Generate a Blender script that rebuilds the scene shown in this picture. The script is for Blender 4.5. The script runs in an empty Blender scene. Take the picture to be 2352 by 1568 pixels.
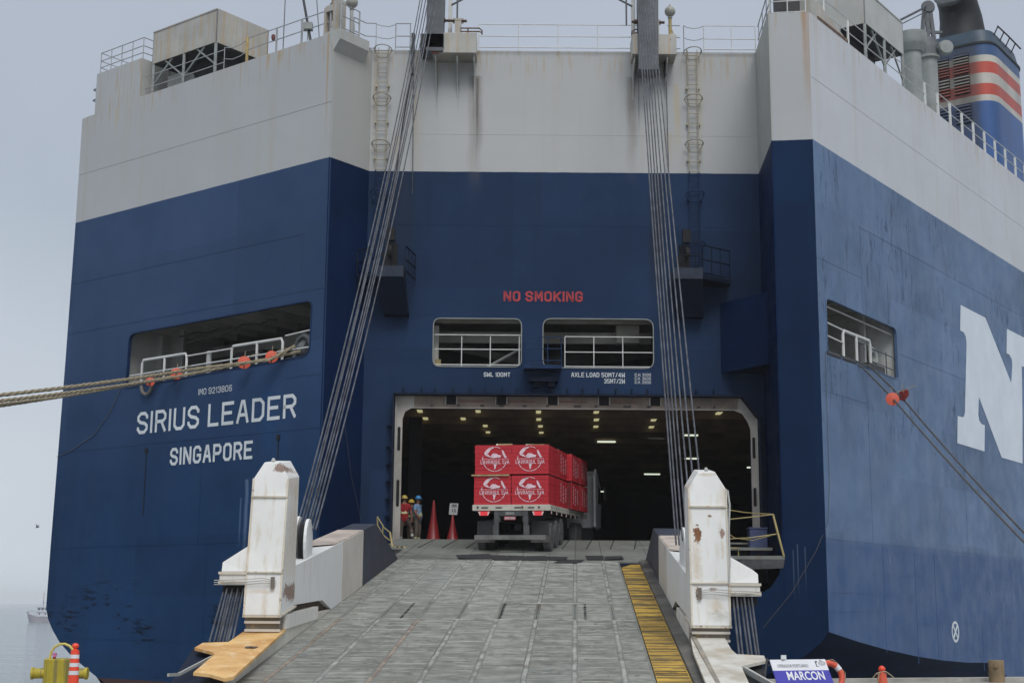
import bpy, bmesh, math, random
from mathutils import Vector, Matrix
from mathutils.geometry import tessellate_polygon

# ------------------------------------------------------------------ camera
SC = bpy.context.scene
COL = SC.collection
FPX, PCX, PCY = 3260.0, 1176.0, 784.0        # focal length and centre of the survey picture, 2352 units wide
PITCH, ROLL, EYE = math.atan(608.0 / 3260.0), 0.0075, 1.65
FW = Vector((0, math.cos(PITCH), math.sin(PITCH)))
_u0 = Vector((0, -math.sin(PITCH), math.cos(PITCH))); _r0 = Vector((1, 0, 0))
RT = _r0 * math.cos(ROLL) + _u0 * math.sin(ROLL)
UP = -_r0 * math.sin(ROLL) + _u0 * math.cos(ROLL)
CAMP = Vector((0, 0, EYE))
cam = bpy.data.objects.new('camera', bpy.data.cameras.new('camera')); COL.objects.link(cam)
cam.data.sensor_width = 36.0
cam.data.lens = FPX / 2352.0 * 36.0
cam.data.clip_start, cam.data.clip_end = 0.1, 12000
m = Matrix((RT, UP, -FW)).transposed().to_4x4(); m.translation = CAMP
cam.matrix_world = m
SC.camera = cam

# ------------------------------------------------------------------ light
SC.view_settings.view_transform = 'Standard'
SC.view_settings.look = 'None'
SC.view_settings.exposure = 0.0
SC.view_settings.gamma = 1.0
SC.view_settings.use_curve_mapping = False
SUN_EL, SUN_AZ = math.radians(50), math.radians(168)     # azimuth clockwise from +Y: behind the camera, a little right
world = bpy.data.worlds.new('World'); SC.world = world; world.use_nodes = True
wn, wl = world.node_tree.nodes, world.node_tree.links
wn.clear()
wo = wn.new('ShaderNodeOutputWorld'); bg = wn.new('ShaderNodeBackground'); bg.inputs[1].default_value = 1.0
sky = wn.new('ShaderNodeTexSky'); sky.sky_type = 'NISHITA'; sky.sun_disc = False
sky.sun_elevation = SUN_EL; sky.sun_rotation = SUN_AZ; sky.dust_density = 6.0; sky.air_density = 1.0
sc_ = wn.new('ShaderNodeVectorMath'); sc_.operation = 'SCALE'; sc_.inputs[3].default_value = 0.05
tc = wn.new('ShaderNodeTexCoord'); sp = wn.new('ShaderNodeSeparateXYZ'); rp = wn.new('ShaderNodeValToRGB')
e = rp.color_ramp.elements
e[0].position = 0.0; e[0].color = (0.70, 0.78, 0.855, 1)
e[1].position = 1.0; e[1].color = (0.92, 0.95, 1.02, 1)
x = e.new(0.10); x.color = (0.65, 0.715, 0.79, 1)
x = e.new(0.26); x.color = (0.475, 0.54, 0.635, 1)
x = e.new(0.42); x.color = (0.48, 0.535, 0.635, 1)
x = e.new(0.70); x.color = (0.76, 0.80, 0.88, 1)
# soft cloud mottling
nz = wn.new('ShaderNodeTexNoise'); nz.inputs['Scale'].default_value = 4.5; nz.inputs['Detail'].default_value = 5
mr = wn.new('ShaderNodeMapRange'); mr.inputs[3].default_value = 0.88; mr.inputs[4].default_value = 1.12
sm = wn.new('ShaderNodeVectorMath'); sm.operation = 'SCALE'
mx = wn.new('ShaderNodeMix'); mx.data_type = 'RGBA'; mx.inputs[0].default_value = 0.9
wl.new(tc.outputs['Generated'], sp.inputs[0]); wl.new(sp.outputs[2], rp.inputs[0])
wl.new(tc.outputs['Generated'], nz.inputs['Vector']); wl.new(nz.outputs[0], mr.inputs[0])
wl.new(rp.outputs[0], sm.inputs[0]); wl.new(mr.outputs[0], sm.inputs[3])
wl.new(sky.outputs[0], sc_.inputs[0]); wl.new(sc_.outputs[0], mx.inputs[6]); wl.new(sm.outputs[0], mx.inputs[7])
wl.new(mx.outputs[2], bg.inputs[0]); wl.new(bg.outputs[0], wo.inputs[0])
sun = bpy.data.objects.new('sun', bpy.data.lights.new('sun', 'SUN')); COL.objects.link(sun)
sun.data.energy = 1.5; sun.data.angle = math.radians(25); sun.data.color = (1.0, 0.975, 0.94)
sd = Vector((math.sin(SUN_AZ) * math.cos(SUN_EL), math.cos(SUN_AZ) * math.cos(SUN_EL), math.sin(SUN_EL)))
sun.rotation_euler = sd.to_track_quat('Z', 'Y').to_euler()
sun.location = (0, 0, 80)

# ------------------------------------------------------------------ geometry helpers
def V(*a): return Vector(a)
def ray(x, y): return FW + RT * ((x - PCX) / FPX) - UP * ((y - PCY) / FPX)
def atY(x, y, Y): d = ray(x, y); return CAMP + d * (Y / d.y)
def atZ(x, y, Z): d = ray(x, y); return CAMP + d * ((Z - EYE) / d.z)
def onpl(x, y, p, n): d = ray(x, y); return CAMP + d * ((p - CAMP).dot(n) / d.dot(n))

class Frame:
    """a wall plane: u along the wall, z up, c out of the wall"""
    def __init__(s, p, d, out):
        s.p = Vector((p[0], p[1], 0)); s.d = Vector((d[0], d[1], 0)).normalized(); s.o = Vector((out[0], out[1], 0)).normalized()
    def __call__(s, u, z, c=0.0): return s.p + s.d * u + s.o * c + Vector((0, 0, z))
    def px(s, x, y, c=0.0):
        q = onpl(x, y, s.p + s.o * c, s.o); return ((q - s.p).dot(s.d), q.z)
C1 = (-6.97, 51.75); E1 = (9.40, 49.42); E2 = (10.86, 49.28); C2 = (-5.65, 53.5); C3 = (9.62, 53.5)
WING = Frame(C1, (-.789, .614), (-.614, -.789))
SIDE = Frame(E2, (.59, .807), (.807, -.59))
MID = Frame((0, 53.5), (1, 0), (0, -1))
PIER = Frame(C1, (E2[0] - C1[0], E2[1] - C1[1]), (E2[1] - C1[1], -(E2[0] - C1[0])))
LREC = Frame(C1, (C2[0] - C1[0], C2[1] - C1[1]), (C2[1] - C1[1], -(C2[0] - C1[0])))
RREC = Frame(E1, (C3[0] - E1[0], C3[1] - E1[1]), (-(C3[1] - E1[1]), C3[0] - E1[0]))
DECKZ = 23.4; BANDZ = 18.38; SEAZ = -2.5

class MB:
    def __init__(s): s.v = []; s.f = []; s.mi = []
    def add(s, vs, fs, mi=0):
        b = len(s.v); s.v += [tuple(q) for q in vs]; s.f += [tuple(b + i for i in f) for f in fs]; s.mi += [mi] * len(fs)
    def hexa(s, p, mi=0):      # 8 corners: bottom 4, top 4
        s.add(p, [(0, 3, 2, 1), (4, 5, 6, 7), (0, 1, 5, 4), (1, 2, 6, 5), (2, 3, 7, 6), (3, 0, 4, 7)], mi)
    def box(s, c, sz, M=None, mi=0):
        hx, hy, hz = sz[0] / 2, sz[1] / 2, sz[2] / 2; c = Vector(c)
        p = [Vector((a, b, d)) for d in (-hz, hz) for a, b in ((-hx, -hy), (hx, -hy), (hx, hy), (-hx, hy))]
        s.hexa([(M @ (q + c)) if M else q + c for q in p], mi)
    def fbox(s, fr, u0, u1, z0, z1, c0, c1, mi=0):   # box in a frame
        s.hexa([fr(u0, z0, c1), fr(u1, z0, c1), fr(u1, z0, c0), fr(u0, z0, c0), fr(u0, z1, c1), fr(u1, z1, c1), fr(u1, z1, c0), fr(u0, z1, c0)], mi)
    def bar(s, a, b, w, h=None, up=None, mi=0):      # rectangular bar between two points
        a, b = Vector(a), Vector(b); h = h or w; d = (b - a).normalized()
        up = Vector(up) if up else Vector((0, 0, 1))
        if abs(d.dot(up)) > .98: up = Vector((0, 1, 0))
        sx = d.cross(up).normalized(); sy = sx.cross(d).normalized()
        p = [q + sx * i * w / 2 + sy * j * h / 2 for q in (a, b) for i, j in ((-1, -1), (1, -1), (1, 1), (-1, 1))]
        s.hexa(p, mi)
    def tube(s, pts, r, n=6, closed=False, caps=True, mi=0):
        pts = [Vector(p) for p in pts]; k = len(pts); rs = r if isinstance(r, (list, tuple)) else [r] * k
        rings = []; prev = None
        for i, p in enumerate(pts):
            if closed: d = pts[(i + 1) % k] - pts[i - 1]
            else: d = pts[min(i + 1, k - 1)] - pts[max(i - 1, 0)]
            d.normalize()
            if prev is None:
                a = Vector((0, 0, 1)) if abs(d.z) < .9 else Vector((0, 1, 0)); sx = d.cross(a).normalized()
            else: sx = (prev - d * prev.dot(d)).normalized()
            prev = sx; sy = d.cross(sx)
            rings.append([p + (sx * math.cos(t) + sy * math.sin(t)) * rs[i] for t in [2 * math.pi * j / n for j in range(n)]])
        vs = [q for ring in rings for q in ring]; fs = []
        for i in range(k if closed else k - 1):
            a, b = i * n, ((i + 1) % k) * n
            for j in range(n): fs.append((a + j, a + (j + 1) % n, b + (j + 1) % n, b + j))
        if caps and not closed: fs.append(tuple(range(n - 1, -1, -1))); fs.append(tuple((k - 1) * n + j for j in range(n)))
        s.add(vs, fs, mi)
    def lathe(s, prof, base, n=16, axis=None, mi=0):  # prof: (r, h) along axis
        base = Vector(base); ax = Vector(axis).normalized() if axis else Vector((0, 0, 1))
        a = Vector((0, 0, 1)) if abs(ax.z) < .9 else Vector((1, 0, 0)); sx = ax.cross(a).normalized(); sy = ax.cross(sx)
        vs = [base + ax * h + (sx * math.cos(2 * math.pi * j / n) + sy * math.sin(2 * math.pi * j / n)) * r for r, h in prof for j in range(n)]
        fs = [(i * n + j, i * n + (j + 1) % n, (i + 1) * n + (j + 1) % n, (i + 1) * n + j) for i in range(len(prof) - 1) for j in range(n)]
        fs.append(tuple(range(n - 1, -1, -1))); fs.append(tuple((len(prof) - 1) * n + j for j in range(n)))
        s.add(vs, fs, mi)
    def prism(s, fr, outline, c0, c1, holes=(), mi=0):   # plate in a frame with holes; outline of (u, z)
        loops = [list(outline)] + [list(h) for h in holes]
        flat = [q for l in loops for q in l]
        tris = tessellate_polygon([[Vector((a, b, 0)) for a, b in l] for l in loops])
        n = len(flat); vs = [fr(a, b, c1) for a, b in flat] + [fr(a, b, c0) for a, b in flat]
        fs = [tuple(t) for t in tris] + [tuple(i + n for i in reversed(t)) for t in tris]
        b = 0
        for l in loops:
            k = len(l)
            for i in range(k): fs.append((b + i, b + (i + 1) % k, n + b + (i + 1) % k, n + b + i))
            b += k
        s.add(vs, fs, mi)
    def build(s, name, mat, parent=None, smooth=False, bevel=0, keep=False):
        me = bpy.data.meshes.new(name); me.from_pydata(s.v, [], s.f)
        bm = bmesh.new(); bm.from_mesh(me)
        for f, i in zip(bm.faces, s.mi): f.material_index = i
        bmesh.ops.recalc_face_normals(bm, faces=bm.faces)
        bm.to_mesh(me); bm.free()
        for mt in (mat if isinstance(mat, (list, tuple)) else [mat]): me.materials.append(mt)
        if smooth:
            me.polygons.foreach_set('use_smooth', [True] * len(me.polygons)); me.set_sharp_from_angle(angle=math.radians(38))
        o = bpy.data.objects.new(name, me); COL.objects.link(o)
        if parent: o.parent = parent
        if bevel:
            bv = o.modifiers.new('bevel', 'BEVEL'); bv.width = bevel; bv.segments = 2; bv.limit_method = 'ANGLE'
        return o
def frame3(fn): return fn
def tag(o, label=None, cat=None, group=None, kind=None):
    if label: o['label'] = label
    if cat: o['category'] = cat
    if group: o['group'] = group
    if kind: o['kind'] = kind
    return o
def empty(name, loc=(0, 0, 0), rot=None):
    o = bpy.data.objects.new(name, None); COL.objects.link(o); o.location = loc; o.empty_display_size = .3
    if rot: o.rotation_euler = rot
    return o
def keep(o, root):     # parent o to root, staying where it is in the world
    o.parent = root; o.matrix_parent_inverse = (Matrix.Translation(root.location) @ root.rotation_euler.to_matrix().to_4x4()).inverted(); return o
def roundpoly(pts, r, n=5):
    out = []; k = len(pts)
    for i in range(k):
        p0, p, p1 = Vector(pts[i - 1]), Vector(pts[i]), Vector(pts[(i + 1) % k])
        rr = r[i] if isinstance(r, (list, tuple)) else r
        if rr <= 0: out.append(tuple(p)); continue
        a = p + (p0 - p).normalized() * rr; b = p + (p1 - p).normalized() * rr
        for j in range(n + 1):
            t = j / n; q = a * (1 - t) ** 2 + p * 2 * t * (1 - t) + b * t ** 2; out.append((q.x, q.y))
    return out
def rrect(x0, z0, x1, z1, r, n=5): return roundpoly([(x0, z0), (x1, z0), (x1, z1), (x0, z1)], r, n)
_tc = {}
def text_mb(mb, s, fr, u0, z0, width, height, c=.012, bold=.0, mi=0, thick=.006):
    """lettering cut as flat glyphs, fitted to width x height, on a frame"""
    key = (s, bold)
    if key not in _tc:
        cu = bpy.data.curves.new('t', 'FONT'); cu.body = s; cu.offset = bold; cu.resolution_u = 3
        ob = bpy.data.objects.new('t', cu); COL.objects.link(ob)
        bpy.context.view_layer.update(); dg = bpy.context.evaluated_depsgraph_get()
        me = bpy.data.meshes.new_from_object(ob.evaluated_get(dg))
        _tc[key] = ([tuple(v.co) for v in me.vertices], [tuple(p.vertices) for p in me.polygons])
        bpy.data.objects.remove(ob); bpy.data.curves.remove(cu); bpy.data.meshes.remove(me)
    vs, fs = _tc[key]
    x0 = min(v[0] for v in vs); x1 = max(v[0] for v in vs); y0 = min(v[1] for v in vs); y1 = max(v[1] for v in vs)
    sx, sy = width / (x1 - x0), height / (y1 - y0)
    mb.add([fr(u0 + (v[0] - x0) * sx, z0 + (v[1] - y0) * sy, c) for v in vs], fs, mi)

# painted block capitals: strokes on a 4 x 6 grid with clipped corners
_O = [(0, 1), (0, 5), (1, 6), (3, 6), (4, 5), (4, 1), (3, 0), (1, 0), (0, 1)]
GLY = {'A': [[(0, 0), (1.6, 6), (2.4, 6), (4, 0)], [(.7, 2), (3.3, 2)]], 'B': [[(0, 0), (0, 6), (3, 6), (4, 5), (4, 4), (3, 3.1), (4, 2.2), (4, 1), (3, 0), (0, 0)], [(0, 3.1), (3, 3.1)]],
    'C': [[(4, 4.6), (4, 5), (3, 6), (1, 6), (0, 5), (0, 1), (1, 0), (3, 0), (4, 1), (4, 1.4)]], 'D': [[(0, 0), (0, 6), (2.8, 6), (4, 4.8), (4, 1.2), (2.8, 0), (0, 0)]], 'E': [[(4, 6), (0, 6), (0, 0), (4, 0)], [(0, 3.1), (3.3, 3.1)]],
    'G': [[(4, 4.7), (4, 5), (3, 6), (1, 6), (0, 5), (0, 1), (1, 0), (3, 0), (4, 1), (4, 2.7), (2.4, 2.7)]], 'H': [[(0, 0), (0, 6)], [(4, 0), (4, 6)], [(0, 3), (4, 3)]], 'I': [[(0, 0), (0, 6)]],
    'K': [[(0, 0), (0, 6)], [(4, 6), (.4, 2.6)], [(1.4, 3.4), (4, 0)]], 'L': [[(0, 6), (0, 0), (3.6, 0)]], 'M': [[(0, 0), (0, 6), (.5, 6), (2.2, 1.8), (3.9, 6), (4.4, 6), (4.4, 0)]], 'N': [[(0, 0), (0, 6), (.3, 6), (3.7, 0), (4, 0), (4, 6)]],
    'O': [_O], 'P': [[(0, 0), (0, 6), (3, 6), (4, 5), (4, 3.6), (3, 2.7), (0, 2.7)]], 'R': [[(0, 0), (0, 6), (3, 6), (4, 5), (4, 3.8), (3, 2.9), (0, 2.9)], [(2.3, 2.9), (4, 0)]],
    'S': [[(4, 4.7), (4, 5), (3, 6), (1, 6), (0, 5), (0, 4), (1, 3.2), (3, 2.8), (4, 2), (4, 1), (3, 0), (1, 0), (0, 1), (0, 1.3)]], 'T': [[(0, 6), (4, 6)], [(2, 6), (2, 0)]], 'U': [[(0, 6), (0, 1), (1, 0), (3, 0), (4, 1), (4, 6)]],
    'V': [[(0, 6), (1.7, 0), (2.3, 0), (4, 6)]], 'W': [[(0, 6), (0, 0), (.5, 0), (2.2, 4), (3.9, 0), (4.4, 0), (4.4, 6)]], 'X': [[(0, 0), (4, 6)], [(0, 6), (4, 0)]], '/': [[(0, 0), (2.6, 6)]], '.': [[(0, 0), (.1, 0)]],
    '0': [_O], '1': [[(.2, 4.8), (1.2, 6), (1.2, 0)]], '2': [[(0, 4.8), (0, 5), (1, 6), (3, 6), (4, 5), (4, 3.9), (0, .4), (0, 0), (4, 0)]], '3': [[(0, 5), (1, 6), (3, 6), (4, 5), (4, 4), (3, 3.1), (1.6, 3.1)], [(3, 3.1), (4, 2.2), (4, 1), (3, 0), (1, 0), (0, 1)]],
    '4': [[(3, 0), (3, 6), (2.7, 6), (0, 1.6), (4, 1.6)]], '5': [[(4, 6), (.3, 6), (.1, 3.4), (3, 3.5), (4, 2.6), (4, 1), (3, 0), (1, 0), (0, .9)]], '6': [[(4, 5), (3, 6), (1, 6), (0, 5), (0, 1), (1, 0), (3, 0), (4, 1), (4, 2.4), (3, 3.3), (0, 3.3)]],
    '8': [[(1, 3.1), (0, 4), (0, 5), (1, 6), (3, 6), (4, 5), (4, 4), (3, 3.1), (1, 3.1), (0, 2.2), (0, 1), (1, 0), (3, 0), (4, 1), (4, 2.2), (3, 3.1)]], '9': [[(0, 1), (1, 0), (3, 0), (4, 1), (4, 5), (3, 6), (1, 6), (0, 5), (0, 3.6), (1, 2.7), (4, 2.7)]]}
def block_text(mb, s, fr, u0, z0, width, height, c=.012, w=.95, gap=1.15, space=2.6, mi=0):
    """w: stroke width in grid units; strokes are mitred polylines"""
    pen = 0.0; lines = []
    for ch in s:
        if ch == ' ': pen += space; continue
        g = GLY[ch]; gw = max(p[0] for st in g for p in st)
        for st in g: lines.append([(pen + p[0], p[1]) for p in st])
        pen += gw + w + gap
    tot = pen - gap; sx = width / tot; sz = height / (6 + w); hw = w * (sx * .6 + sz * .4) / 2
    for i, st in enumerate(lines):
        P = [Vector(((x + w / 2) * sx, z * (height - 2 * hw) / 6 + hw)) for x, z in st]; k = len(P); closed = (P[0] - P[-1]).length < 1e-6
        if closed: P = P[:-1]; k -= 1
        L = []; Rr = []
        for j in range(k):
            d0 = (P[j] - P[j - 1]).normalized() if (j or closed) else None; d1 = (P[(j + 1) % k] - P[j]).normalized() if (j < k - 1 or closed) else None
            if d0 is None: n = Vector((-d1.y, d1.x)); p = P[j] - d1 * (hw if k > 2 or True else 0) * (0 if ch == '/' else .9); o = n * hw
            elif d1 is None: n = Vector((-d0.y, d0.x)); p = P[j] + d0 * hw * .9; o = n * hw
            else:
                n0, n1 = Vector((-d0.y, d0.x)), Vector((-d1.y, d1.x)); m_ = (n0 + n1); m_ = m_.normalized() if m_.length > 1e-4 else n0; p = P[j]; o = m_ * min(hw / max(.35, m_.dot(n0)), hw * 1.9)
            L.append(p + o); Rr.append(p - o)
        cc = c + .0006 * (i % 4); vs = [fr(u0 + q.x, z0 + q.y, cc) for q in L + Rr]
        fs = [(j, (j + 1) % k, k + (j + 1) % k, k + j) for j in range(k if closed else k - 1)]
        mb.add(vs, fs, mi)

# ------------------------------------------------------------------ materials
class NT:
    def __init__(s, name):
        s.m = bpy.data.materials.new(name); s.m.use_nodes = True; s.t = s.m.node_tree
        s.b = s.t.nodes['Principled BSDF']; s.co = s.n('ShaderNodeTexCoord').outputs['Object']
        s.xyz = None
    def n(s, t, **k):
        q = s.t.nodes.new(t)
        for a, b in k.items(): setattr(q, a, b)
        return q
    def link(s, a, b): s.t.links.new(a, b)
    def put(s, sock, v):
        if isinstance(v, bpy.types.NodeSocket): s.link(v, sock)
        else: sock.default_value = v
    def math(s, op, a, b=0.0, c=None, clamp=False):
        q = s.n('ShaderNodeMath', operation=op, use_clamp=clamp); s.put(q.inputs[0], a); s.put(q.inputs[1], b)
        if c is not None: s.put(q.inputs[2], c)
        return q.outputs[0]
    def axis(s, i):
        if s.xyz is None: s.xyz = s.n('ShaderNodeSeparateXYZ'); s.link(s.co, s.xyz.inputs[0])
        return s.xyz.outputs[i]
    def noise(s, scale, detail=4, rough=.55, vec=(1, 1, 1), dist=0.0):
        mp = s.n('ShaderNodeMapping'); s.link(s.co, mp.inputs[0]); mp.inputs['Scale'].default_value = vec
        q = s.n('ShaderNodeTexNoise'); s.link(mp.outputs[0], q.inputs['Vector']); q.inputs['Scale'].default_value = scale
        q.inputs['Detail'].default_value = detail; q.inputs['Roughness'].default_value = rough; q.inputs['Distortion'].default_value = dist
        return q.outputs[0]
    def ramp(s, v, a, b, lo=0.0, hi=1.0):
        q = s.n('ShaderNodeMapRange', interpolation_type='SMOOTHSTEP'); s.put(q.inputs[0], v)
        q.inputs[1].default_value = a; q.inputs[2].default_value = b; q.inputs[3].default_value = lo; q.inputs[4].default_value = hi
        return q.outputs[0]
    def mix(s, f, a, b, mode='MIX'):
        q = s.n('ShaderNodeMix', data_type='RGBA', blend_type=mode)
        s.put(q.inputs[0], f)
        for i, v in ((6, a), (7, b)):
            if isinstance(v, bpy.types.NodeSocket): s.link(v, q.inputs[i])
            else: q.inputs[i].default_value = (*v[:3], 1)
        return q.outputs[2]
    def bump(s, h, strength=.3, dist=.02):
        q = s.n('ShaderNodeBump'); q.inputs['Strength'].default_value = strength; q.inputs['Distance'].default_value = dist
        s.link(h, q.inputs['Height']); s.link(q.outputs[0], s.b.inputs['Normal'])
    def done(s, col, rough=.6, metal=0.0, spec=.5):
        if isinstance(col, bpy.types.NodeSocket): s.link(col, s.b.inputs['Base Color'])
        else: s.b.inputs['Base Color'].default_value = (*col[:3], 1)
        s.put(s.b.inputs['Roughness'], rough); s.b.inputs['Metallic'].default_value = metal
        s.b.inputs['Specular IOR Level'].default_value = spec
        return s.m
def plain(name, col, rough=.6, var=.12, scale=3.0, metal=0.0, spec=.5, bump=0.0):
    t = NT(name); n = t.noise(scale, 5)
    f = t.ramp(n, .3, .7)
    c = t.mix(f, [q * (1 - var) for q in col], [min(1, q * (1 + var)) for q in col])
    if bump: t.bump(n, bump, .02)
    return t.done(c, rough, metal, spec)
def rusty(name, col, amount=.5, rust=(.20, .085, .03), rough=.55, streak=True, scale=1.0, dirt=.25, spec=.4, run=1.0, runc=(.45, .30, .14)):
    """painted steel with rust spots, runs and grime"""
    t = NT(name)
    big = t.noise(.9 * scale, 6, .6); fine = t.noise(9 * scale, 6, .65)
    runn = t.noise(2.6 * scale, 4, .6, vec=(3.0, 3.0, .16 if run > 1 else .28))
    c = t.mix(t.ramp(big, .35, .7), [q * (1 - dirt) for q in col], col)
    c = t.mix(t.math('MULTIPLY', t.ramp(runn, .52 if run <= 1 else .49, .72 if run <= 1 else .60), .55 * amount * run if streak else 0.0), c, runc)
    sp2 = t.noise(5.5 * scale, 7, .72); lo = .72 - .085 * amount
    spots = t.ramp(t.math('ADD', t.math('MULTIPLY', big, .30), t.math('MULTIPLY', sp2, .70)), lo - .03, lo + .01)
    c = t.mix(spots, c, t.mix(fine, rust, [q * .35 for q in rust]))
    t.bump(fine, .12, .01)
    return t.done(c, rough, 0.0, spec)
def emitter(name, col, s):
    t = NT(name); t.b.inputs['Emission Color'].default_value = (*col, 1); t.b.inputs['Emission Strength'].default_value = s
    return t.done((.6, .6, .5), .5)

# streaks on the hull: (axis coordinate, top z, bottom z, half width, colour, strength)
def hull_material(name, streaks=(), axis=0, white=(.45, .465, .475), blue=(.012, .036, .105), scuffs=0.0, spec=.06, rough=.5, fade=0.0, upper_blue=None, plates=(1.0, 0.0), pale=0.0, lowscuff=0.0):
    t = NT(name); z = t.axis(2)
    wob = t.noise(1.5, 3)
    zz = t.math('ADD', z, t.math('MULTIPLY', t.math('SUBTRACT', wob, .5), .03))
    isw = t.math('GREATER_THAN', zz, BANDZ)
    big = t.noise(.22, 5, .6); mid = t.noise(1.1, 6, .6); fine = t.noise(7, 5, .6)
    vert = t.noise(1.0, 5, .62, vec=(1.6, 1.6, .07)); vfine = t.noise(4.5, 4, .6, vec=(2, 2, .12))
    w = t.mix(t.ramp(big, .3, .75), [q * .93 for q in white], white)
    w = t.mix(t.ramp(vert, .5, .75, 0, .35), w, (.42, .39, .30))
    w = t.mix(t.ramp(vfine, .62, .82, 0, .22), w, (.36, .32, .26))
    # rust weeping from the top edge
    topf = t.ramp(z, DECKZ - 1.6, DECKZ - .05)
    w = t.mix(t.math('MULTIPLY', topf, t.ramp(vfine, .50, .68, 0, .6)), w, (.42, .30, .16))
    b = t.mix(t.ramp(big, .3, .7), [q * .84 for q in blue], [q * 1.14 for q in blue])
    b = t.mix(t.ramp(vert, .45, .75, 0, .14), b, [q * 1.4 + .004 for q in blue])
    b = t.mix(t.ramp(mid, .58, .75, 0, .22), b, [blue[0] * .9, blue[1] * .75, blue[2] * .55])
    if upper_blue: b = t.mix(t.math('MULTIPLY', t.ramp(z, 4, 15), t.ramp(t.noise(.35, 4), .15, .6, .65, 1.0)), b, t.mix(t.ramp(big, .3, .7), [q * .92 for q in upper_blue], [q * 1.06 for q in upper_blue]))  # blue blends towards a second colour with height
    along = t.math('ADD', t.math('MULTIPLY', t.axis(0), plates[0]), t.math('MULTIPLY', t.axis(1), plates[1]))
    cell = t.n('ShaderNodeCombineXYZ'); t.link(t.math('FLOOR', t.math('DIVIDE', along, 5.3)), cell.inputs[0]); t.link(t.math('FLOOR', t.math('DIVIDE', t.math('ADD', z, .4), 2.35)), cell.inputs[1])
    wn_ = t.n('ShaderNodeTexWhiteNoise'); t.link(cell.outputs[0], wn_.inputs[0])
    tone = t.ramp(wn_.outputs[0], 0, 1, .90, 1.08)
    tv = t.n('ShaderNodeVectorMath', operation='SCALE'); t.link(b, tv.inputs[0]); t.link(tone, tv.inputs[3]); b = tv.outputs[0]
    if pale:
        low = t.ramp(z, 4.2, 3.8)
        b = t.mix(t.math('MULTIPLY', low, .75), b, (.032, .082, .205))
        pr = t.noise(5.5, 5, .7, vec=(2.2, 2.2, .12))
        zone = t.math('MULTIPLY', t.ramp(z, 6.5, 3.6), t.ramp(z, .6, 1.6))
        patch = t.ramp(t.noise(.7, 3), .46, .60)
        b = t.mix(t.math('MULTIPLY', t.math('MULTIPLY', t.ramp(pr, .63, .71), zone), t.math('MULTIPLY', patch, pale)), b, (.42, .50, .58))
    if scuffs:
        sv = t.noise(1.9, 8, .8, vec=(1.7, 1.7, .40), dist=.5); zone = t.math('MULTIPLY', t.ramp(t.noise(.30, 2), .40, .56), t.ramp(z, 6, 10))
        b = t.mix(t.math('MULTIPLY', t.math('MULTIPLY', t.ramp(sv, .525, .60), zone), scuffs), b, (.030, .062, .125))
    if lowscuff:
        sh = t.noise(2.0, 7, .72, vec=(.55, .55, 3.4), dist=.4); zone = t.math('MULTIPLY', t.ramp(t.noise(.28, 2), .44, .56), t.ramp(z, 3.2, 1.6))
        b = t.mix(t.math('MULTIPLY', t.math('MULTIPLY', t.ramp(sh, .52, .60), zone), lowscuff), b, (.004, .008, .018))
    b = t.mix(t.math('LESS_THAN', zz, -1.32), b, (.075, .045, .045))
    c = t.mix(isw, b, w)
    for (x0, zt, zb, hw, colr, st) in streaks:
        wv = t.math('MULTIPLY', t.math('SUBTRACT', t.noise(.9, 3, vec=(.01, .01, 1)), .5), hw * .9)
        d = t.math('ABSOLUTE', t.math('SUBTRACT', t.math('ADD', t.axis(axis), wv), x0))
        f = t.math('MULTIPLY', t.ramp(d, hw, hw * .15), t.math('MULTIPLY', t.ramp(z, zb, zb + (zt - zb) * .75), t.ramp(z, zt + .08, zt)))
        f = t.math('MULTIPLY', f, t.ramp(vfine, .25, .65, .55, 1.0))
        c = t.mix(t.math('MULTIPLY', f, st), c, colr)
    rr = t.ramp(mid, .3, .7, rough - .07, rough + .12)
    buck = t.math('MULTIPLY', t.math('ABSOLUTE', t.math('SINE', t.math('MULTIPLY', along, 3.93))), t.noise(.4, 2))
    t.bump(t.math('ADD', t.math('ADD', t.math('MULTIPLY', t.noise(.55, 2), 1.8), t.math('MULTIPLY', buck, .5)), t.math('MULTIPLY', fine, .12)), .28, .05)
    return t.done(c, rr, 0.0, spec)
# ------------------------------------------------------------------ shared materials
R = random.Random(7)
GRIME = (.20, .185, .165)
M_MID = hull_material('hull_paint_recess', streaks=[  # one hull paint; its wall copies carry light and shade in their colours
    (-1.52, 22.3, 17.0, .38, (.20, .18, .16), .75), (-1.45, 22.2, 18.6, .07, (.13, .11, .10), .8), (-3.05, 22.3, 20.3, .08, GRIME, .5), (-2.2, 22.0, 20.6, .07, GRIME, .35),
    (4.65, 22.3, 17.6, .30, (.21, .18, .15), .7), (4.95, 22.2, 19.6, .05, (.11, .09, .08), .7), (5.6, 21.8, 19.0, .06, GRIME, .4),
    (-4.6, 19.8, 18.38, .35, (.45, .36, .24), .5), (-3.9, 21.5, 18.5, .14, (.40, .30, .20), .45), (6.45, 22.0, 18.4, .18, (.50, .42, .27), .6), (6.1, 20.0, 18.4, .25, (.50, .42, .30), .5),
    (-5.5, 23.3, 18.4, .10, (.45, .34, .20), .5), (5.6, 18.3, 12.0, .45, (.030, .032, .040), .75), (1.0, 18.3, 13.5, .2, (.02, .03, .06), .4), (7.3, 23.2, 18.4, .3, (.52, .47, .36), .4), (-4.3, 18.3, 12.0, .7, (.030, .04, .06), .5)],
    axis=0, blue=(.017, .038, .088), white=(.475, .485, .485), rough=.55)
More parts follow.
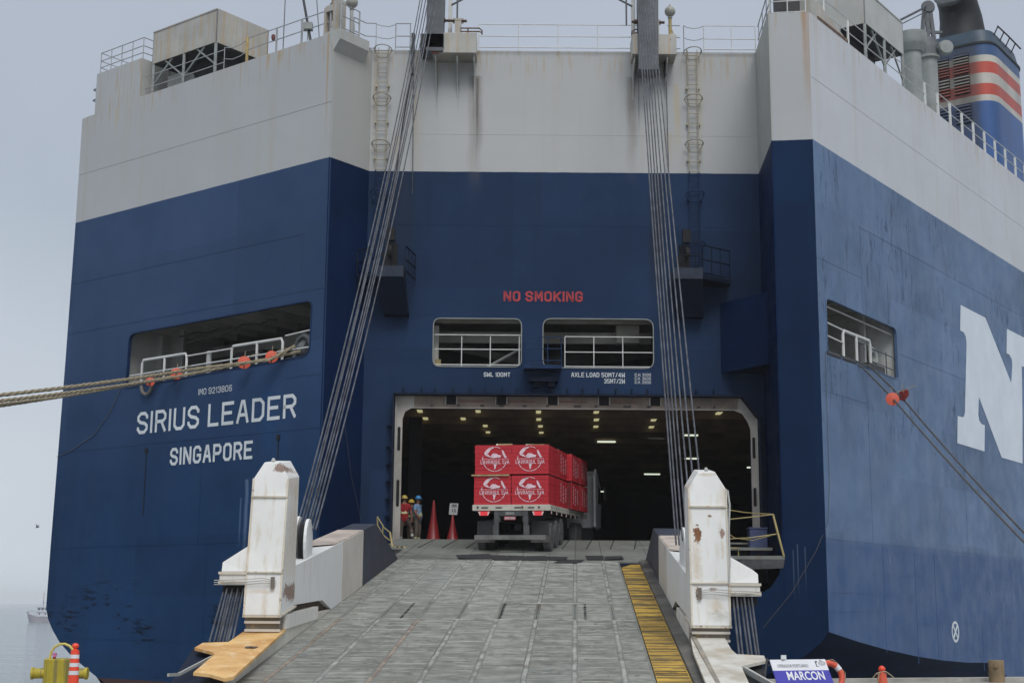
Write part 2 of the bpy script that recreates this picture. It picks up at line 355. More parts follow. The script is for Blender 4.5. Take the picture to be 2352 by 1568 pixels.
M_WING = hull_material('hull_paint_transom', streaks=[
    (-7.2, 23.4, 18.5, .06, (.42, .27, .12), .7), (-9.3, 23.4, 22.6, .25, (.42, .30, .13), .6), (-9.9, 23.4, 22.3, .10, (.45, .30, .13), .5), (-17.6, 23.2, 21.6, .12, (.50, .42, .26), .5), (-8.4, 23.4, 22.8, .2, (.42, .32, .17), .4), (-10.05, 6.3, 2.4, .12, (.20, .29, .42), .45), (-10.3, 5.6, 3.4, .05, (.20, .29, .42), .4), (-9.2, 9.9, 5.0, .5, (.016, .07, .19), .35)],
    axis=0, blue=(.012, .043, .112), upper_blue=(.042, .076, .155), plates=(-.789, .614), lowscuff=.95)
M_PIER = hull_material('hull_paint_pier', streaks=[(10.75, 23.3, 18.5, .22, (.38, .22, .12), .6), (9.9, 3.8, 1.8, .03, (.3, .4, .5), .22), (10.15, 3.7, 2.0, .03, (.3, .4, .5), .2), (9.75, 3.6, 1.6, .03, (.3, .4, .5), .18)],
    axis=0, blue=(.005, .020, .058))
M_SIDE = hull_material('hull_paint_side_lit', blue=(.100, .165, .285), white=(.555, .57, .60), plates=(.59, .807), scuffs=.85, pale=.9, rough=.42, spec=.22)  # hull paint lightened, the sky's sheen on this side put into the colour
M_SREC = hull_material('hull_paint_return_shaded', blue=(.003, .016, .060), white=(.42, .43, .41), rough=.55)  # hull paint darkened, the shade of the recess put into the colour
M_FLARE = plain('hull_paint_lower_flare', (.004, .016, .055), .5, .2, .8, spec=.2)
M_WHITE = rusty('white_deck_paint', (.46, .47, .45), .35, dirt=.12)
M_WHITE_RUST = rusty('white_paint_rusty', (.46, .455, .42), .7, dirt=.2, run=1.02, runc=(.45, .27, .09))
M_WCLEAN = plain('white_rail_paint', (.62, .63, .61), .5, .08)
M_RAILG = plain('grey_rail_paint', (.33, .34, .35), .55, .12)
M_BLUE = plain('blue_fittings_paint', (.008, .028, .085), .55, .25, 2.0, spec=.2)
M_BLUEDK = plain('dark_blue_steel', (.006, .012, .030), .6, .25, 2.0, spec=.15)
M_GREY = plain('grey_mast_paint', (.105, .115, .125), .55, .2, 1.5)
M_GREYL = plain('light_grey_paint', (.26, .28, .27), .55, .15, 1.2)
M_DARK = plain('dark_steel', (.028, .029, .031), .6, .3, 2.5)
M_BLACK = plain('black_recess', (.006, .006, .007), .8, .2, 2.0)
M_ROPE = plain('mooring_rope_fibre', (.33, .28, .19), .9, .35, 40.0, bump=.5)
M_ROPED = plain('dark_mooring_rope', (.10, .10, .10), .9, .3, 40.0, bump=.5)
M_WIRE = plain('steel_wire_grey', (.085, .092, .108), .5, .45, 3.0, metal=.4)
M_ORANGE = plain('orange_rat_guard_paint', (.66, .10, .05), .55, .1)
M_LETTER = plain('white_lettering_paint', (.66, .70, .72), .5, .06, 2.0)
M_NWHITE = plain('logo_white_paint', (.66, .72, .78), .45, .05, .8)
M_REDLET = plain('red_lettering_paint', (.42, .035, .040), .5, .25, 6.0)
M_CREAM = rusty('door_frame_paint', (.50, .47, .43), .35, dirt=.35)
M_CREAM_SHADE = rusty('door_frame_paint_shaded', (.30, .245, .20), .5, dirt=.4)  # frame cream browned to paint in the shade on the lintel
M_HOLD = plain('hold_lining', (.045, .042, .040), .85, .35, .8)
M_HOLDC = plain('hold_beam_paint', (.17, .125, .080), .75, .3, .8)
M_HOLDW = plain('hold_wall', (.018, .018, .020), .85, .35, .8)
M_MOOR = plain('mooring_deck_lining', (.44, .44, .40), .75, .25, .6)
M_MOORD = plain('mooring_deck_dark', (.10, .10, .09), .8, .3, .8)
M_LAMP = emitter('deck_lamp_glow', (1.0, .93, .50), .40)
M_LAMP2 = emitter('deck_lamp_glow_white', (.92, 1.0, .80), .8)
M_YEL = rusty('yellow_rail_paint', (.46, .38, .17), .4, dirt=.3)
M_BALC = plain('balcony_blue_grey', (.030, .040, .062), .6, .2, spec=.2)
M_LAMPCAN = plain('lamp_globe_glass', (.33, .33, .30), .35, .1)

# ================================================================== the ship
ship = tag(empty('cargo_ship', (2, 53.5, SEAZ)), 'huge blue and white vehicle carrier moored stern-on with its quarter ramp lowered', 'cargo ship')
def part(mb, name, mat, **k): return keep(mb.build(name, mat, None, **k), ship)
def sub(mb, name, mat, par, **k):
    o = mb.build(name, mat, None, **k); o.parent = par
    # parents made with keep() have an identity world matrix, so no offset is needed
    return o

# --- transom wing with the mooring opening
mb = MB()
wing_out = [(0, -3.9), (7.0, -3.0), (11.96, -1.51), (12.6, -1.25), (13.2, -1.0), (14.3, -.5), (15.2, .05), (15.75, .55), (16.1, .98), (16.30, 1.45),
            (16.27, 4.0), (16.08, 12), (16.0, 18.38), (16.0, 23.25), (15.1, 23.28), (15.1, 25.2), (11.88, 25.2), (11.88, 23.4), (0, 23.4)]
W_OPEN = [(.72, 10.78), (11.72, 10.5), (11.66, 12.86), (.68, 12.92)]
wing_hole = roundpoly(W_OPEN, [.42, .12, .42, .3])
mb.prism(WING, wing_out, 0, -.06, [wing_hole]); part(mb, 'transom_plate', M_WING)
# coaming round the opening
def rim(fr, loop, w, c0, c1, mat, name):
    mb = MB(); k = len(loop); cx = sum(p[0] for p in loop) / k; cz = sum(p[1] for p in loop) / k
    inner = []
    for i in range(k):
        p0, p, p1 = Vector(loop[i - 1]), Vector(loop[i]), Vector(loop[(i + 1) % k])
        d = (p1 - p0).normalized(); nrm = Vector((-d.y, d.x))
        if nrm.dot(Vector((cx, cz)) - p) < 0: nrm = -nrm
        inner.append(tuple(p + nrm * w))
    mb.prism(fr, loop, c1, c0, [inner]); return part(mb, name, mat)
rim(WING, [(a, b) for a, b in wing_hole], .045, -.12, .03, M_BLUE, 'opening_rim')
# port side, out of sight but solid
PORTC = WING(16.0, 0)
PORT = Frame((PORTC.x, PORTC.y), (.614, .789), (-.789, .614))
mb = MB(); mb.prism(PORT, [(0.03, 1.4), (0.03, 23.3), (120, 23.3), (120, -4), (9, -4), (3, -2)], 0, -.06); part(mb, 'port_side_plate', M_SREC)
# --- recess side walls
lw = (Vector(C2) - Vector(C1)).length; rw = (Vector(C3) - Vector(E1)).length
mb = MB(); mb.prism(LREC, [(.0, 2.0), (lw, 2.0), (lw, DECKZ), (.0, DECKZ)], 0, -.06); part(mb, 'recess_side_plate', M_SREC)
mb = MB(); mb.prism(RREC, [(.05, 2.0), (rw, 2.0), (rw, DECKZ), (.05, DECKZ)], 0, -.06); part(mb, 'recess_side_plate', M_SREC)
# --- wall at the back of the recess: two windows and the ramp doorway
DOOR = roundpoly([(-4.13, 3.9), (9.05, 3.9), (9.05, 9.04), (-4.13, 9.04)], [0, 0, .45, .45])
WIN1 = rrect(-3.04, 10.62, .38, 12.53, .3); WIN2 = rrect(1.17, 10.60, 5.44, 12.55, .35)
mb = MB(); mb.prism(MID, [(-5.65, 2.0), (9.62, 2.0), (9.62, DECKZ), (-5.65, DECKZ)], 0, -.08, [DOOR, WIN1, WIN2]); part(mb, 'recess_back_plate', M_MID)
rim(MID, WIN1, .035, -.10, .03, M_GREYL, 'window_rim'); rim(MID, WIN2, .035, -.10, .03, M_GREYL, 'window_rim')
# --- pier and the quarter plate below the recess, one L of plating
pl = (Vector(E2) - Vector(C1)).length
def pu(px_, py_): return PIER.px(px_, py_)[0]
mb = MB()
e1u = pl - 1.47
mb.prism(PIER, [(0.02, -4), (0.02, 2.0), (e1u - 1.6, 2.0), (e1u - .95, 2.06), (e1u - .45, 2.35), (e1u - .15, 2.8), (e1u - .03, 3.3), (e1u, 5), (e1u, 23.3), (pl, 23.3), (pl, .88),
               (pl - .25, .55), (pl - .7, .16), (pl - 1.3, -.22), (pl - 2.2, -.6), (pl - 3.4, -1.1), (pl - 5.2, -1.8), (pl - 8, -2.6), (pl - 12, -4)], 0, -.06)
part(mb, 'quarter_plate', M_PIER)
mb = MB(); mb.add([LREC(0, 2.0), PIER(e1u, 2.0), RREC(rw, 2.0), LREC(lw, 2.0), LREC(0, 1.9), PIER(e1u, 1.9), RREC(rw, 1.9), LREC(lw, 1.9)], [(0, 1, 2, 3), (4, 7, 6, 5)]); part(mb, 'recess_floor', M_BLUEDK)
# --- starboard side
F_OPEN = [(.66, 10.62), (7.46, 10.52), (7.46, 12.62), (.66, 12.66)]
side_hole = roundpoly(F_OPEN, [.3, .15, .35, .3])
def zb(u): return .88 - .155 * u + .004 * u * u if u < 19 else -.62
bot = [(u, zb(u)) for u in [18, 14, 11, 8, 5, 2.5, 0]]
mb = MB(); mb.prism(SIDE, [(0, 23.3), (120, 23.5), (120, -4), (30, -4), (22, -3.2), (19.5, -1.6)] + bot, 0, -.06, [side_hole]); part(mb, 'starboard_side_plate', M_SIDE)
rim(SIDE, side_hole, .04, -.10, .02, M_SIDE, 'opening_rim')
# flare turning in under the side
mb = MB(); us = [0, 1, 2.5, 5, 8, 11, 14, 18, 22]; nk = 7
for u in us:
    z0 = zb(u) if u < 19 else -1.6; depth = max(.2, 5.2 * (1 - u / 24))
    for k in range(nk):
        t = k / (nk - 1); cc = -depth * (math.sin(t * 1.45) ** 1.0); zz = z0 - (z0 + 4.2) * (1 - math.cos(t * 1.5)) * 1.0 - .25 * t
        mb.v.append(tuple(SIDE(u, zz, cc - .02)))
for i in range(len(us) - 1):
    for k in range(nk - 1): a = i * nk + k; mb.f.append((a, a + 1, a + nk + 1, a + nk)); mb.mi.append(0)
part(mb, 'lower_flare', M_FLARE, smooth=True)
# weather deck over everything
mb = MB()
dk = [WING(.05, 0, -.10), LREC(lw + .12, 0, -.08), RREC(rw + .12, 0, -.08), PIER(e1u + .08, 0, -.10), PIER(pl - .12, 0, -.10), SIDE(120, 0, -.12), PORT(120, 0, -.12), WING(15.9, 0, -.10)]
mb.prism(lambda u, z, c: Vector((u, z, 23.34 + c)), [(p.x, p.y) for p in dk], 0, -.15); part(mb, 'weather_deck', M_GREYL)

mb = MB(); mb.fbox(MID, -5.6, 9.55, 2.02, 3.88, .02, .03); mb.add([RREC(.08, 2.02, .02), RREC(rw - .05, 2.02, .02), RREC(rw - .05, 3.6, .02), RREC(.08, 3.2, .02)], [(0, 1, 2, 3)]); part(mb, 'sill_void_shade', M_BLACK)  # black sheets painting the darkness of the opening under the side platform
mb = MB(); mb.add([LREC(.2, 2.03), PIER(e1u - .2, 2.03), RREC(rw - .05, 2.03), LREC(lw - .05, 2.03)], [(0, 1, 2, 3)]); part(mb, 'sill_floor_shade', M_BLACK)  # black sheet painting the same darkness along the bottom
# --- weld seams: thin beads, proud of the plate
def seam(fr, u0, z0, u1, z1, mbx, w=.028, c=.012): mbx.hexa([fr(u0, z0 - (w if u0 != u1 else 0), c), fr(u1, z1 - (w if u0 != u1 else 0), c), fr(u1, z1, -.01), fr(u0, z0, -.01),
    fr(u0 + (w if u0 == u1 else 0), z0 + (0 if u0 == u1 else .0) + .001, c), fr(u1 + (w if u0 == u1 else 0), z1 + .001, c), fr(u1 + (w if u0 == u1 else 0), z1 + .001, -.01), fr(u0 + (w if u0 == u1 else 0), z0 + .001, -.01)])
def seams(fr, items, name, mat, h=.006):
    mb = MB()
    for (u0, z0, u1, z1) in items:
        if u0 == u1: mb.fbox(fr, u0, u0 + .025, z0, z1, -.01, h)
        else: mb.fbox(fr, min(u0, u1), max(u0, u1), z0, z0 + .028, -.01, h)
    tag(part(mb, name, mat), kind='stuff')
seams(WING, [(0, 20.6, 15.9, 20.6), (1.3, 15.55, 16, 15.55), (1.3, 14.0, 1.3, 15.55), (0, 13.3, 16, 13.3), (0, 8.05, 16.1, 8.05), (2.0, 10.05, 0, 10.05), (0, 3.95, 16.2, 3.95), (0, .2, 14.8, .2),
             (6.05, 3.95, 6.05, .2), (6.6, 3.95, 6.6, 8.05)], 'weld_seam', M_WING, .010)
seams(MID, [(-5.6, 19.9, 9.6, 19.9), (-5.6, 16.2, 9.6, 16.2), (-3, 12.65, -5.6, 12.65), (-5.6, 10.9, -3.2, 10.9), (-2.1, 12.9, -2.1, 18), (-5.6, 8.4, -4.7, 8.4), (5.5, 10.9, 9.6, 10.9), (5.6, 13.9, 9.6, 13.9), (.8, 14, .8, 18.2), (8.9, 16.2, 8.9, 10)], 'weld_seam', M_MID)
seams(SIDE, [(0, 4.02, 60, 4.02), (0, 14.0, 4.0, 14.0), (4.0, 16.0, 60, 16.0), (4.1, 16.0, 4.1, 12.7), (4.2, 10.4, 4.2, 4.1), (0, 9.2, 4.2, 9.2), (7.5, 11.6, 60, 11.4), (0, 2.2, 5.6, 2.2), (0, 1.55, 5, 1.55), (5.1, 4, 5.1, .1), (8.3, 3.8, 8.3, -.4),
              (8.3, 1.1, 60, 1.1), (10.5, 3.8, 10.5, -.3), (11.5, .1, 18, .1), (16.0, 1.1, 16.0, -.9), (14.7, 4, 14.7, 9.4), (4.1, 2.9, 9, 2.9), (0, 20.8, 60, 20.8), (8.4, 16.0, 8.4, 14.1)], 'weld_seam', M_SIDE, .008)
seams(PIER, [(pl - 1.47, 4.02, pl, 4.02)], 'weld_seam', M_PIER)

# --- mooring deck behind the openings
zf, zc = 10.42, 13.05
mb = MB()
room = [WING(15.5, 0, -.25), WING(.1, 0, -.25), Vector((-5.75, 53.75, 0)), Vector((9.75, 53.75, 0)), SIDE(.15, 0, -.25), SIDE(11, 0, -.25), SIDE(11, 0, -9), Vector((0, 61.5, 0)), WING(15.5, 0, -6)]
flat = lambda u, z, c: Vector((u, z, c))
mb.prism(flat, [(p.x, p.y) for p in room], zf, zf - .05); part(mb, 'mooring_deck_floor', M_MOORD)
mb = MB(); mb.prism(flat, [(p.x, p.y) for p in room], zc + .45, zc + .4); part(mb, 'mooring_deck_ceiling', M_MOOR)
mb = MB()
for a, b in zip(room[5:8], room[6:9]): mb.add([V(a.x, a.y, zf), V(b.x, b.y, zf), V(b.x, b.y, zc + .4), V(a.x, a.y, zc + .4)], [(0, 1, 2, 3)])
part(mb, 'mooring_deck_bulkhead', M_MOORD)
for k in range(9):      # ceiling beams seen through the stern opening
    mb = MB(); u = 1.2 + k * 1.28; mb.fbox(WING, u, u + .07, zc + .05, zc + .4, -4.6, -.25); part(mb, 'ceiling_beam', M_MOOR)
mb = MB(); mb.fbox(WING, .4, 13.4, 12.45, 12.95, -4.75, -4.6); part(mb, 'deck_girder', M_MOOR)
mb = MB(); mb.fbox(WING, 12.05, 12.12, zf, zc + .4, -5.5, -.2); mb.fbox(WING, 11.2, 12.05, zf, zc + .4, -2.6, -2.5); mb.fbox(WING, 11.75, 12.05, zf, zc, -1.9, -1.8); part(mb, 'end_bulkhead', M_WHITE)
mb = MB(); mb.fbox(WING, 6.2, 7.9, 10.7, 12.0, -3.4, -2.6); part(mb, 'winch_housing', M_DARK)
mb = MB(); mb.fbox(WING, 9.1, 9.9, 10.6, 11.35, -2.2, -1.5); part(mb, 'winch_housing', M_GREYL)
mb = MB(); mb.tube([WING(4.0 + .5 * i, 12.75 + .06 * math.sin(i * 2.1), -1.3) for i in range(13)], .035, 5); mb.tube([WING(6 + .4 * i, 12.55 - .03 * i, -1.0) for i in range(9)], .03, 5); part(mb, 'overhead_pipe', M_DARK)
# inside the starboard opening
mb = MB(); mb.fbox(SIDE, 7.6, 7.7, zf, zc + .4, -5, -.2); mb.fbox(SIDE, 5.6, 5.75, zf, zc, -3.1, -2.9); mb.fbox(SIDE, 6.6, 6.75, zf, zc + .4, -1.2, -1.0); part(mb, 'end_bulkhead', plain('bulkhead_white', (.70, .71, .69), .6, .1))
mb = MB(); mb.fbox(SIDE, 5.75, 7.6, 11.95, 12.05, -1.1, -1.0); part(mb, 'stiffener', M_WHITE)
mb = MB(); mb.fbox(SIDE, 3.6, 5.6, zf, zc + .3, -3.15, -3.0); part(mb, 'inner_bulkhead', M_MOOR)
for u in (2.6, 4.2): mb = MB(); mb.fbox(SIDE, u, u + .08, zc - .25, zc + .4, -3.0, -.25); part(mb, 'ceiling_beam', M_MOOR)
mb = MB(); mb.tube([SIDE(.6, 12.42, -.2), SIDE(7.4, 12.36, -.2)], .03, 5); part(mb, 'overhead_pipe', M_WHITE)
# behind the two middle windows
for z0, z1, y in ((12.05, 12.5, 56.2), (12.62, 13.3, 55.0)):
    mb = MB(); mb.box((1.2, y, (z0 + z1) / 2), (8.8, .15, z1 - z0)); part(mb, 'deck_girder', M_MOOR)
mb = MB(); mb.bar((-3.3, 58.2, 11.1), (6, 59.5, 12.3), .25, .5); mb.bar((-3.2, 57, 12.2), (.6, 57.6, 11.5), .12, .3); part(mb, 'sloping_duct', M_MOORD)
mb = MB(); mb.box((-3.0, 54.6, 11.4), (.28, .5, 2.0)); part(mb, 'frame_post', M_MOOR)
mb = MB(); mb.box((4.6, 55.6, 12.3), (.9, .5, .7)); part(mb, 'winch_housing', M_MOOR)
mb = MB(); mb.tube([(-1.4, 54.3, 10.5), (.3, 54.5, 11.5)], .06, 6); part(mb, 'handrail', M_GREYL)
mb = MB(); mb.box((-2.86, 54.4, 10.85), (.2, .2, .4)); part(mb, 'yellow_marker', M_YEL)

# --- railings
def rails(fr3, pts, h, rails_z, posts, r=.022, mat=M_WCLEAN, name='railing', postr=None, flatpost=0, sag=()):
    """pts: list of 3d points at deck level; posts: indices/params along; each post is a mesh of its own under the rail"""
    mb = MB()
    for zz in rails_z: mb.tube([p + V(0, 0, zz) for p in pts], r, 5)
    rl = part(mb, name, mat)
    for q in posts:
        pm = MB()
        if flatpost: pm.bar(q + V(0, 0, -.02), q + V(0, 0, h), flatpost, .03, up=fr3)
        else: pm.tube([q + V(0, 0, -.02), q + V(0, 0, h + .01)], postr or r, 5)
        sub(pm, 'post', mat, rl)
    return rl
def line(a, b, n): return [a.lerp(b, i / (n - 1)) for i in range(n)]
Z = DECKZ
rails(None, line(V(-1.4, 53.35, Z), V(5.0, 53.35, Z), 5), 1.05, (.08, .55, 1.05), line(V(-1.4, 53.35, Z), V(4.9, 53.35, Z), 5))
rails(None, line(V(6.1, 53.35, Z), V(6.6, 53.35, Z), 3), 1.05, (.08, .55, 1.05), [V(6.75, 53.35, Z)], mat=M_RAILG)
mbs = [V(6.75, 53.35, Z), V(6.9, 53.35, Z - .08), V(7.15, 53.35, Z - .12), V(7.4, 53.35, Z - .08), V(7.55, 53.35, Z)]
rails(None, mbs, 1.05, (.55, 1.05), [], r=.016, mat=M_RAILG, name='chain')
rails(None, line(V(7.55, 53.35, Z), V(9.6, 53.35, Z), 3), 1.05, (.06, .5, 1.05), [V(7.55, 53.35, Z), V(8.65, 53.35, Z), V(9.6, 53.35, Z)], mat=M_WCLEAN)
rails(None, line(RREC(rw - .1, Z, -.1), RREC(.1, Z, -.1), 4), 1.05, (.06, .5, 1.05), line(RREC(rw - .4, Z, -.1), RREC(.1, Z, -.1), 4), mat=M_RAILG)
# left of the recess
rails(None, [V(-5.5, 53.35, Z), V(-5.3, 53.35, Z - .07), V(-5.0, 53.35, Z - .1), V(-4.75, 53.35, Z - .02)], 1.05, (.5, 1.02), [V(-5.5, 53.35, Z)], r=.016, mat=M_RAILG, name='chain')
rails(None, line(V(-4.72, 53.35, Z), V(-4.1, 53.35, Z), 2), 1.05, (.06, .52, 1.05), [V(-4.72, 53.35, Z), V(-4.14, 53.35, Z)], mat=M_RAILG)
rails(None, [LREC(1.2, Z, -.1), LREC(1.9, Z, -.1), V(-5.5, 53.35, Z)], 1.05, (.0, .5, 1.05), [LREC(1.2, Z, -.1)], mat=M_RAILG)
rails(None, line(LREC(.15, Z + .1, .2), LREC(1.2, Z + .1, .2), 3), 1.1, (.12, .6, 1.1), [LREC(.15, Z + .1, .2), LREC(1.2, Z + .1, .2)], mat=M_RAILG, postr=.035)
for u in (.5,):
    rails(None, line(WING(.25, Z, -.1), WING(5.05, Z, -.1), 5), 1.05, (.55, 1.05), [WING(.3, Z, -.1), WING(1.9, Z, -.1), WING(3.35, Z, -.1)], mat=M_RAILG, postr=.045)
mb = MB(); mb.tube([WING(5.1, Z - .1, -.1), WING(5.1, Z + 1.1, -.1)], .06, 6); part(mb, 'yellow_post', plain('weathered_yellow_post', (.45, .33, .12), .6, .2))
rails(None, [WING(5.1, Z, -.1), WING(5.5, Z - .12, -.1), WING(6.0, Z - .14, -.1), WING(6.5, Z, -.1)], 1, (.5, 1.0), [WING(6.5, Z, -.1)], r=.018, mat=M_RAILG, name='chain')
rails(None, [WING(6.5, Z, -.1), WING(11.7, Z, -.1)], 1, (.35, .9), [], mat=M_RAILG)
# on the raised house at far left
h0, h1 = WING(15.0, 25.2, -.1), WING(11.95, 25.2, -.1)
rails(None, line(h0, h1, 5), 1.0, (.3, .62, 1.0), line(h0, h1, 5), mat=M_RAILG)
rails(None, [h1, WING(11.95, 25.2, -2.4)], 1.0, (.3, .62, 1.0), [WING(11.95, 25.2, -2.4)], mat=M_RAILG)
rails(None, [h0, WING(15.0, 25.2, -3.2)], 1.0, (.3, .62, 1.0), [WING(15.0, 25.2, -3.2), WING(15.0, 25.2, -1.6)], mat=M_RAILG)
mb = MB()
for zz in (24.0, 24.5): mb.tube([WING(15.1, zz, 0), WING(15.35, zz, -.05), WING(15.4, zz, -.3), WING(15.15, zz, -.4)], .03, 5)
part(mb, 'ladder_hoop', M_GREY)
# starboard top rail with flat stanchions
a, b = SIDE(10.5, 23.42, -.12), SIDE(60, 23.6, -.12)
rails(None, line(a, b, 12), 1.05, (.5, 1.05), [], mat=M_WCLEAN)
for k in range(24):
    u = 12.3 + k * 1.62; mb = MB(); mb.fbox(SIDE, u, u + .2, 23.35, 24.45, -.16, -.10); part(mb, 'flat_stanchion', M_WCLEAN)
rails(None, line(SIDE(.6, 23.35, -.1), SIDE(10.3, 23.4, -.1), 6), 1.05, (.5, 1.05), [SIDE(1.6, 23.3, -.1), SIDE(3.9, 23.3, -.1)], mat=M_WCLEAN, postr=.05)
rails(None, line(PIER(e1u + .05, 23.3, -.1), PIER(pl - .1, 23.3, -.1), 3), 1.05, (.06, .5, 1.05), line(PIER(e1u + .05, 23.3, -.1), PIER(pl - .1, 23.3, -.1), 3), mat=M_WCLEAN)
# window railings
rails(None, line(V(-2.98, 53.56, 10.66), V(.33, 53.56, 10.66), 3), 1.22, (.06, .66, 1.22), line(V(-1.93, 53.56, 10.6), V(-.83, 53.56, 10.6), 2) + [V(.28, 53.56, 10.6)], mat=M_WCLEAN)
rails(None, line(V(2.03, 53.56, 10.62), V(5.4, 53.56, 10.62), 3), 1.22, (.06, .62, 1.22), line(V(2.03, 53.56, 10.6), V(4.25, 53.56, 10.6), 3), mat=M_WCLEAN)

# --- raised house far left, its inboard side
mb = MB()
mb.hexa([WING(15.1, 23.3, -.06), WING(11.88, 23.3, -.06), WING(11.88, 23.3, -3.6), WING(15.1, 23.3, -3.6), WING(15.1, 25.19, -.06), WING(11.88, 25.19, -.06), WING(11.88, 25.19, -3.6), WING(15.1, 25.19, -3.6)])
part(mb, 'deck_house', M_WHITE)
# --- fan housings on trusses, one each side
def fanhouse(fr, u0, u1, c0, depth, zb_, zt, zdeck, sgn, span):
    mb = MB(); t = .05
    mb.fbox(fr, u0, u1, zb_, zt, c0 - t, c0); mb.fbox(fr, u0, u1, zb_, zt, c0 - depth, c0 - depth + t)
    mb.fbox(fr, u0, u0 + t, zb_, zt, c0 - depth, c0); mb.fbox(fr, u1 - t, u1, zb_, zt, c0 - depth, c0); mb.fbox(fr, u0, u1, zt, zt + t, c0 - depth - .03, c0 + .03)
    h = part(mb, 'fan_housing', M_WHITE_RUST if sgn > 0 else M_WHITE)
    mb = MB(); mb.fbox(fr, u0 + .1, u1 - .1, zb_ - .05, zb_ + .4, c0 - depth + .1, c0 - .1); mb.fbox(fr, u0 + .9, u1 - .5, zdeck - .1, zb_, c0 - depth + .3, c0 - 1.1)
    part(mb, 'fan_unit', M_DARK)
    for f in (0, .5, 1):
        mb = MB(); u = u0 + .06 + (u1 - u0 - .12) * f; mb.bar(fr(u, zdeck - .15, c0 - .06), fr(u, zb_, c0 - .06), .11, .11); part(mb, 'truss_post', M_GREYL)
    for f in (0, .5, 1):
        for g in (-.34, .34):
            uu = f + g * .9
            if uu < 0 or uu > 1: continue
            mb = MB(); mb.bar(fr(u0 + (u1 - u0) * f, zdeck + .45, c0 - .08), fr(u0 + (u1 - u0) * uu, zb_, c0 - .08), .06, .06); part(mb, 'truss_brace', M_GREYL)
    for f in (.33, .75):
        mb = MB(); mb.bar(fr(u1 if sgn > 0 else u0, zdeck + .3, c0 - depth * f), fr(u1 if sgn > 0 else u0, zb_, c0 - depth * f), .08, .08); part(mb, 'truss_post', M_GREYL)
fanhouse(WING, 7.2, 11.42, -.2, 2.9, 24.86, 26.3, 23.4, 1, 0)
fanhouse(SIDE, 6.0, 10.25, -.2, 3.4, 25.03, 26.46, 23.4, -1, 0)
mb = MB(); mb.lathe([(.02, 0), (.42, .02), (.42, .5), (.30, .55), (.30, 1.6)], WING(10.2, 24.1, -1.2), 14, axis=(.614, .789, -.15)); part(mb, 'fan_duct', M_WHITE, smooth=True)
mb = MB(); mb.fbox(WING, 10.2, 11.3, 23.4, 24.5, -3.0, -1.0); part(mb, 'duct_box', M_WHITE)
# coaming wedge at the head of the starboard side
mb = MB()
q = [(.25, 23.3), (1.0, 23.3), (3.4, 23.35), (3.4, 23.45), (.9, 24.0), (.25, 24.02)]
mb.prism(SIDE, q, -.02, -.45); part(mb, 'bulwark_wedge', M_WHITE_RUST)
mb = MB(); mb.fbox(SIDE, .8, 3.6, 23.30, 23.42, -.08, .015); part(mb, 'rust_edge', rusty('rusted_edge', (.12, .06, .03), .9))
mb = MB(); mb.box((10.3, 50.2, 24.1), (.95, .9, 1.7)); part(mb, 'winch_cabinet', M_DARK)

# --- corner box, lamp tower and globe lamps
mb = MB(); mb.hexa([LREC(-.02, 23.06, .36), LREC(1.62, 23.06, .36), LREC(1.62, 22.66, .0), LREC(.0, 22.66, .0), LREC(-.02, 23.47, .36), LREC(1.62, 23.47, .36), LREC(1.62, 23.47, -.2), LREC(-.02, 23.47, -.2)]); part(mb, 'corner_bracket', M_WHITE)
mb = MB(); bse = WING(.15, 0, -.35)
mb.fbox(WING, -.02, .12, 23.4, 24.85, -.6, -.02); mb.fbox(WING, .50, .60, 23.4, 24.55, -.6, -.02); mb.fbox(WING, .12, .5, 24.35, 24.6, -.6, -.02); mb.fbox(WING, .12, .5, 23.4, 23.5, -.6, -.02); part(mb, 'lamp_cabinet', M_WHITE_RUST)
mb = MB(); mb.fbox(WING, .12, .50, 23.5, 24.35, -.55, -.3); part(mb, 'cabinet_niche', M_BLACK)
mb = MB(); mb.lathe([(.10, 0), (.10, .15), (.07, .2), (.11, .26), (.11, .4), (.05, .5)], WING(.31, 23.5, -.2), 10); part(mb, 'lamp', M_WCLEAN, smooth=True)
mb = MB(); mb.lathe([(.17, 0), (.20, .12), (.14, .18), (.14, .5), (.18, .55), (.10, .7)], WING(.3, 24.6, -.3), 12); part(mb, 'mooring_light_base', rusty('rusty_lamp_base', (.30, .22, .18), .9), smooth=True)
def globe(p, h, r, mat):
    mb = MB(); mb.tube([p, p + V(0, 0, h)], .07, 8); mb.tube([p + V(.12, 0, 0), p + V(.12, 0, h * .55), p + V(.02, 0, h * .75)], .022, 5); po = part(mb, 'lamp_post', mat)
    mb = MB(); pr = [(.06, -.02), (.10, .05)] + [(r * math.cos(t), .1 + r + r * math.sin(t)) for t in [math.radians(a) for a in range(-75, 76, 15)]] + [(.05, .14 + 2 * r), (.02, .2 + 2 * r)]
    mb.lathe(pr, p + V(0, 0, h), 16); sub(mb, 'lamp_globe', M_LAMPCAN, po, smooth=True)
g1 = LREC(1.0, Z, -.05); globe(V(g1.x, g1.y, Z), 1.25, .24, M_WHITE)
globe(V(6.22, 53.4, Z), 1.35, .22, plain('weathered_yellow_paint', (.42, .33, .14), .6, .25))
mb = MB(); mb.box(WING(1.55, 24.05, -.1), (.35, .3, .28)); mb.tube([WING(1.55, 23.5, -.1), WING(1.55, 23.9, -.1)], .03, 5); part(mb, 'flood_lamp', M_GREYL)
mb = MB(); mb.lathe([(.05, 0), (.08, .08), (.08, .2), (.03, .26)], WING(3.5, 23.95, -.05), 10); part(mb, 'alarm_lamp', plain('alarm_red', (.14, .04, .04), .5))
mb = MB(); mb.tube([WING(1.35, 23.3, -.1), WING(2.3, 26.5, -.2)], .05, 6); part(mb, 'slanted_pole', M_DARK)
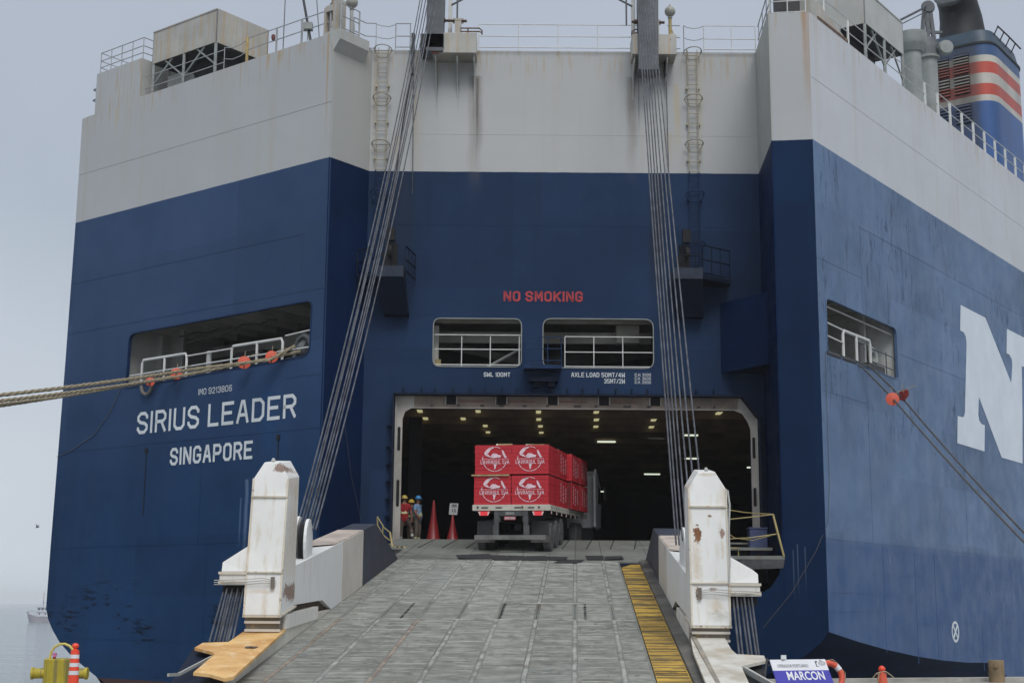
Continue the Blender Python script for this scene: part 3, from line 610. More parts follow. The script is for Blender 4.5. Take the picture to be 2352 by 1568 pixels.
mb = MB(); mb.tube([WING(2.95, 23.4, -.1), WING(3.15, 26.5, -.3)], .022, 5); mb.tube([WING(.9, 23.4, -.1), WING(1.5, 26.5, -.3)], .02, 5); part(mb, 'whip_aerial', M_GREY)

# --- derrick posts with platforms, knees and gear
def platform(x0, x1, side):
    mb = MB(); zt, zb2 = 23.72, 22.78
    mb.box(((x0 + x1) / 2, 52.95, (zt + zb2) / 2 + .05), (x1 - x0, 1.0, zt - zb2 - .1)); pf = part(mb, 'winch_platform', M_WHITE_RUST, bevel=.02)
    xs = (x0 + .12, (x0 + x1) / 2 + .1, x1 - .1) if side < 0 else (x0 + .1, (x0 + x1) / 2 - .05, x1 - .35)
    KN = lambda u, z, c: Vector((c, 53.5 - u, z))
    for xk in xs:
        mb = MB(); mb.prism(KN, [(0, 22.8), (.95, 22.8), (.85, 22.6), (.35, 22.3), (.12, 21.9), (0, 21.4)], xk - .02, xk + .02); sub(mb, 'knee', M_WHITE, pf)
    # gear on top
    xm = x1 - .75 if side < 0 else x0 + .95
    mb = MB(); mb.box((xm, 52.8, 24.05), (.26, .3, .7)); mb.box((xm, 52.8, 24.35), (.42, .2, .15)); sub(mb, 'bearing_block', M_WHITE_RUST, pf)
    mb = MB(); mb.tube([(xm - .95, 52.7, 24.32), (xm + .35, 52.7, 24.30)], .055, 7); mb.tube([(xm - .85, 52.7, 24.32), (xm - .5, 52.7, 24.32)], .1, 8); sub(mb, 'shackle_rod', rusty('rusted_rod', (.07, .04, .03), .9), pf)
    sx = 1 if side < 0 else -1
    mb = MB()
    for dz in (.10, .24): mb.tube([(xm + sx * .1, 52.6, zt + dz), (xm + sx * 1.05 * .8, 52.6, zt + dz), (xm + sx * .95, 52.6, zt + dz * .6), (xm + sx * .95, 52.6, zt - .02)], .03, 5)
    mb.tube([(xm + sx * .4, 52.6, zt), (xm + sx * .4, 52.6, zt + .25)], .03, 5)
    sub(mb, 'pipe_run', rusty('rusted_pipe', (.16, .10, .08), .8), pf)
platform(-3.2, -1.47, -1); platform(4.62, 6.35, 1)
mb = MB(); mb.box((-3.08, 52.42, 23.25), (.30, .06, .85)); part(mb, 'rusted_panel', rusty('rusted_panel_steel', (.24, .10, .06), .9))
for xa, xb, zl in ((-3.45, -2.78, 22.9), (4.85, 5.62, 22.2)):
    mb = MB(); mb.hexa([V(xa, 52.3, zl), V(xb, 52.3, zl), V(xb, 53.2, zl), V(xa, 53.2, zl), V(xa + .05, 52.3, 32), V(xb + .08, 52.3, 32), V(xb + .08, 53.2, 32), V(xa + .05, 53.2, 32)]); part(mb, 'derrick_post', M_GREY)
mb = MB(); mb.box((-3.55, 52.9, 23.3), (.25, .9, .7)); mb.box((-3.2, 52.35, 23.32), (.9, .1, .55)); part(mb, 'sheave_housing', M_DARK)
for x0, s in ((-2.55, 1), (4.72, -1)):
    mb = MB(); mb.box((x0, 53.1, 27.5), (.16, .2, 7.6)); part(mb, 'white_strut', M_WCLEAN)
    mb = MB(); mb.tube([(x0 + s * .28, 53.0, 24.3), (x0 + s * .28, 53.0, 29)], .035, 6); mb.tube([(x0 + s * .05, 53.0, 25.1), (x0 + s * .95, 53.0, 25.6), (x0 + s * .95, 53.0, 26.2)], .04, 6); mb.tube([(x0 + s * .05, 53, 25.75), (x0 + s * .95, 53, 25.75)], .035, 6); part(mb, 'light_bracket', M_GREY)
# small fixed sheaves on the wall edge
for x0 in (-4.02, 5.98):
    mb = MB(); mb.box((x0, 53.35, 23.6), (.13, .3, .8)); mb.box((x0, 53.25, 22.75), (.09, .25, .95)); part(mb, 'guide_sheave', M_DARK)
    mb = MB(); mb.tube([(x0 + .04, 53.3, 22.3), (x0 + .10, 53.3, 17.4)], .02, 5); part(mb, 'thin_wire', M_WIRE)
mb = MB(); mb.tube([(-4.05, 53.3, 22.4), (-4.35, 53.25, 20.3), (-4.9, 53.0, 15)], .03, 5); part(mb, 'thin_wire', M_DARK)

# --- caged ladders
def ladder(x, ztop, zbot, hoops):
    zc_ = BANDZ
    mats = rusty('ladder_paint_pale_%d' % int(abs(x)), (.47, .43, .33), .6), M_BLUE
    mb = MB()
    for s in (-.19, .19): mb.tube([(x + s, 53.38, ztop), (x + s, 53.38, zc_)], .022, 5)
    L = part(mb, 'ladder', mats[0])
    mb = MB()
    for s in (-.19, .19): mb.tube([(x + s, 53.38, zc_), (x + s, 53.38, zbot)], .022, 5)
    L2 = part(mb, 'ladder', mats[1])
    z = ztop - .25
    while z > zbot:
        mb = MB(); mb.tube([(x - .19, 53.36, z), (x + .19, 53.36, z)], .018, 5); sub(mb, 'rung', mats[0] if z > zc_ else mats[1], L if z > zc_ else L2); z -= .40
    for z in hoops:
        mb = MB(); pts = [(x - .19, 53.36, z - .25)] + [(x + .36 * math.cos(t), 53.3 - .62 * math.sin(t), z) for t in [math.pi * (1 - i / 8) for i in range(9)]] + [(x + .19, 53.36, z - .25)]
        mb.tube(pts, .02, 5); mb.tube([(x + .36 * math.cos(t), 53.3 - .62 * math.sin(t), z) for t in [0, math.pi]], .015, 4)
        mb.tube([(x - .30, 52.95, z), (x - .20, 52.98, z - .42), (x + .20, 52.98, z - .42), (x + .30, 52.95, z)], .016, 4)
        sub(mb, 'hoop', (rusty('hoop_paint', (.34, .31, .25), .5) if z > zc_ else M_BLUE), L if z > zc_ else L2)
    for z in (ztop - 1.6, ztop - 3.1, zc_ + .5, zc_ - 1.1):
        for s in (-.23, .23): mb = MB(); mb.box((x + s, 53.42, z), (.09, .14, .09)); sub(mb, 'clip', mats[0] if z > zc_ else mats[1], L if z > zc_ else L2)
ladder(-5.2, 23.45, 14.6, (23.3, 21.3, 19.4, 17.4)); ladder(7.08, 23.45, 14.7, (23.3, 21.35, 19.5, 17.45, 15.45))

# --- the two small balconies at mid height
def balcony(x0, x1, s):
    zf_ = 14.2
    mb = MB(); mb.box(((x0 + x1) / 2, 52.7, zf_ - .2), (x1 - x0, 1.5, .42)); b_ = part(mb, 'wire_balcony', M_BALC)
    mb = MB(); xa, xb = x0 - .1 * s, x1 - .1 * s
    mb.hexa([V(x0 + .25, 53.0, 12.55), V(x1 + .15, 53.0, 12.55), V(x1 + .15, 53.45, 12.55), V(x0 + .25, 53.45, 12.55), V(x0, 52.0, 13.8), V(x1, 52.0, 13.8), V(x1, 53.45, 13.8), V(x0, 53.45, 13.8)]); sub(mb, 'pedestal', M_BLUEDK, b_)
    mb = MB(); mb.box(((x0 + x1) / 2 - .15, 52.4, zf_ + .3), (.3, .4, .6)); mb.box(((x0 + x1) / 2, 52.9, zf_ + .55), (.4, .3, 1.1)); mb.box(((x0 + x1) / 2, 52.3, zf_ + 1.3), (.3, .3, .5)); mb.lathe([(.25, 0), (.25, .12)], ((x0 + x1) / 2 - .06, 52.15, zf_ + .6), 12, axis=(1, 0, 0)); sub(mb, 'winch', M_BLACK, b_)
    return b_
b1 = balcony(-5.15, -4.1, -1); b2 = balcony(6.05, 7.15, 1)
# rails sloping out to the side
def srail(parent, a, bb, offs, mat=M_BLUEDK):
    mb = MB()
    for dz in offs: mb.tube([a + V(0, 0, dz), bb + V(0, 0, dz)], .03, 5)
    r_ = sub(mb, 'railing', mat, parent)
    for f in (0, .33, .66, 1): pm = MB(); q = a.lerp(bb, f); pm.tube([q, q + V(0, 0, max(offs))], .022, 5); o = pm.build('railing_post', mat); keep(o, ship)
srail(b1, V(-4.05, 52.1, 13.95), V(-3.75, 53.3, 13.9), (.1, .55, 1.05)); 
mb = MB(); mb.add([V(7.15, 52.0, 13.95), V(8.35, 52.9, 13.95), V(8.35, 53.42, 13.95), V(7.15, 53.42, 13.95), V(7.15, 52.0, 13.8), V(8.35, 52.9, 13.8), V(8.35, 53.42, 13.8), V(7.15, 53.42, 13.8)], [(0, 1, 2, 3), (4, 7, 6, 5), (0, 4, 5, 1), (1, 5, 6, 2)]); sub(mb, 'walkway', M_BLUEDK, b2)
srail(b2, V(7.15, 52.0, 13.95), V(8.32, 52.9, 13.95), (.08, .6, 1.15))
srail(b2, V(6.4, 52.0, 14.2), V(7.15, 52.0, 14.2), (.5, 1.0))
mb = MB(); mb.add([V(-5.95, 53.0, 13.9), V(-5.15, 52.0, 13.9), V(-5.15, 53.42, 13.9), V(-5.65, 53.42, 13.9), V(-5.95, 53.0, 13.75), V(-5.15, 52.0, 13.75), V(-5.15, 53.42, 13.75), V(-5.65, 53.42, 13.75)], [(0, 1, 2, 3), (4, 7, 6, 5), (0, 4, 5, 1)]); sub(mb, 'walkway', M_BLUEDK, b1)
srail(b1, V(-5.95, 52.9, 13.9), V(-5.2, 52.0, 13.9), (.1, .6, 1.1))

# --- panel across the right corner of the recess
mb = MB(); A, B_ = MID.px(1650, 692), None
mb.hexa([V(8.0, 53.40, 10.45), V(9.40, 51.3, 10.45), V(9.7, 51.3, 10.45), V(9.6, 53.45, 10.45), V(8.0, 53.40, 13.15), V(9.40, 51.3, 13.15), V(9.7, 51.3, 13.15), V(9.6, 53.45, 13.15)]); part(mb, 'corner_casing', M_SREC)
# --- little pilot platform between the windows
mb = MB(); mb.box((1.18, 53.05, 10.52), (1.42, .85, .14)); pp = part(mb, 'pilot_platform', M_BLUE)
mb = MB(); mb.box((1.2, 53.2, 10.1), (1.1, .5, .18)); mb.box((.95, 53.3, 9.95), (.25, .3, .25)); mb.box((1.5, 53.3, 9.95), (.25, .3, .25)); sub(mb, 'support', M_BLUEDK, pp)
for zz in (10.75, 11.2, 11.65):
    mb = MB(); mb.tube([(.5, 53.4, zz), (.5, 52.65, zz), (1.86, 52.65, zz), (1.86, 53.4, zz)], .02, 5); sub(mb, 'rail', M_BLUE, pp)
for xx in (.5, 1.35, 1.86):
    mb = MB(); mb.tube([(xx, 52.65, 10.55), (xx, 52.65, 11.66)], .02, 5); sub(mb, 'post', M_BLUE, pp)

# --- doorway frame
mb = MB()
OUT = [(-4.46, 3.95), (-4.46, 9.52), (8.72, 9.52), (9.36, 8.66), (9.36, 3.95)]
INN = [(-4.13, 3.94), (-4.13, 8.6), (-4.04, 8.88), (-3.8, 9.02), (8.45, 9.02), (8.75, 8.9), (8.95, 8.6), (9.06, 8.3), (9.06, 3.94)]
mb.prism(MID, OUT + [(9.06, 3.95)] + [p for p in reversed(INN)][1:-1] + [(-4.13, 3.95)], .05, -.02); part(mb, 'door_frame', M_CREAM)
mb = MB(); mb.fbox(MID, -3.7, 8.6, 9.06, 9.47, .055, .062); part(mb, 'lintel_shade_face', M_CREAM_SHADE)  # thin sheet on the frame top, its brown is painted shade
for a_, b_ in zip(OUT[:-1], OUT[1:]):
    mb = MB(); mb.bar(MID(a_[0], a_[1], .25), MID(b_[0], b_[1], .25), .07, .42, up=(0, -1, 0)); part(mb, 'frame_flange', M_BLUEDK)
mb = MB(); mb.fbox(MID, -4.40, -4.36, 4, 9.4, .05, .16); part(mb, 'seal_strip', M_WHITE)
mb = MB(); mb.fbox(MID, 9.27, 9.31, 4, 8.7, .05, .16); part(mb, 'seal_strip', M_WHITE)
for xx, z0, z1 in ((-4.25, 7.4, 8.3), (-4.25, 5.3, 6.3), (9.17, 7.2, 8.0), (9.17, 5.4, 6.1)):
    mb = MB(); mb.prism(MID, rrect(xx - .055, z0, xx + .055, z1, .05), .06, .052); part(mb, 'slot', M_BLACK)
for k, xx in enumerate((-2.5, -.6, 1.35, 3.3, 5.25)):
    mb = MB(); mb.fbox(MID, xx, xx + .42, 9.17, 9.48, .062, .09); lt = part(mb, 'latch_box', M_BLACK)
    for s in (0, .42): pm = MB(); pm.fbox(MID, xx + s - .02, xx + s + .02, 9.17, 9.48, .062, .14); sub(pm, 'bracket', M_CREAM, lt)
    if k < 4: pm = MB(); pm.tube([MID(xx + .5, 9.3, .1), MID(xx + 1.5, 9.3, .1)], .028, 5); part(pm, 'rod', rusty('latch_rod_paint', (.28, .17, .14), .6))
for k in range(13):
    pm = MB(); xx = -3 + k * .9 + R.uniform(-.2, .2); pm.fbox(MID, xx, xx + R.uniform(.05, .3), 9.1, 9.16, .062, .09); part(pm, 'fitting', M_DARK)
xs = [-4.2, -3.85, -3.45, -2.9, -2.5, -1.85, -1.0, -.6, -.15, .4, .85, 1.25, 1.7, 1.95, 2.75, 3.2, 4.7, 5.15, 5.6, 5.85]
KN = lambda u, z, c: Vector((c, 53.5 - u, z))
for i, xx in enumerate([-4.1 + k * .62 + R.uniform(-.08, .08) for k in range(20)]):
    mb = MB(); mb.prism(KN, [(0, 9.56), (.38, 9.56), (.05, 9.83), (0, 9.83)], xx - .02, xx + .02); part(mb, 'cleat', M_BLUEDK)
for zz in (8.3, 7.5, 6.85, 6.2, 5.55, 4.9):
    mb = MB(); mb.hexa([V(-4.72, 53.45, zz - .03), V(-4.5, 53.45, zz - .03), V(-4.5, 53.15, zz - .03), V(-4.55, 53.15, zz - .03), V(-4.72, 53.45, zz + .03), V(-4.5, 53.45, zz + .03), V(-4.5, 53.15, zz + .03), V(-4.55, 53.15, zz + .03)]); part(mb, 'cleat', M_BLUEDK)

# --- the hold
mb = MB()
hp = [(-5.6, 53.6), (9.6, 53.6), (24, 112), (-14, 112)]
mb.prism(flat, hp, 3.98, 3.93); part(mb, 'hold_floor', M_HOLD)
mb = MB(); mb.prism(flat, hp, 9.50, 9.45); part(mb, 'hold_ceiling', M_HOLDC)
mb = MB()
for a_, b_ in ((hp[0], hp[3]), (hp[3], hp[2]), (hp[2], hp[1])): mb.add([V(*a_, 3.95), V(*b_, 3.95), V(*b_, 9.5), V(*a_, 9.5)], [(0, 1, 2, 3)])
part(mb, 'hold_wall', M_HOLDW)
for k in range(14):
    y = 54.6 + k * 2.25; mb = MB(); hw = (y - 53.6) * .16
    mb.box(((2 + k * .1), y, 9.30), (15.0 + 2 * hw, .14, .34)); part(mb, 'ceiling_beam', M_HOLDC)
for k in range(7):
    for j in range(11):
        if R.random() < .3: continue
        mb = MB(); mb.box((-4.2 + j * 1.33, 55.3 + k * 2.25, 9.42), (.24, .16, .06)); part(mb, 'ceiling_socket', M_BLACK)
rows = [(964, 943), (977, 960), (1063.5, 960), (1098, 943), (1114.6, 977.6), (1121, 993.6), (1236.8, 946.4), (1237.6, 961.5), (1241, 979.7), (1243, 994), (1370, 945), (1370, 963), (1368, 980.6), (1502, 963), (1495.5, 981), (1652, 947.5)]
for (a_, b_) in rows:
    zt = 9.32; q = atZ(a_, b_, zt); mb = MB(); sw = .13; ln = .85 if b_ < 970 else .95
    mb.box((q.x, q.y, zt), (sw * 1.5, ln, .05)); part(mb, 'ceiling_lamp', M_LAMP)
for (a_, b_, dx) in ((1355, 1021, .42), (1390, 1019, .42), (1502, 1010, .36), (1583, 1057, .34), (1494, 1092, .42), (1582, 1004.6, .3), (1382, 1131, .2), (1157, 1026, .35), (1224, 1026.5, .35), (1718, 1077, .2)):
    zt = 9.2 if b_ < 1040 else 8.6; q = atZ(a_, b_, zt); q = atY(a_, b_, min(q.y, 98)); mb = MB(); mb.bar(q - V(dx, .9, 0), q + V(dx, -.9, 0), .10, .07); part(mb, 'ceiling_lamp', M_LAMP2)
mb = MB(); mb.box((-3.9, 57.5, 6.7), (.5, .5, 5.5)); part(mb, 'hold_pillar', M_HOLDW)

# --- lettering
def lettering(fr, s, p0, p1, ptop, mat, bold=1.0, name='lettering', c=.013):
    u0, z0 = fr.px(*p0); u1, z1 = fr.px(*p1); uz, zt = fr.px(*ptop)
    mb = MB(); zb0 = (z0 + z1) / 2
    if u1 < u0:      # wall coordinate runs right to left
        f2 = lambda u, z, c_: fr(u0 - u, z, c_); w = u0 - u1
    else: f2 = lambda u, z, c_: fr(u0 + u, z, c_); w = u1 - u0
    block_text(mb, s, f2, 0, zb0, w, zt - z0, c, bold); return part(mb, name, mat)
lettering(WING, 'IMO 9213806', (456, 907), (533, 898), (456, 893), M_LETTER, .8)
lettering(WING, 'SIRIUS LEADER', (314, 999), (680, 957), (314, 949), M_LETTER, .98)
lettering(WING, 'SINGAPORE', (390, 1071), (580, 1051), (390, 1031), M_LETTER, 1.25)
lettering(MID, 'NO SMOKING', (1156.6, 692.5), (1338.6, 692.5), (1156.6, 669), M_REDLET, 1.35)
lettering(MID, 'SWL 100MT', (1111, 865), (1172, 865), (1111, 855), M_LETTER, 1.15)
lettering(MID, 'AXLE LOAD 50MT/4W', (1312, 866), (1435, 866), (1312, 855.5), M_LETTER, 1.15)
lettering(MID, '35MT/2W', (1387.6, 880.5), (1435, 880.5), (1387.6, 870), M_LETTER, 1.15)
for i, s in enumerate(('C.H. 5100', 'C.H. 3600', 'C.H. 2900')):
    y = 864 + i * 8.6; lettering(MID, s, (1458, y), (1495, y), (1458, y - 6.6), M_LETTER, 1.05)
# the big white letter on the side
mb = MB()
N = [(15.27, 14.95), (18.75, 14.95), (19.05, 14.55), (22.3, 10.62 + .35), (22.4, 12.9), (22.2, 13.5), (21.66, 13.72), (21.66, 15.0), (26.3, 15.0), (26.3, 13.72), (25.3, 13.55), (24.9, 12.9), (24.9, 8.6), (21.0, 8.6), (20.7, 8.9), (18.0, 11.9), (17.35, 12.55),
     (17.35, 10.7), (17.5, 10.15), (17.9, 9.85), (17.9, 8.6), (13.94, 8.6), (13.94, 9.83), (15.0, 9.9), (15.25, 10.3), (15.6, 13.1), (15.45, 13.55), (15.1, 13.7)]
def NP(x, y): return SIDE.px(*((2750 + x * .4464) / 1.27551, (700 + y * .4464) / 1.27551))
npx = [(143, 433), (305, 517), (475, 945), (482, 830), (478, 790), (462, 758), (444, 750), (447, 590), (600, 668)]
npx2 = [(549, 1472), (412, 1433), (262, 1035), (258, 1150), (264, 1190), (280, 1214), (301, 1221), (299, 1393), (121, 1338), (124, 1160), (150, 1168), (164, 1167), (171, 1140), (182, 690), (176, 640), (162, 612), (140, 600)]
pa = [NP(*p) for p in npx]; pb = [NP(*p) for p in npx2]
ur = pa[-1][0]
mb.prism(SIDE, pa + [(ur + 1.2, pa[-1][1]), (ur + 1.2, 13.6), (NP(553, 1000)[0], 13.4), (NP(551, 1200)[0], 11)] + pb, .014, .006); part(mb, 'lettering', M_NWHITE)
# tug mark
mb = MB(); u0, z0 = SIDE.px(2194, 1450); ro = .44
ring = [(u0 + ro * math.cos(t), z0 + ro * .98 * math.sin(t)) for t in [i * math.pi / 14 for i in range(28)]]; rin = [(u0 + (p[0] - u0) * .76, z0 + (p[1] - z0) * .76) for p in ring]
mb.prism(SIDE, ring, .014, .006, [rin])
for sgn in (-1, 1):
    a_, b_ = Vector((u0 - .25, z0 - .25 * sgn)), Vector((u0 + .25, z0 + .25 * sgn)); d = (b_ - a_).normalized(); nn = Vector((-d.y, d.x)) * .05
    mb.prism(SIDE, [tuple(a_ - nn), tuple(b_ - nn), tuple(b_ + nn), tuple(a_ + nn)], .020 + sgn * .003, .006)
part(mb, 'tug_mark', M_LETTER)
# little studs and vertical rods on the transom
for (a_, b_, l_) in ((337, 1035, 2.6), (640, 1004, 2.3)):
    u, z = WING.px(a_, b_); mb = MB(); mb.fbox(WING, u - .07, u + .07, z - .1, z + .1, 0, .05); mb.fbox(WING, u - .018, u + .018, z - l_, z - .1, 0, .02); part(mb, 'drain_pipe', M_BLACK)

# --- fairleads, rollers and the big white rails at the openings
def urail(fr, us, z0, h, c=-.12, r=.06, lean=0):
    mb = MB(); a_, b_ = us[0], us[-1]
    mb.tube([fr(a_, z0, c), fr(a_, z0 + h - .15, c), fr(a_ + (.08 if b_ > a_ else -.08), z0 + h, c), fr(b_ - (.08 if b_ > a_ else -.08), z0 + h, c), fr(b_, z0 + h - .15, c), fr(b_, z0, c)], r, 7)
    for u in us[1:-1]: mb.tube([fr(u, z0, c), fr(u, z0 + h, c)], r, 7)
    return part(mb, 'guard_rail', M_WCLEAN, smooth=True)
for pxs in (((325, 868), (377, 850), (428, 843)), ((532, 818), (590, 808), (649, 800))):
    us = [WING.px(q[0], q[1], -.12)[0] for q in pxs]; urail(WING, us, 10.62, 1.02, r=.055)
rails(None, [WING(11.6, 11.05, -.1), WING(.8, 11.15, -.1)], 1, (0.0,), [], r=.03, mat=M_WCLEAN); rails(None, [WING(8.0, 11.52, -.1), WING(5.2, 11.55, -.1)], 1, (0,), [], r=.03)
mb = MB(); mb.fbox(WING, 6.55, 6.75, 10.55, 11.6, -.2, -.12); part(mb, 'rail_plate', M_WHITE)
rails(None, [WING(2.2, 11.72, -.1), WING(.7, 11.8, -.1)], 1, (0,), [], r=.03)
for u in (10.9, 8.7, 4.4, 2.35):
    mb = MB(); mb.tube([WING(u + .45, 10.66, -.15), WING(u - .45, 10.68, -.15)], .11, 10); part(mb, 'roller', M_GREY, smooth=True)
mb = MB(); mb.tube([WING(1.95, 10.8, -.4), WING(1.93, 11.3, -.4), WING(1.75, 11.6, -.4), WING(1.5, 11.7, -.4), WING(1.25, 11.6, -.4), WING(1.1, 11.3, -.4), WING(1.08, 10.8, -.4)], .10, 10); mb.lathe([(.28, -.2), (.36, 0), (.28, .2)], WING(1.5, 11.2, -.5), 16, axis=(.789, -.614, 0)); part(mb, 'fairlead_frame', M_GREY, smooth=True)
mb = MB(); mb.fbox(WING, .9, 2.1, 10.62, 10.85, -.6, -.1); part(mb, 'fairlead_base', M_GREY)
mb = MB(); mb.lathe([(.36, -.1), (.42, 0), (.36, .1)], WING(.95, 11.4, -.9), 16, axis=(-.614, -.789, 0)); part(mb, 'bollard_head', M_GREY, smooth=True)
mb = MB(); mb.tube([WING(10.15, 10.75, .05)] + [WING(10.15 + .34 * math.cos(t), 10.5 + .38 * math.sin(t), .12) for t in [math.pi * (1 + i / 8) for i in range(9)]], .07, 8); part(mb, 'chafe_sleeve', plain('canvas_sleeve', (.16, .15, .13), .9), smooth=True)
us = [SIDE.px(q[0], q[1], -.12)[0] for q in ((1937, 815), (1968, 830), (2000, 850))]; urail(SIDE, us, 10.6, 1.12, r=.06)
rails(None, [SIDE(.7, 11.78, -.1), SIDE(us[0], 11.72, -.1)], 1, (0, -.48), [], r=.03); rails(None, [SIDE(us[-1], 11.45, -.1), SIDE(7.4, 11.4, -.1)], 1, (0, -.5), [SIDE(6.5, 10.9, -.1) - V(0, 0, .4)], r=.025, mat=M_GREY)
mb = MB(); mb.lathe([(.30, -.12), (.42, 0), (.34, .1), (.22, .06), (.18, -.08)], SIDE(5.35, 11.15, -.2), 18, axis=(.807, -.59, 0)); part(mb, 'fairlead_ring', M_GREYL, smooth=True)
mb = MB(); mb.fbox(SIDE, 4.6, 6.2, 10.55, 10.85, -.5, -.05); part(mb, 'fairlead_base', M_DARK)
for u in (1.2, 2.6, 4.0): mb = MB(); mb.tube([SIDE(u - .6, 10.62, -.1), SIDE(u + .6, 10.62, -.1)], .13, 9); part(mb, 'roller', M_DARK, smooth=True)

# --- funnel
ZF = 23.3
FU = Frame((0, 0), (-.789, .614), (-.59, -.807))
fc = atY(2272, 200, 79.0); FQ = Vector((fc.x, fc.y, 0))
t = NT('funnel_paint'); z = t.axis(2)
def zpx(y): return atY(2268, y, 79.2).z
bands = [(zpx(234), (.030, .10, .30)), (zpx(220), (.55, .52, .46)), (zpx(194), (.50, .075, .045)), (zpx(170), (.52, .49, .44)), (zpx(144), (.50, .075, .045)), (zpx(129), (.55, .53, .47)), (99, (.035, .09, .22))]
c = t.mix(t.noise(.6, 3), (.026, .095, .29), (.035, .115, .33))
for i in range(len(bands) - 1): c = t.mix(t.math('GREATER_THAN', z, bands[i][0]), c, bands[i + 1][1])
soot = t.math('MULTIPLY', t.ramp(t.noise(.7, 4, vec=(1, 1, .3)), .35, .7), .55)
soot = t.math('MAXIMUM', soot, t.ramp(z, zpx(105), zpx(95), 0, .9))
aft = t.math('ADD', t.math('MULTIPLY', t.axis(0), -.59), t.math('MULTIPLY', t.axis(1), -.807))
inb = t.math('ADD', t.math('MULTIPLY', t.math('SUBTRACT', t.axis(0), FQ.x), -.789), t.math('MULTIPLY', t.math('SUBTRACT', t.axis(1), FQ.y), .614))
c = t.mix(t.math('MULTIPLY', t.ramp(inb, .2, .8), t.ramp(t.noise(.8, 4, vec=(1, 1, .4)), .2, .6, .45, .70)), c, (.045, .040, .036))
c = t.mix(t.math('MULTIPLY', soot, .6), c, (.030, .035, .042))
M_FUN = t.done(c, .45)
M_SOOT = plain('sooty_steel', (.012, .014, .017), .6, .4, 1.0)
def fplan(w, l, r): # aft-starboard corner at FQ; w inboard, l forward
    pts = [(0, 0), (w, 0), (w, l), (0, l)]; return roundpoly(pts, r, 6)
def FP(a, b, z): return FQ + Vector((-.789, .614, 0)) * (a - .35) + Vector((.59, .807, 0)) * (b - .35) + Vector((0, 0, z))
FW_, FL_ = 5.6, 6.5
def fprism(mb, pts, z0, z1, s0=1.0, s1=1.0):
    k = len(pts); cx, cy = FW_ / 2, FL_ / 2
    vs = [FP(cx + (a - cx) * s0, cy + (b - cy) * s0, z0) for a, b in pts] + [FP(cx + (a - cx) * s1, cy + (b - cy) * s1, z1) for a, b in pts]
    mb.add(vs, [(i, (i + 1) % k, k + (i + 1) % k, k + i) for i in range(k)] + [tuple(range(k - 1, -1, -1)), tuple(range(k, 2 * k))])
fp = fplan(FW_, FL_, 1.3); zt = zpx(103); ztt = zpx(68)
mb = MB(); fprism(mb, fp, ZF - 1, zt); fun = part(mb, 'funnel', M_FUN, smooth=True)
mb = MB(); fprism(mb, fp, zt, zt + .12, 1.02, 1.02); sub(mb, 'rim', M_SOOT, fun)
mb = MB(); fprism(mb, fp, zt + .12, ztt, .99, .93); sub(mb, 'funnel_cap', plain('funnel_cap_paint', (.028, .055, .085), .5, .3, .6), fun, smooth=True)
mb = MB(); fprism(mb, fplan(FW_, FL_ * .55, 1.0), zt + .1, ztt + .2, .80, .76); sub(mb, 'soot_casing', M_SOOT, fun)
# exhaust cowl bent over backwards
pb0 = FP(2.4, 2.3, ztt - .4); up_ = V(0, 0, 1); bk = V(-.59, -.807, 0)
pts = [pb0, pb0 + up_ * 1.2, pb0 + up_ * 2.1 + bk * .12, pb0 + up_ * 2.9 + bk * .55, pb0 + up_ * 3.35 + bk * 1.25, pb0 + up_ * 3.45 + bk * 1.9]
mb = MB(); mb.tube(pts, [1.45, 1.35, 1.25, 1.15, 1.1, 1.1], 20); sub(mb, 'exhaust_cowl', M_SOOT, fun, smooth=True)
mb = MB(); mb.lathe([(1.0, 0), (1.12, .02), (1.12, .14), (1.0, .16)], pts[-1] - bk * .02, 20, axis=bk); sub(mb, 'cowl_flange', M_GREY, fun)
mb = MB(); mb.lathe([(.45, 0), (.45, .5), (.32, .8), (.1, .9)], FP(4.4, 1.0, ztt - .1), 12); mb.lathe([(.28, 0), (.28, .6)], FP(5.0, .8, ztt - .1), 10); sub(mb, 'small_exhaust', M_SOOT, fun, smooth=True)
mb = MB(); mb.tube([FP(a, b, ztt + .3) for a, b in ((-.1, 1.2), (-.15, 3), (-.15, 5.5))], .05, 5)
for b_ in (1.2, 2.3, 3.4, 4.5): mb.tube([FP(-.12, b_, ztt + .3), FP(.15, b_, ztt - .2)], .04, 5)
sub(mb, 'grab_rail', M_DARK, fun)
# louvres on the aft face
def louvre(a0, a1, z0, z1):
    mb = MB(); FA = lambda a, z, c: FP(a, .0 - c, z)
    mb.prism(FA, [(a0, z0), (a1, z0), (a1, z1), (a0, z1)], .02, .10); L = sub(mb, 'louvre', M_BLACK, fun)
    mb = MB(); n = int((z1 - z0) / .17)
    for i in range(n):
        zz = z0 + (z1 - z0) * (i + .5) / n
        mb.hexa([FP(a0, -.10, zz - .05), FP(a1, -.10, zz - .05), FP(a1, -.16, zz - .05), FP(a0, -.16, zz - .05), FP(a0, -.06, zz + .02), FP(a1, -.06, zz + .02), FP(a1, -.11, zz + .04), FP(a0, -.11, zz + .04)])
    tag(sub(mb, 'louvre_slats', M_FUN, fun), kind='stuff')
for a0, a1 in ((1.35, 2.25), (2.55, 3.5), (4.15, 5.2)):
    z4, z3, z2, z1_, = zpx(121), zpx(168), zpx(216), zpx(280)
    louvre(a0, a1, z3 + .05, z4); louvre(a0, a1, z2 + .1, z3 - .05); louvre(a0, a1, z1_, zpx(236))

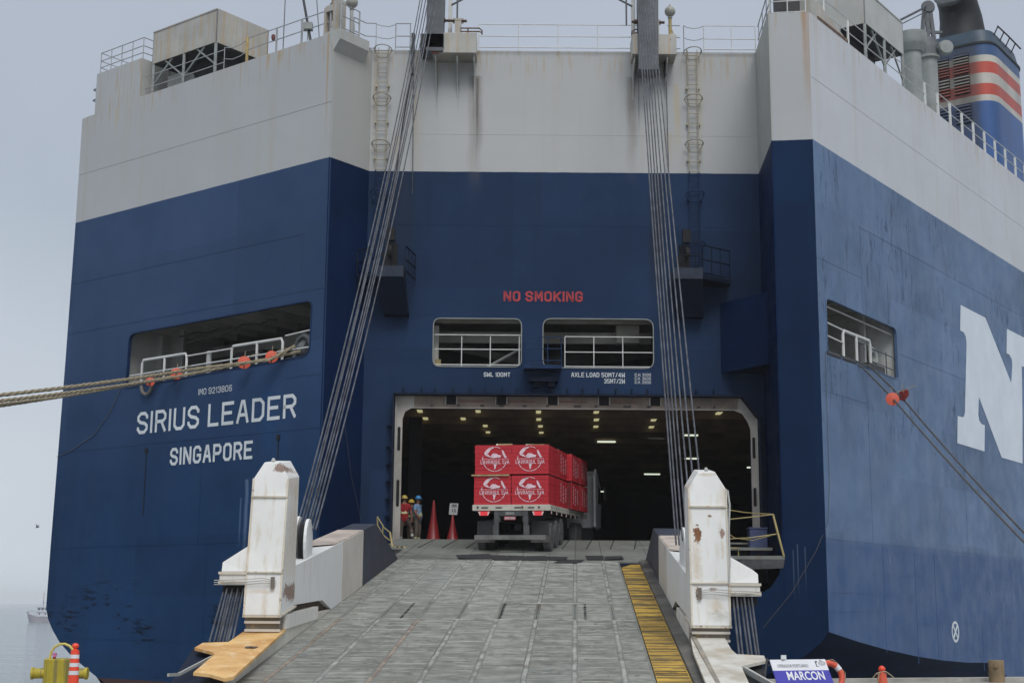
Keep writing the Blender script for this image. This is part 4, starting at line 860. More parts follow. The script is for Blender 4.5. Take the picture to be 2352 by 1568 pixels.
# --- ventilator and crane by the starboard fan house
vb = atY(2096, 130, 66.0)
mb = MB(); mb.lathe([(.7, 0), (.7, .25), (.42, .3)], V(vb.x, vb.y, 23.3), 8)
zt_ = atY(2100, 76, 66).z; zl_ = atY(2100, 118, 66).z
mb.lathe([(.42, 23.3 - ZF), (.42, zl_ - ZF)], V(vb.x, vb.y, ZF), 18); vt = part(mb, 'ventilator_trunk', M_GREYL, smooth=True)
mb = MB(); mb.lathe([(.5, 0), (.68, .3), (.74, .4), (.74, zt_ - zl_), (.2, zt_ - zl_ + .12)], V(vb.x, vb.y, zl_ - .1), 22); sub(mb, 'ventilator_head', M_GREYL, vt, smooth=True)
cb = atY(2135, 180, 68.0)
zr = lambda y: atY(2143, y, 68).z
mb = MB(); mb.lathe([(.42, 0), (.42, zr(138) - ZF), (.55, zr(137) - ZF), (.55, zr(132) - ZF)], V(cb.x, cb.y, ZF), 16); cr = part(mb, 'crane_pedestal', M_GREYL, smooth=True)
mb = MB(); mb.lathe([(.5, 0), (.45, .5), (.3, 1.0)], V(cb.x, cb.y, zr(132)), 12)
for s in (-.42, 0, .40): mb.bar(V(cb.x + s, cb.y, zr(135)), V(cb.x + .05 + s * .35, cb.y, zr(22)), .18, .18)
mb.box((cb.x, cb.y, zr(75)), (1.5, .15, .12)); mb.box((cb.x + .1, cb.y, zr(100)), (.9, .15, .1)); sub(mb, 'crane_frame', M_GREY, cr)
mb = MB(); mb.lathe([(.30, -.15), (.36, 0), (.30, .15)], V(cb.x + .1, cb.y, zr(17)), 14, axis=(0, 1, 0)); sub(mb, 'crane_sheave', M_GREY, cr)
mb = MB(); mb.lathe([(.34, -.2), (.40, 0), (.34, .2)], V(atY(2172, 117, 67.6).x, 67.6, zr(117)), 14, axis=(0, 1, 0)); sub(mb, 'crane_light', M_GREYL, cr)
mb = MB()
for dy in (0, 3, 12): mb.tube([V(cb.x + .05, cb.y, zr(14 + dy)), atY(2068, 45 + dy, 64)], .03, 4)
sub(mb, 'crane_stay', M_WIRE, cr)
mb = MB(); mb.box(SIDE(48, 24.2, -6), (6, 5, 3.2)); part(mb, 'deck_house', M_WHITE)

# ================================================================== sea, quay
t = NT('sea_water')
w1 = t.noise(.16, 7, .68, vec=(.35, 1.0, 1)); w2 = t.noise(1.2, 4, .6, vec=(.45, 1.0, 1))
t.bump(t.math('ADD', t.math('MULTIPLY', w1, 1.0), t.math('MULTIPLY', w2, .25)), 1.0, 1.3)
M_SEA = t.done((.20, .245, .27), .10, 0.0, .5)
mb = MB(); mb.add([V(-5000, -300, SEAZ), V(5000, -300, SEAZ), V(5000, 9000, SEAZ), V(-5000, 9000, SEAZ)], [(0, 1, 2, 3)]); tag(mb.build('sea', M_SEA), kind='structure')
t = NT('quay_concrete'); n1 = t.noise(.6, 6); n2 = t.noise(14, 5)
c = t.mix(t.ramp(n1, .3, .7), (.24, .23, .215), (.33, .32, .30)); c = t.mix(t.ramp(n2, .55, .7, 0, .3), c, (.12, .11, .10)); t.bump(n2, .3, .02)
M_QUAY = t.done(c, .85)
qa, qb = V(-9.83, 28.17, 0), V(12.39, 35.06, 0); qd = (qb - qa).normalized()
q0, q1 = qa - qd * 60, qb + qd * 90
mb = MB(); mb.hexa([V(q0.x, -60, -6), V(q1.x, -60, -6), V(q1.x, q1.y, -6), V(q0.x, q0.y, -6), V(q0.x, -60, 0), V(q1.x, -60, 0), V(q1.x, q1.y, 0), V(q0.x, q0.y, 0)])
tag(mb.build('quay', M_QUAY), kind='structure')
mb = MB(); mb.bar(qa - qd * 50 + V(0, -.12, .02), qb + qd * 60 + V(0, -.12, .02), .3, .12); tag(mb.build('quay_kerb', plain('kerb_concrete', (.36, .35, .32), .85, .25, 2.0, bump=.3)), kind='structure')

# ================================================================== the ramp
def RP(t_, s, n=0.0): return Vector((t_ + .046 * (s - 45), s, 3.038 + .128 * (s - 45) + n))
def rpx(x, y, n=0.0):     # ramp coordinates of a point seen on a sheet n above the ramp plating
    d = ray(x, y); k = .128; z0 = 3.038 - .128 * 45 + n; tt = (z0 - EYE) / (d.z - k * d.y); p = CAMP + d * tt; return (p.x - .046 * (p.y - 45), p.y)
ramp = tag(empty('loading_ramp', (0.3, 38, 2.1)), 'lowered grey ribbed vehicle ramp between two rust-streaked white towers', 'loading ramp')
def rpart(mb, name, mat, **k): return keep(mb.build(name, mat, None, **k), ramp)
def rsub(mb, name, mat, par, **k): o = mb.build(name, mat, None, **k); o.parent = par; return o

def ramp_mat(name, base, hi, lo, extra=None, rib=True):
    t = NT(name); n1 = t.noise(.55, 6, .62); n2 = t.noise(6, 6, .7); n3 = t.noise(1.6, 6, .7, vec=(.8, 1.1, 1)); n4 = t.noise(.25, 3)
    c = t.mix(t.ramp(n1, .3, .7), lo, base); c = t.mix(t.ramp(n3, .44, .68, 0, .4), c, hi)
    c = t.mix(t.ramp(n2, .56, .76, 0, .5), c, [q * .5 for q in lo])
    if extra: c = t.mix(t.math('MULTIPLY', t.ramp(n4, .52, .62), t.ramp(n1, .45, .6)), c, extra)
    c = t.mix(t.math('MULTIPLY', t.ramp(t.noise(.9, 5), .57, .66), .3), c, (.16, .10, .045))
    lane = t.math('SUBTRACT', t.axis(0), t.math('MULTIPLY', t.math('SUBTRACT', t.axis(1), 45.0), .046)); wob = t.math('MULTIPLY', t.math('SUBTRACT', t.noise(.5, 3), .5), .5)
    for x0, st in ((-.75, .38), (1.15, .38), (-1.9, .16), (2.3, .18)):
        dd = t.math('ABSOLUTE', t.math('SUBTRACT', t.math('ADD', lane, wob), x0)); c = t.mix(t.math('MULTIPLY', t.math('MULTIPLY', t.ramp(dd, .42, .12), t.ramp(n2, .3, .6, .35, 1.0)), st), c, (.085, .082, .072))
    c = t.mix(t.math('MULTIPLY', t.ramp(t.noise(.45, 5, .6), .60, .68), .5), c, (.07, .065, .055))
    t.bump(n2, .35, .012); return t.done(c, t.ramp(n1, .3, .7, .6, .85), 0.0, .4)
M_RAMP = ramp_mat('ramp_plate_worn', (.22, .225, .198), (.31, .312, .28), (.15, .155, .138), (.19, .22, .21))
M_RAMPD = ramp_mat('ramp_plate_dark', (.20, .21, .188), (.27, .275, .25), (.145, .152, .138))
M_BAR = plain('worn_bar_steel', (.265, .27, .245), .6, .35, 2.5)
M_BARD = plain('worn_bar_steel_dark', (.24, .245, .222), .7, .4, 5.0)
M_STRIP = plain('ramp_strip_steel', (.275, .28, .255), .65, .45, 2.2)
t = NT('ramp_yellow'); n1 = t.noise(1.1, 6, .6); n2 = t.noise(7, 6, .7); n3 = t.noise(4.0, 4, .6, vec=(.5, 3.0, 1))
c = t.mix(t.ramp(n1, .35, .65), (.30, .19, .035), (.56, .36, .055)); c = t.mix(t.ramp(n3, .5, .64, 0, .8), c, (.11, .085, .04)); c = t.mix(t.ramp(n2, .6, .75, 0, .7), c, (.09, .08, .06))
t.bump(n2, .3, .01); M_YELR = t.done(c, .7)
M_STRIPR = plain('seam_strip_rusty', (.25, .205, .165), .7, .35)
M_MAT = plain('rubber_sheet', (.022, .023, .026), .75, .35, 4.0)
TL, TR = -3.60, 4.12
# panels, three lengths of them across nine lanes
base_t = [rpx(*q)[0] for q in ((1197, 1284), (1257, 1290), (1322, 1290), (1383, 1290))]
sp = .862; lanes = [base_t[0] + sp * k for k in range(-4, 5)]
lanes = [TL] + [q for q in lanes if TL + .25 < q < TR - .5] + [3.42]
secs = [(21.2, 31.85, M_RAMP), (31.9, 34.72, M_RAMP), (34.77, 45.3, M_RAMP), (45.9, 49.4, M_RAMPD), (49.4, 53.2, M_RAMPD)]
for (s0, s1, mt) in secs:
    ln_ = lanes if s0 < 45 else [TL - 1.0 if s0 > 48 else TL - .25] + lanes[:-1] + [4.4, 5.4]
    for a, b in zip(ln_[:-1], ln_[1:]):
        mb = MB(); g = .006; dn = R.uniform(-.004, .004)
        mb.hexa([RP(a + g, s0, -.05), RP(b - g, s0, -.05), RP(b - g, s1, -.05), RP(a + g, s1, -.05), RP(a + g, s0, dn), RP(b - g, s0, dn), RP(b - g, s1, dn), RP(a + g, s1, dn)]); rpart(mb, 'ramp_panel', mt)
mb = MB(); mb.hexa([RP(TL, 21.2, -.55), RP(TR, 21.2, -.55), RP(TR, 45.8, -.9), RP(TL, 45.8, -.9), RP(TL, 21.2, -.06), RP(TR, 21.2, -.06), RP(TR, 45.8, -.06), RP(TL, 45.8, -.06)]); rpart(mb, 'ramp_body', M_BLUEDK)
mb = MB(); mb.hexa([RP(TL - .2, 45.4, -.9), RP(TR + .3, 45.4, -.9), RP(TR + 1.2, 53.3, -.6), RP(TL - 1, 53.3, -.6), RP(TL - .2, 45.4, -.06), RP(TR + .3, 45.4, -.06), RP(TR + 1.2, 53.3, -.06), RP(TL - 1, 53.3, -.06)]); rpart(mb, 'hinge_body', M_DARK)
# wide threshold apron up to the doorway
for xa, xb in ((-4.3, -3.45), (4.4, 9.2)): mb = MB(); mb.box(((xa + xb) / 2, 51.8, 3.70), (xb - xa, 3.0, .1)); rpart(mb, 'side_apron', M_RAMPD)
mb = MB(); mb.box((2.4, 53.42, 4.02), (13.4, .22, .06)); rpart(mb, 'threshold_strip', M_BAR)
for (s0, s1, _) in secs[:1] + secs[2:3]:
    for qi, q in enumerate(lanes[1:-1]):
        mb = MB(); k = 24
        for i in range(k):
            a, b = s0 + (s1 - s0) * i / k, s0 + (s1 - s0) * (i + 1) / k; j = R.uniform(-.008, .008)
            mb.hexa([RP(q - .038 + j, a, .0), RP(q + .038 + j, a, .0), RP(q + .038 + j, b, .0), RP(q - .038 + j, b, .0), RP(q - .028 + j, a, .010), RP(q + .028 + j, a, .010), RP(q + .028 + j, b, .010), RP(q - .028 + j, b, .010)])
        rpart(mb, 'seam_strip', M_STRIP if qi not in (0, 2) or s0 > 30 else M_STRIPR)
for s in (31.875, 34.745):
    mb = MB(); mb.hexa([RP(TL, s - .035, .0), RP(3.4, s - .035, .0), RP(3.4, s + .035, 0), RP(TL, s + .035, 0), RP(TL, s - .03, .014), RP(3.4, s - .03, .014), RP(3.4, s + .03, .014), RP(TL, s + .03, .014)]); rpart(mb, 'cross_strip', M_STRIP)
for (xa, ya) in ((950, 1384), (1160, 1384), (1343, 1386)):
    q = rpx(xa, ya)[0] + (.02 if xa < 1200 else .0); mb = MB(); mb.hexa([RP(q - .03, 31.93, .001), RP(q + .03, 31.93, .001), RP(q + .03, 34.69, .001), RP(q - .03, 34.69, .001), RP(q - .03, 31.93, .008), RP(q + .03, 31.93, .008), RP(q + .03, 34.69, .008), RP(q - .03, 34.69, .008)]); rpart(mb, 'slot', M_BLACK)
# anti-slip bars: thousands, welded across the lanes
for (s0, s1, step, mt, nm) in ((21.3, 31.8, .135, M_BAR, 'a'), (32.0, 34.6, .15, M_BAR, 'b'), (34.9, 45.2, .15, M_BAR, 'c')):
    mb = MB(); s = s0
    while s < s1:
        for a, b in zip(lanes[:-1], lanes[1:]):
            cuts = [a + .06, b - .06]
            if R.random() < .12: m_ = R.uniform(a + .2, b - .2); cuts = [a + .06, m_ - R.uniform(.0, .10), m_, b - .06]
            for i in range(0, len(cuts), 2):
                if R.random() < .02: continue
                u0, u1 = cuts[i], cuts[i + 1]; w = R.uniform(.010, .018); h = R.uniform(.006, .016); ss = s + R.uniform(-.012, .012); sk = R.uniform(-.008, .008)
                mb.add([RP(u0, ss - w, .0), RP(u1, ss - w + sk, .0), RP(u1, ss + w + sk, 0), RP(u0, ss + w, 0), RP(u0, ss - w * .5, h), RP(u1, ss - w * .5 + sk, h), RP(u1, ss + w * .5 + sk, h), RP(u0, ss + w * .5, h)],
                       [(4, 5, 6, 7), (0, 1, 5, 4), (2, 3, 7, 6), (0, 4, 7, 3), (1, 2, 6, 5)], 0 if R.random() < .8 else 1)
        s += step
    tag(rpart(mb, 'anti_slip_bars', [mt, M_BARD]), kind='stuff')
# yellow edge lane with its bars
yl = [rpx(1455, 1310)[0], rpx(1541, 1568)[0]]
def yt(s): return 3.42
mb = MB(); k = 40
for i in range(k):
    s0, s1 = 21.2 + (43.4 - 21.2) * i / k, 21.2 + (43.4 - 21.2) * (i + 1) / k
    mb.add([RP(3.43, s0, .004), RP(4.02, s0, .004), RP(4.02, s1, .004), RP(3.43, s1, .004)], [(0, 1, 2, 3)])
mb.add([RP(3.43, 43.4, .004), RP(4.02, 43.4, .004), RP(4.02, 44.3, .004), RP(3.75, 44.2, .004)], [(0, 1, 2, 3)])
rpart(mb, 'yellow_edge_lane', M_YELR)
mb = MB(); s = 21.3
while s < 43.2:
    w = R.uniform(.008, .020); h = R.uniform(.008, .022)
    if R.random() > .08: mb.add([RP(3.44, s - w, .004), RP(4.0, s - w, .004), RP(4.0, s + w, .004), RP(3.44, s + w, .004), RP(3.44, s - w / 2, h), RP(4.0, s - w / 2, h), RP(4.0, s + w / 2, h), RP(3.44, s + w / 2, h)], [(4, 5, 6, 7), (0, 1, 5, 4), (2, 3, 7, 6), (0, 4, 7, 3)], 0 if R.random() < .6 else 1)
    s += .128
tag(rpart(mb, 'yellow_bars', [M_YELR, plain('worn_dark_yellow', (.10, .075, .03), .7, .4, 5)]), kind='stuff')
mb = MB(); mb.hexa([RP(4.02, 21.2, -.05), RP(4.3, 21.2, -.05), RP(4.3, 45, -.05), RP(4.02, 45, -.05), RP(4.04, 21.2, .05), RP(4.3, 21.2, .10), RP(4.3, 45, .06), RP(4.04, 45, .05)]); rpart(mb, 'gutter_edge', ramp_mat('gutter_grime', (.15, .145, .13), (.24, .23, .2), (.05, .048, .045)))
# hinge joint dark
mb = MB(); mb.hexa([RP(TL, 45.32, -.06), RP(TR, 45.32, -.06), RP(TR, 45.88, -.06), RP(TL, 45.88, -.06), RP(TL, 45.32, -.015), RP(TR, 45.32, -.015), RP(TR, 45.88, -.015), RP(TL, 45.88, -.015)]); rpart(mb, 'hinge_joint', M_RAMPD)
for q in [TL + .2 + k * .83 for k in range(10)]:
    mb = MB(); mb.bar(RP(q, 49.5, .006), RP(q + .22, 53.1, .006), .035, .01); rpart(mb, 'joint_line', M_DARK)

# --- side girders, towers, wire boxes (m = +1 outboard to the right, -1 left)
M_TOW = rusty('tower_white_paint', (.80, .81, .79), .45, dirt=.08, rust=(.22, .10, .035))
M_TOWR = rusty('tower_white_paint_rustier', (.78, .77, .73), .95, dirt=.12, rust=(.20, .085, .03))
M_EDGE = rusty('tower_edge_rust', (.74, .69, .58), 1.45, dirt=.25, rust=(.26, .12, .04))
M_TOWF = rusty('tower_foot_grime', (.27, .24, .20), .9, dirt=.5)
M_PINK = rusty('girder_faded_paint', (.66, .62, .56), .35, dirt=.15, rust=(.25, .15, .10))
def with_spots(name, base, spots, amount):
    """white tower face with a few particular rust marks: (x, z, rx, rz, strength) in the world"""
    t = NT(name); big = t.noise(.9, 6, .6); fine = t.noise(9, 6, .65); run = t.noise(2.6, 4, .6, vec=(3, 3, .28))
    c = t.mix(t.ramp(big, .35, .7), [q * .9 for q in base], base); c = t.mix(t.ramp(run, .52, .72, 0, .35), c, (.50, .40, .22))
    for (x0, z0, rx, rz, st, rust) in spots:
        dx = t.math('DIVIDE', t.math('SUBTRACT', t.axis(0), x0), rx); dz = t.math('DIVIDE', t.math('SUBTRACT', t.axis(2), z0), rz)
        d = t.math('SQRT', t.math('ADD', t.math('MULTIPLY', dx, dx), t.math('MULTIPLY', dz, dz)))
        d = t.math('ADD', d, t.math('MULTIPLY', t.math('SUBTRACT', t.noise(11, 8, .8), .5), 3.4))
        soft = rust[0] > .3 or rust[0] > .2 and rust[1] > .18
        c = t.mix(t.math('MULTIPLY', t.ramp(d, 1.5 if soft else .85, .1 if soft else .75), st * (.6 if soft else 1.0)), c, rust)
    sp_ = t.ramp(t.math('ADD', t.math('MULTIPLY', big, .3), t.math('MULTIPLY', t.noise(7, 8, .75), .7)), .655, .70)
    c = t.mix(t.math('MULTIPLY', sp_, amount), c, (.16, .07, .03)); t.bump(fine, .1, .01)
    return t.done(c, .5)
def tower(m, tin, w, s0, s1, nb, nt, nsh, girder_n, s_end, s_ridge, s_tip, spots):
    P = lambda a, s, n: RP(tin + m * a, s, n)        # a: outboard distance
    K = lambda s0_, n_: P
    tow = lambda mb, nm, mt, **k: rpart(mb, nm, mt, **k)
    # tower shaft
    mat = with_spots('tower_face_%s' % ('right' if m > 0 else 'left'), (.82, .83, .81), spots, .8)
    mb = MB(); sb = s0 + .42; lean = .42       # slight rake of the front face, as built
    prof = [(0, nb), (w, nb), (w, nsh), (w * .72, nt), (w * .28, nt), (0, nsh)]
    mb.v += [tuple(P(a, s0 + lean * (n - nb) / (nt - nb), n)) for a, n in prof] + [tuple(P(a, s1 + lean * .2 * (n - nb) / (nt - nb), n)) for a, n in prof]
    mb.f += [(0, 1, 2, 3, 4, 5), (11, 10, 9, 8, 7, 6)] + [(i, (i + 1) % 6, 6 + (i + 1) % 6, 6 + i) for i in range(6)]; mb.mi += [0] * 8
    T = tow(mb, 'tower', mat, bevel=.015)
    # raised weld frames on the front face
    fs = lambda n: s0 + lean * (n - nb) / (nt - nb)
    for n in (nsh - .35, nb + .80):
        mb = MB(); mb.bar(P(-.02, fs(n) - .02, n), P(w + .02, fs(n) - .02, n), .045, .03); rsub(mb, 'weld_band', M_EDGE, T)
    for a in (.0, w): mb = MB(); mb.bar(P(a, fs(nb) - .01, nb), P(a, fs(nsh) - .01, nsh), .035, .025); rsub(mb, 'edge_strip', M_EDGE, T)
    mb = MB(); mb.lathe([(.03, 0), (.045, .03), (.02, .08)], P(w * .5, fs(nt) + .1, nt), 8); rsub(mb, 'knob', M_WHITE, T)
    for q in range(10):
        mb = MB(); n = nb + (nsh - nb) * (q + .5) / 10; mb.box(P(w + .015, fs(n) + .05, n), (.03, .05, .05)); rsub(mb, 'bolt', M_TOWF, T)
    # lashed wires across the face
    n = nb + .64
    mb = MB()
    for j in range(3): mb.tube([P(.10, fs(n) - .07, n - .02 * j), P(w * .5, fs(n) - .09, n + .06 - .045 * j), P(w + .05, fs(n) - .07, n + .03 - .05 * j), P(w + .62, fs(n) - .0, n - .0 - .04 * j)], .008, 4)
    rsub(mb, 'lashing', M_WHITE, T)
    mb = MB(); mb.box(P(.16, fs(n) - .06, n - .03), (.07, .06, .22)); rsub(mb, 'shackle', M_TOWF, T)
    # foot
    mb = MB(); mb.hexa([P(.05, s0 + .15, nb - .33), P(w - .02, s0 + .15, nb - .33), P(w - .02, s1, nb - .33), P(.05, s1, nb - .33), P(.02, s0 + .05, nb), P(w, s0 + .05, nb), P(w, s1, nb), P(.02, s1, nb)]); tow(mb, 'tower_foot', M_TOWF)
    mb = MB(); mb.bar(P(.0, s0 + .08, nb - .14), P(w, s0 + .08, nb - .14), .05, .05); mb.bar(P(.0, s0 + .12, nb - .30), P(w, s0 + .12, nb - .30), .06, .05); tow(mb, 'foot_rib', M_PINK)
    mb = MB(); mb.hexa([P(-.03, s0 + .0, nb - .04), P(w + .03, s0, nb - .04), P(w + .03, s1 + .1, nb - .04), P(-.03, s1 + .1, nb - .04), P(-.03, s0, nb), P(w + .03, s0, nb), P(w + .03, s1 + .1, nb), P(-.03, s1 + .1, nb)]); tow(mb, 'foot_flange', M_EDGE)
    # girder behind the tower
    g = girder_n
    mb = MB()
    mb.hexa([P(0, s1, nb + .02), P(w, s1, nb + .02), P(w, s1 + 3.2, .36), P(0, s1 + 3.2, .36), P(0, s1, g), P(w, s1, g), P(w, s1 + 3.2, g), P(0, s1 + 3.2, g)])
    mb.hexa([P(0, s1 + 3.2, .36), P(w, s1 + 3.2, .36), P(w, s1 + 4.4, .0), P(0, s1 + 4.4, .0), P(0, s1 + 3.2, g), P(w, s1 + 3.2, g), P(w, s1 + 4.4, g), P(0, s1 + 4.4, g)])
    mb.hexa([P(0, s1 + 4.4, .0), P(w, s1 + 4.4, .0), P(w, s_end - 1.2, .0), P(0, s_end - 1.2, .0), P(0, s1 + 4.4, g), P(w, s1 + 4.4, g), P(w, s_end - 1.2, g), P(0, s_end - 1.2, g)])
    mb.v = mb.v; tow(mb, 'side_girder', M_TOW)
    mb = MB(); mb.hexa([P(-.004, s_end - 3.3, .0), P(w, s_end - 3.3, .0), P(w, s_end, .0), P(-.004, s_end, .0), P(-.004, s_end - 3.3, g), P(w, s_end - 3.3, g), P(w, s_end, g + .01), P(-.004, s_end, g + .01)]); tow(mb, 'girder_end', M_PINK)
    # raised top plate over the far part of the girder with its sloped lip
    mb = MB(); mb.hexa([P(.02, s_end - 4.4, g), P(w, s_end - 4.4, g), P(w, s_end, g), P(.02, s_end, g), P(.02, s_end - 4.4, g + .03), P(w, s_end - 5.4, g + .05), P(w, s_end, g + .03), P(.02, s_end, g + .03)]); tow(mb, 'girder_top', plain('faded_top_paint_%d' % m, (.50, .43, .37), .75, .25, 1.5))
    mb = MB(); mb.hexa([P(0, s_end, 0), P(w, s_end, 0), P(w, s_tip, 0), P(0, s_tip, 0), P(0, s_end, g + .02), P(w, s_end, g + .02), P(w, s_ridge, g + .02), P(0, s_ridge, g + .02)]); tow(mb, 'blue_wedge', plain('dark_blue_wedge_paint_%d' % m, (.030, .038, .060), .6, .25, 1.2))
    # sheaves in the notch
    for i, a in enumerate((w * .12, w * .48, w * .90)):
        mb = MB(); r_ = .56 if i == 1 else .52
        ax = (m, 0, 0); mb.lathe([(r_, -.03), (r_, .03)], P(a, s1 + 1.7 + .2 * i, g + .30), 22, axis=ax); mb.box(P(a, s1 + 1.7 + .2 * i, g + .0), (.07, .7, .7)); tow(mb, 'sheave_cheek', M_TOW)
        mb = MB(); mb.lathe([(r_ * .92, -.05), (r_ * .8, 0), (r_ * .92, .05)], P(a + .10, s1 + 1.7 + .2 * i, g + .30), 22, axis=ax); tow(mb, 'sheave', M_DARK, smooth=True)
    # wire box outboard of the tower
    n = nb + .80
    B0, B1 = w, w + (.50 if m < 0 else .58)
    mb = MB(); mb.hexa([P(B0, s0 + .15, n), P(B1, s0 + .15, n), P(B1, s0 + 1.0, n), P(B0, s0 + 1.0, n), P(B0, s0 + .25, n + .50), P(B1, s0 + .2, n + .17), P(B1, s0 + 1.0, n + .17), P(B0, s0 + 1.0, n + .50)]); bx = tow(mb, 'wire_box', M_TOW, bevel=.01)
    mb = MB(); mb.hexa([P(B0, s0 + .1, n - .20), P(B1 + .02, s0 + .1, n - .20), P(B1 + .02, s0 + 1.02, n - .20), P(B0, s0 + 1.02, n - .20), P(B0, s0 + .1, n - .02), P(B1 + .02, s0 + .1, n - .02), P(B1 + .02, s0 + 1.02, n - .02), P(B0, s0 + 1.02, n - .02)]); rsub(mb, 'wire_box_skirt', M_TOWR, bx)
    mb = MB(); mb.bar(P(B0, s0 + .1, n - .02), P(B1 + .04, s0 + .1, n - .02), .06, .05); mb.bar(P(B0, s0 + .1, n - .20), P(B1 + .04, s0 + .1, n - .20), .05, .05); rsub(mb, 'box_lip', M_EDGE, bx)
    mb = MB(); mb.hexa([P(B0 + .04, s0 + .2, n - .48), P(B1 - .03, s0 + .2, n - .42), P(B1 - .03, s0 + .9, n - .42), P(B0 + .04, s0 + .9, n - .48), P(B0 + .04, s0 + .2, n - .21), P(B1 - .03, s0 + .2, n - .21), P(B1 - .03, s0 + .9, n - .21), P(B0 + .04, s0 + .9, n - .21)]); rsub(mb, 'wire_guide', M_BLACK, bx)
    # recess near the girder foot
    mb = MB(); mb.hexa([P(.1, s1, -.04), P(w - .05, s1, -.04), P(w - .05, s1 + 4.3, -.04), P(.1, s1 + 4.3, -.04), P(.1, s1, nb - .05), P(w - .05, s1, nb - .05), P(w - .05, s1 + 4.3, .3), P(.1, s1 + 4.3, .3)]); tow(mb, 'foot_recess', plain('recess_rust_%d' % m, (.060, .040, .026), .9, .5, 6))
    mb = MB(); mb.hexa([P(-.02, s0 + .6, nb - .34), P(w, s0 + .6, nb - .34), P(w, s1 + 2.6, .03), P(-.02, s1 + 2.6, .03), P(-.02, s0 + .6, nb - .06), P(w, s0 + .6, nb - .06), P(w, s1 + 2.6, .30), P(-.02, s1 + 2.6, .30)]); tow(mb, 'girder_shoe', M_TOWR)
    return P
RU = (.17, .058, .014); OC = (.46, .31, .13); GR = (.22, .20, .14)
spl = [(-4.55, 4.30, .16, .10, .8, RU), (-4.32, 3.95, .10, .25, .6, OC), (-4.35, 2.6, .08, .5, .55, OC), (-4.35, 1.9, .05, .2, .8, RU), (-4.9, 3.0, .06, .2, .4, OC), (-4.8, 1.9, .3, .04, .5, OC), (-4.7, 1.62, .06, .3, .5, OC), (-4.35, 3.3, .03, .5, .6, OC)]
tower(-1, -3.60, .68, 27.6, 29.0, .64, 3.55, 3.23, 1.44, 38.1, 40.5, 45.6, spl)
x_ = lambda px_: (px_ - PCX) / FPX * 28.0
zz_ = lambda y: EYE + (1394 - y) / FPX * 28.0
spr = [(x_(1604), zz_(1228), .09, .19, 1.0, RU), (x_(1600), zz_(1290), .10, .45, .7, OC), (x_(1634), zz_(1187), .05, .04, .9, RU), (x_(1660), zz_(1225), .06, .10, .8, RU), (x_(1660), zz_(1262), .04, .2, .6, OC), (x_(1636), zz_(1352), .10, .04, .8, RU),
       (x_(1640), zz_(1390), .16, .16, .7, OC), (x_(1648), zz_(1412), .22, .10, .6, GR), (x_(1640), zz_(1436), .28, .03, 1.0, RU), (x_(1600), zz_(1360), .04, .12, .8, RU), (x_(1590), zz_(1110), .07, .14, .7, OC), (x_(1630), zz_(1090), .2, .04, .7, OC), (x_(1655), zz_(1336), .12, .03, .6, OC)]
tower(1, 4.30, .74, 27.9, 29.3, .46, 3.42, 3.08, 1.30, 38.8, 41.5, 46.0, spr)
# hose hanging down the right tower
mb = MB(); mb.tube([atY(1671, 1125, 27.6), atY(1676, 1160, 27.6), atY(1674, 1215, 27.6), atY(1676, 1290, 27.6), atY(1674, 1340, 27.6)], .02, 6); rpart(mb, 'hanging_hose', M_WHITE)

# --- flap plates at the ramp foot
def sheet(pts, n, thick, mat, name, nn=None):
    mb = MB(); k = len(pts); q = [rpx(a, b, n) for a, b in pts]
    up_ = [RP(t_, s, n) for t_, s in q]
    tr = tessellate_polygon([[Vector((t_, s, 0)) for t_, s in q]])
    mb.add(up_ + [p - V(0, 0, thick) for p in up_], [tuple(t_) for t_ in tr] + [tuple(k + i for i in reversed(t_)) for t_ in tr] + [(i, (i + 1) % k, k + (i + 1) % k, k + i) for i in range(k)])
    return rpart(mb, name, mat)
t = NT('orange_worn_flap'); n1 = t.noise(1.4, 6, .6); n2 = t.noise(3, 6, .65, vec=(1.2, 1.2, 1)); n3 = t.noise(9, 5, .7)
c = t.mix(t.ramp(n1, .32, .66), (.56, .29, .085), (.78, .50, .20)); c = t.mix(t.ramp(n2, .52, .70, 0, .8), c, (.80, .66, .44)); c = t.mix(t.ramp(n3, .60, .72, 0, .7), c, (.26, .12, .05)); M_OFLAP = t.done(c, .6)
t = NT('white_worn_flap'); n1 = t.noise(1.2, 6, .6, vec=(1, .8, 1)); n3 = t.noise(8, 5, .7)
c = t.mix(t.ramp(n1, .32, .66), (.40, .36, .28), (.66, .65, .60)); c = t.mix(t.ramp(t.noise(2.4, 6, .7), .56, .70, 0, .7), c, (.46, .30, .14)); c = t.mix(t.ramp(n3, .62, .76, 0, .6), c, (.12, .10, .08)); M_WFLAP = t.done(c, .6)
sheet([(564, 1446), (657, 1444), (547, 1543), (536, 1553), (516, 1557), (482, 1547), (444, 1543), (493, 1501), (490, 1497), (447, 1486), (466, 1475), (525, 1473)], .30, .05, M_OFLAP, 'left_foot_flap')
sheet([(1586.6, 1463.7), (1664, 1462.4), (1680, 1490.4), (1692, 1501), (1754.6, 1504.4), (1760, 1515.7), (1702.6, 1529), (1726, 1580), (1748, 1640), (1655, 1640), (1622, 1568), (1592, 1495.7)], .22, .05, M_WFLAP, 'right_foot_flap')
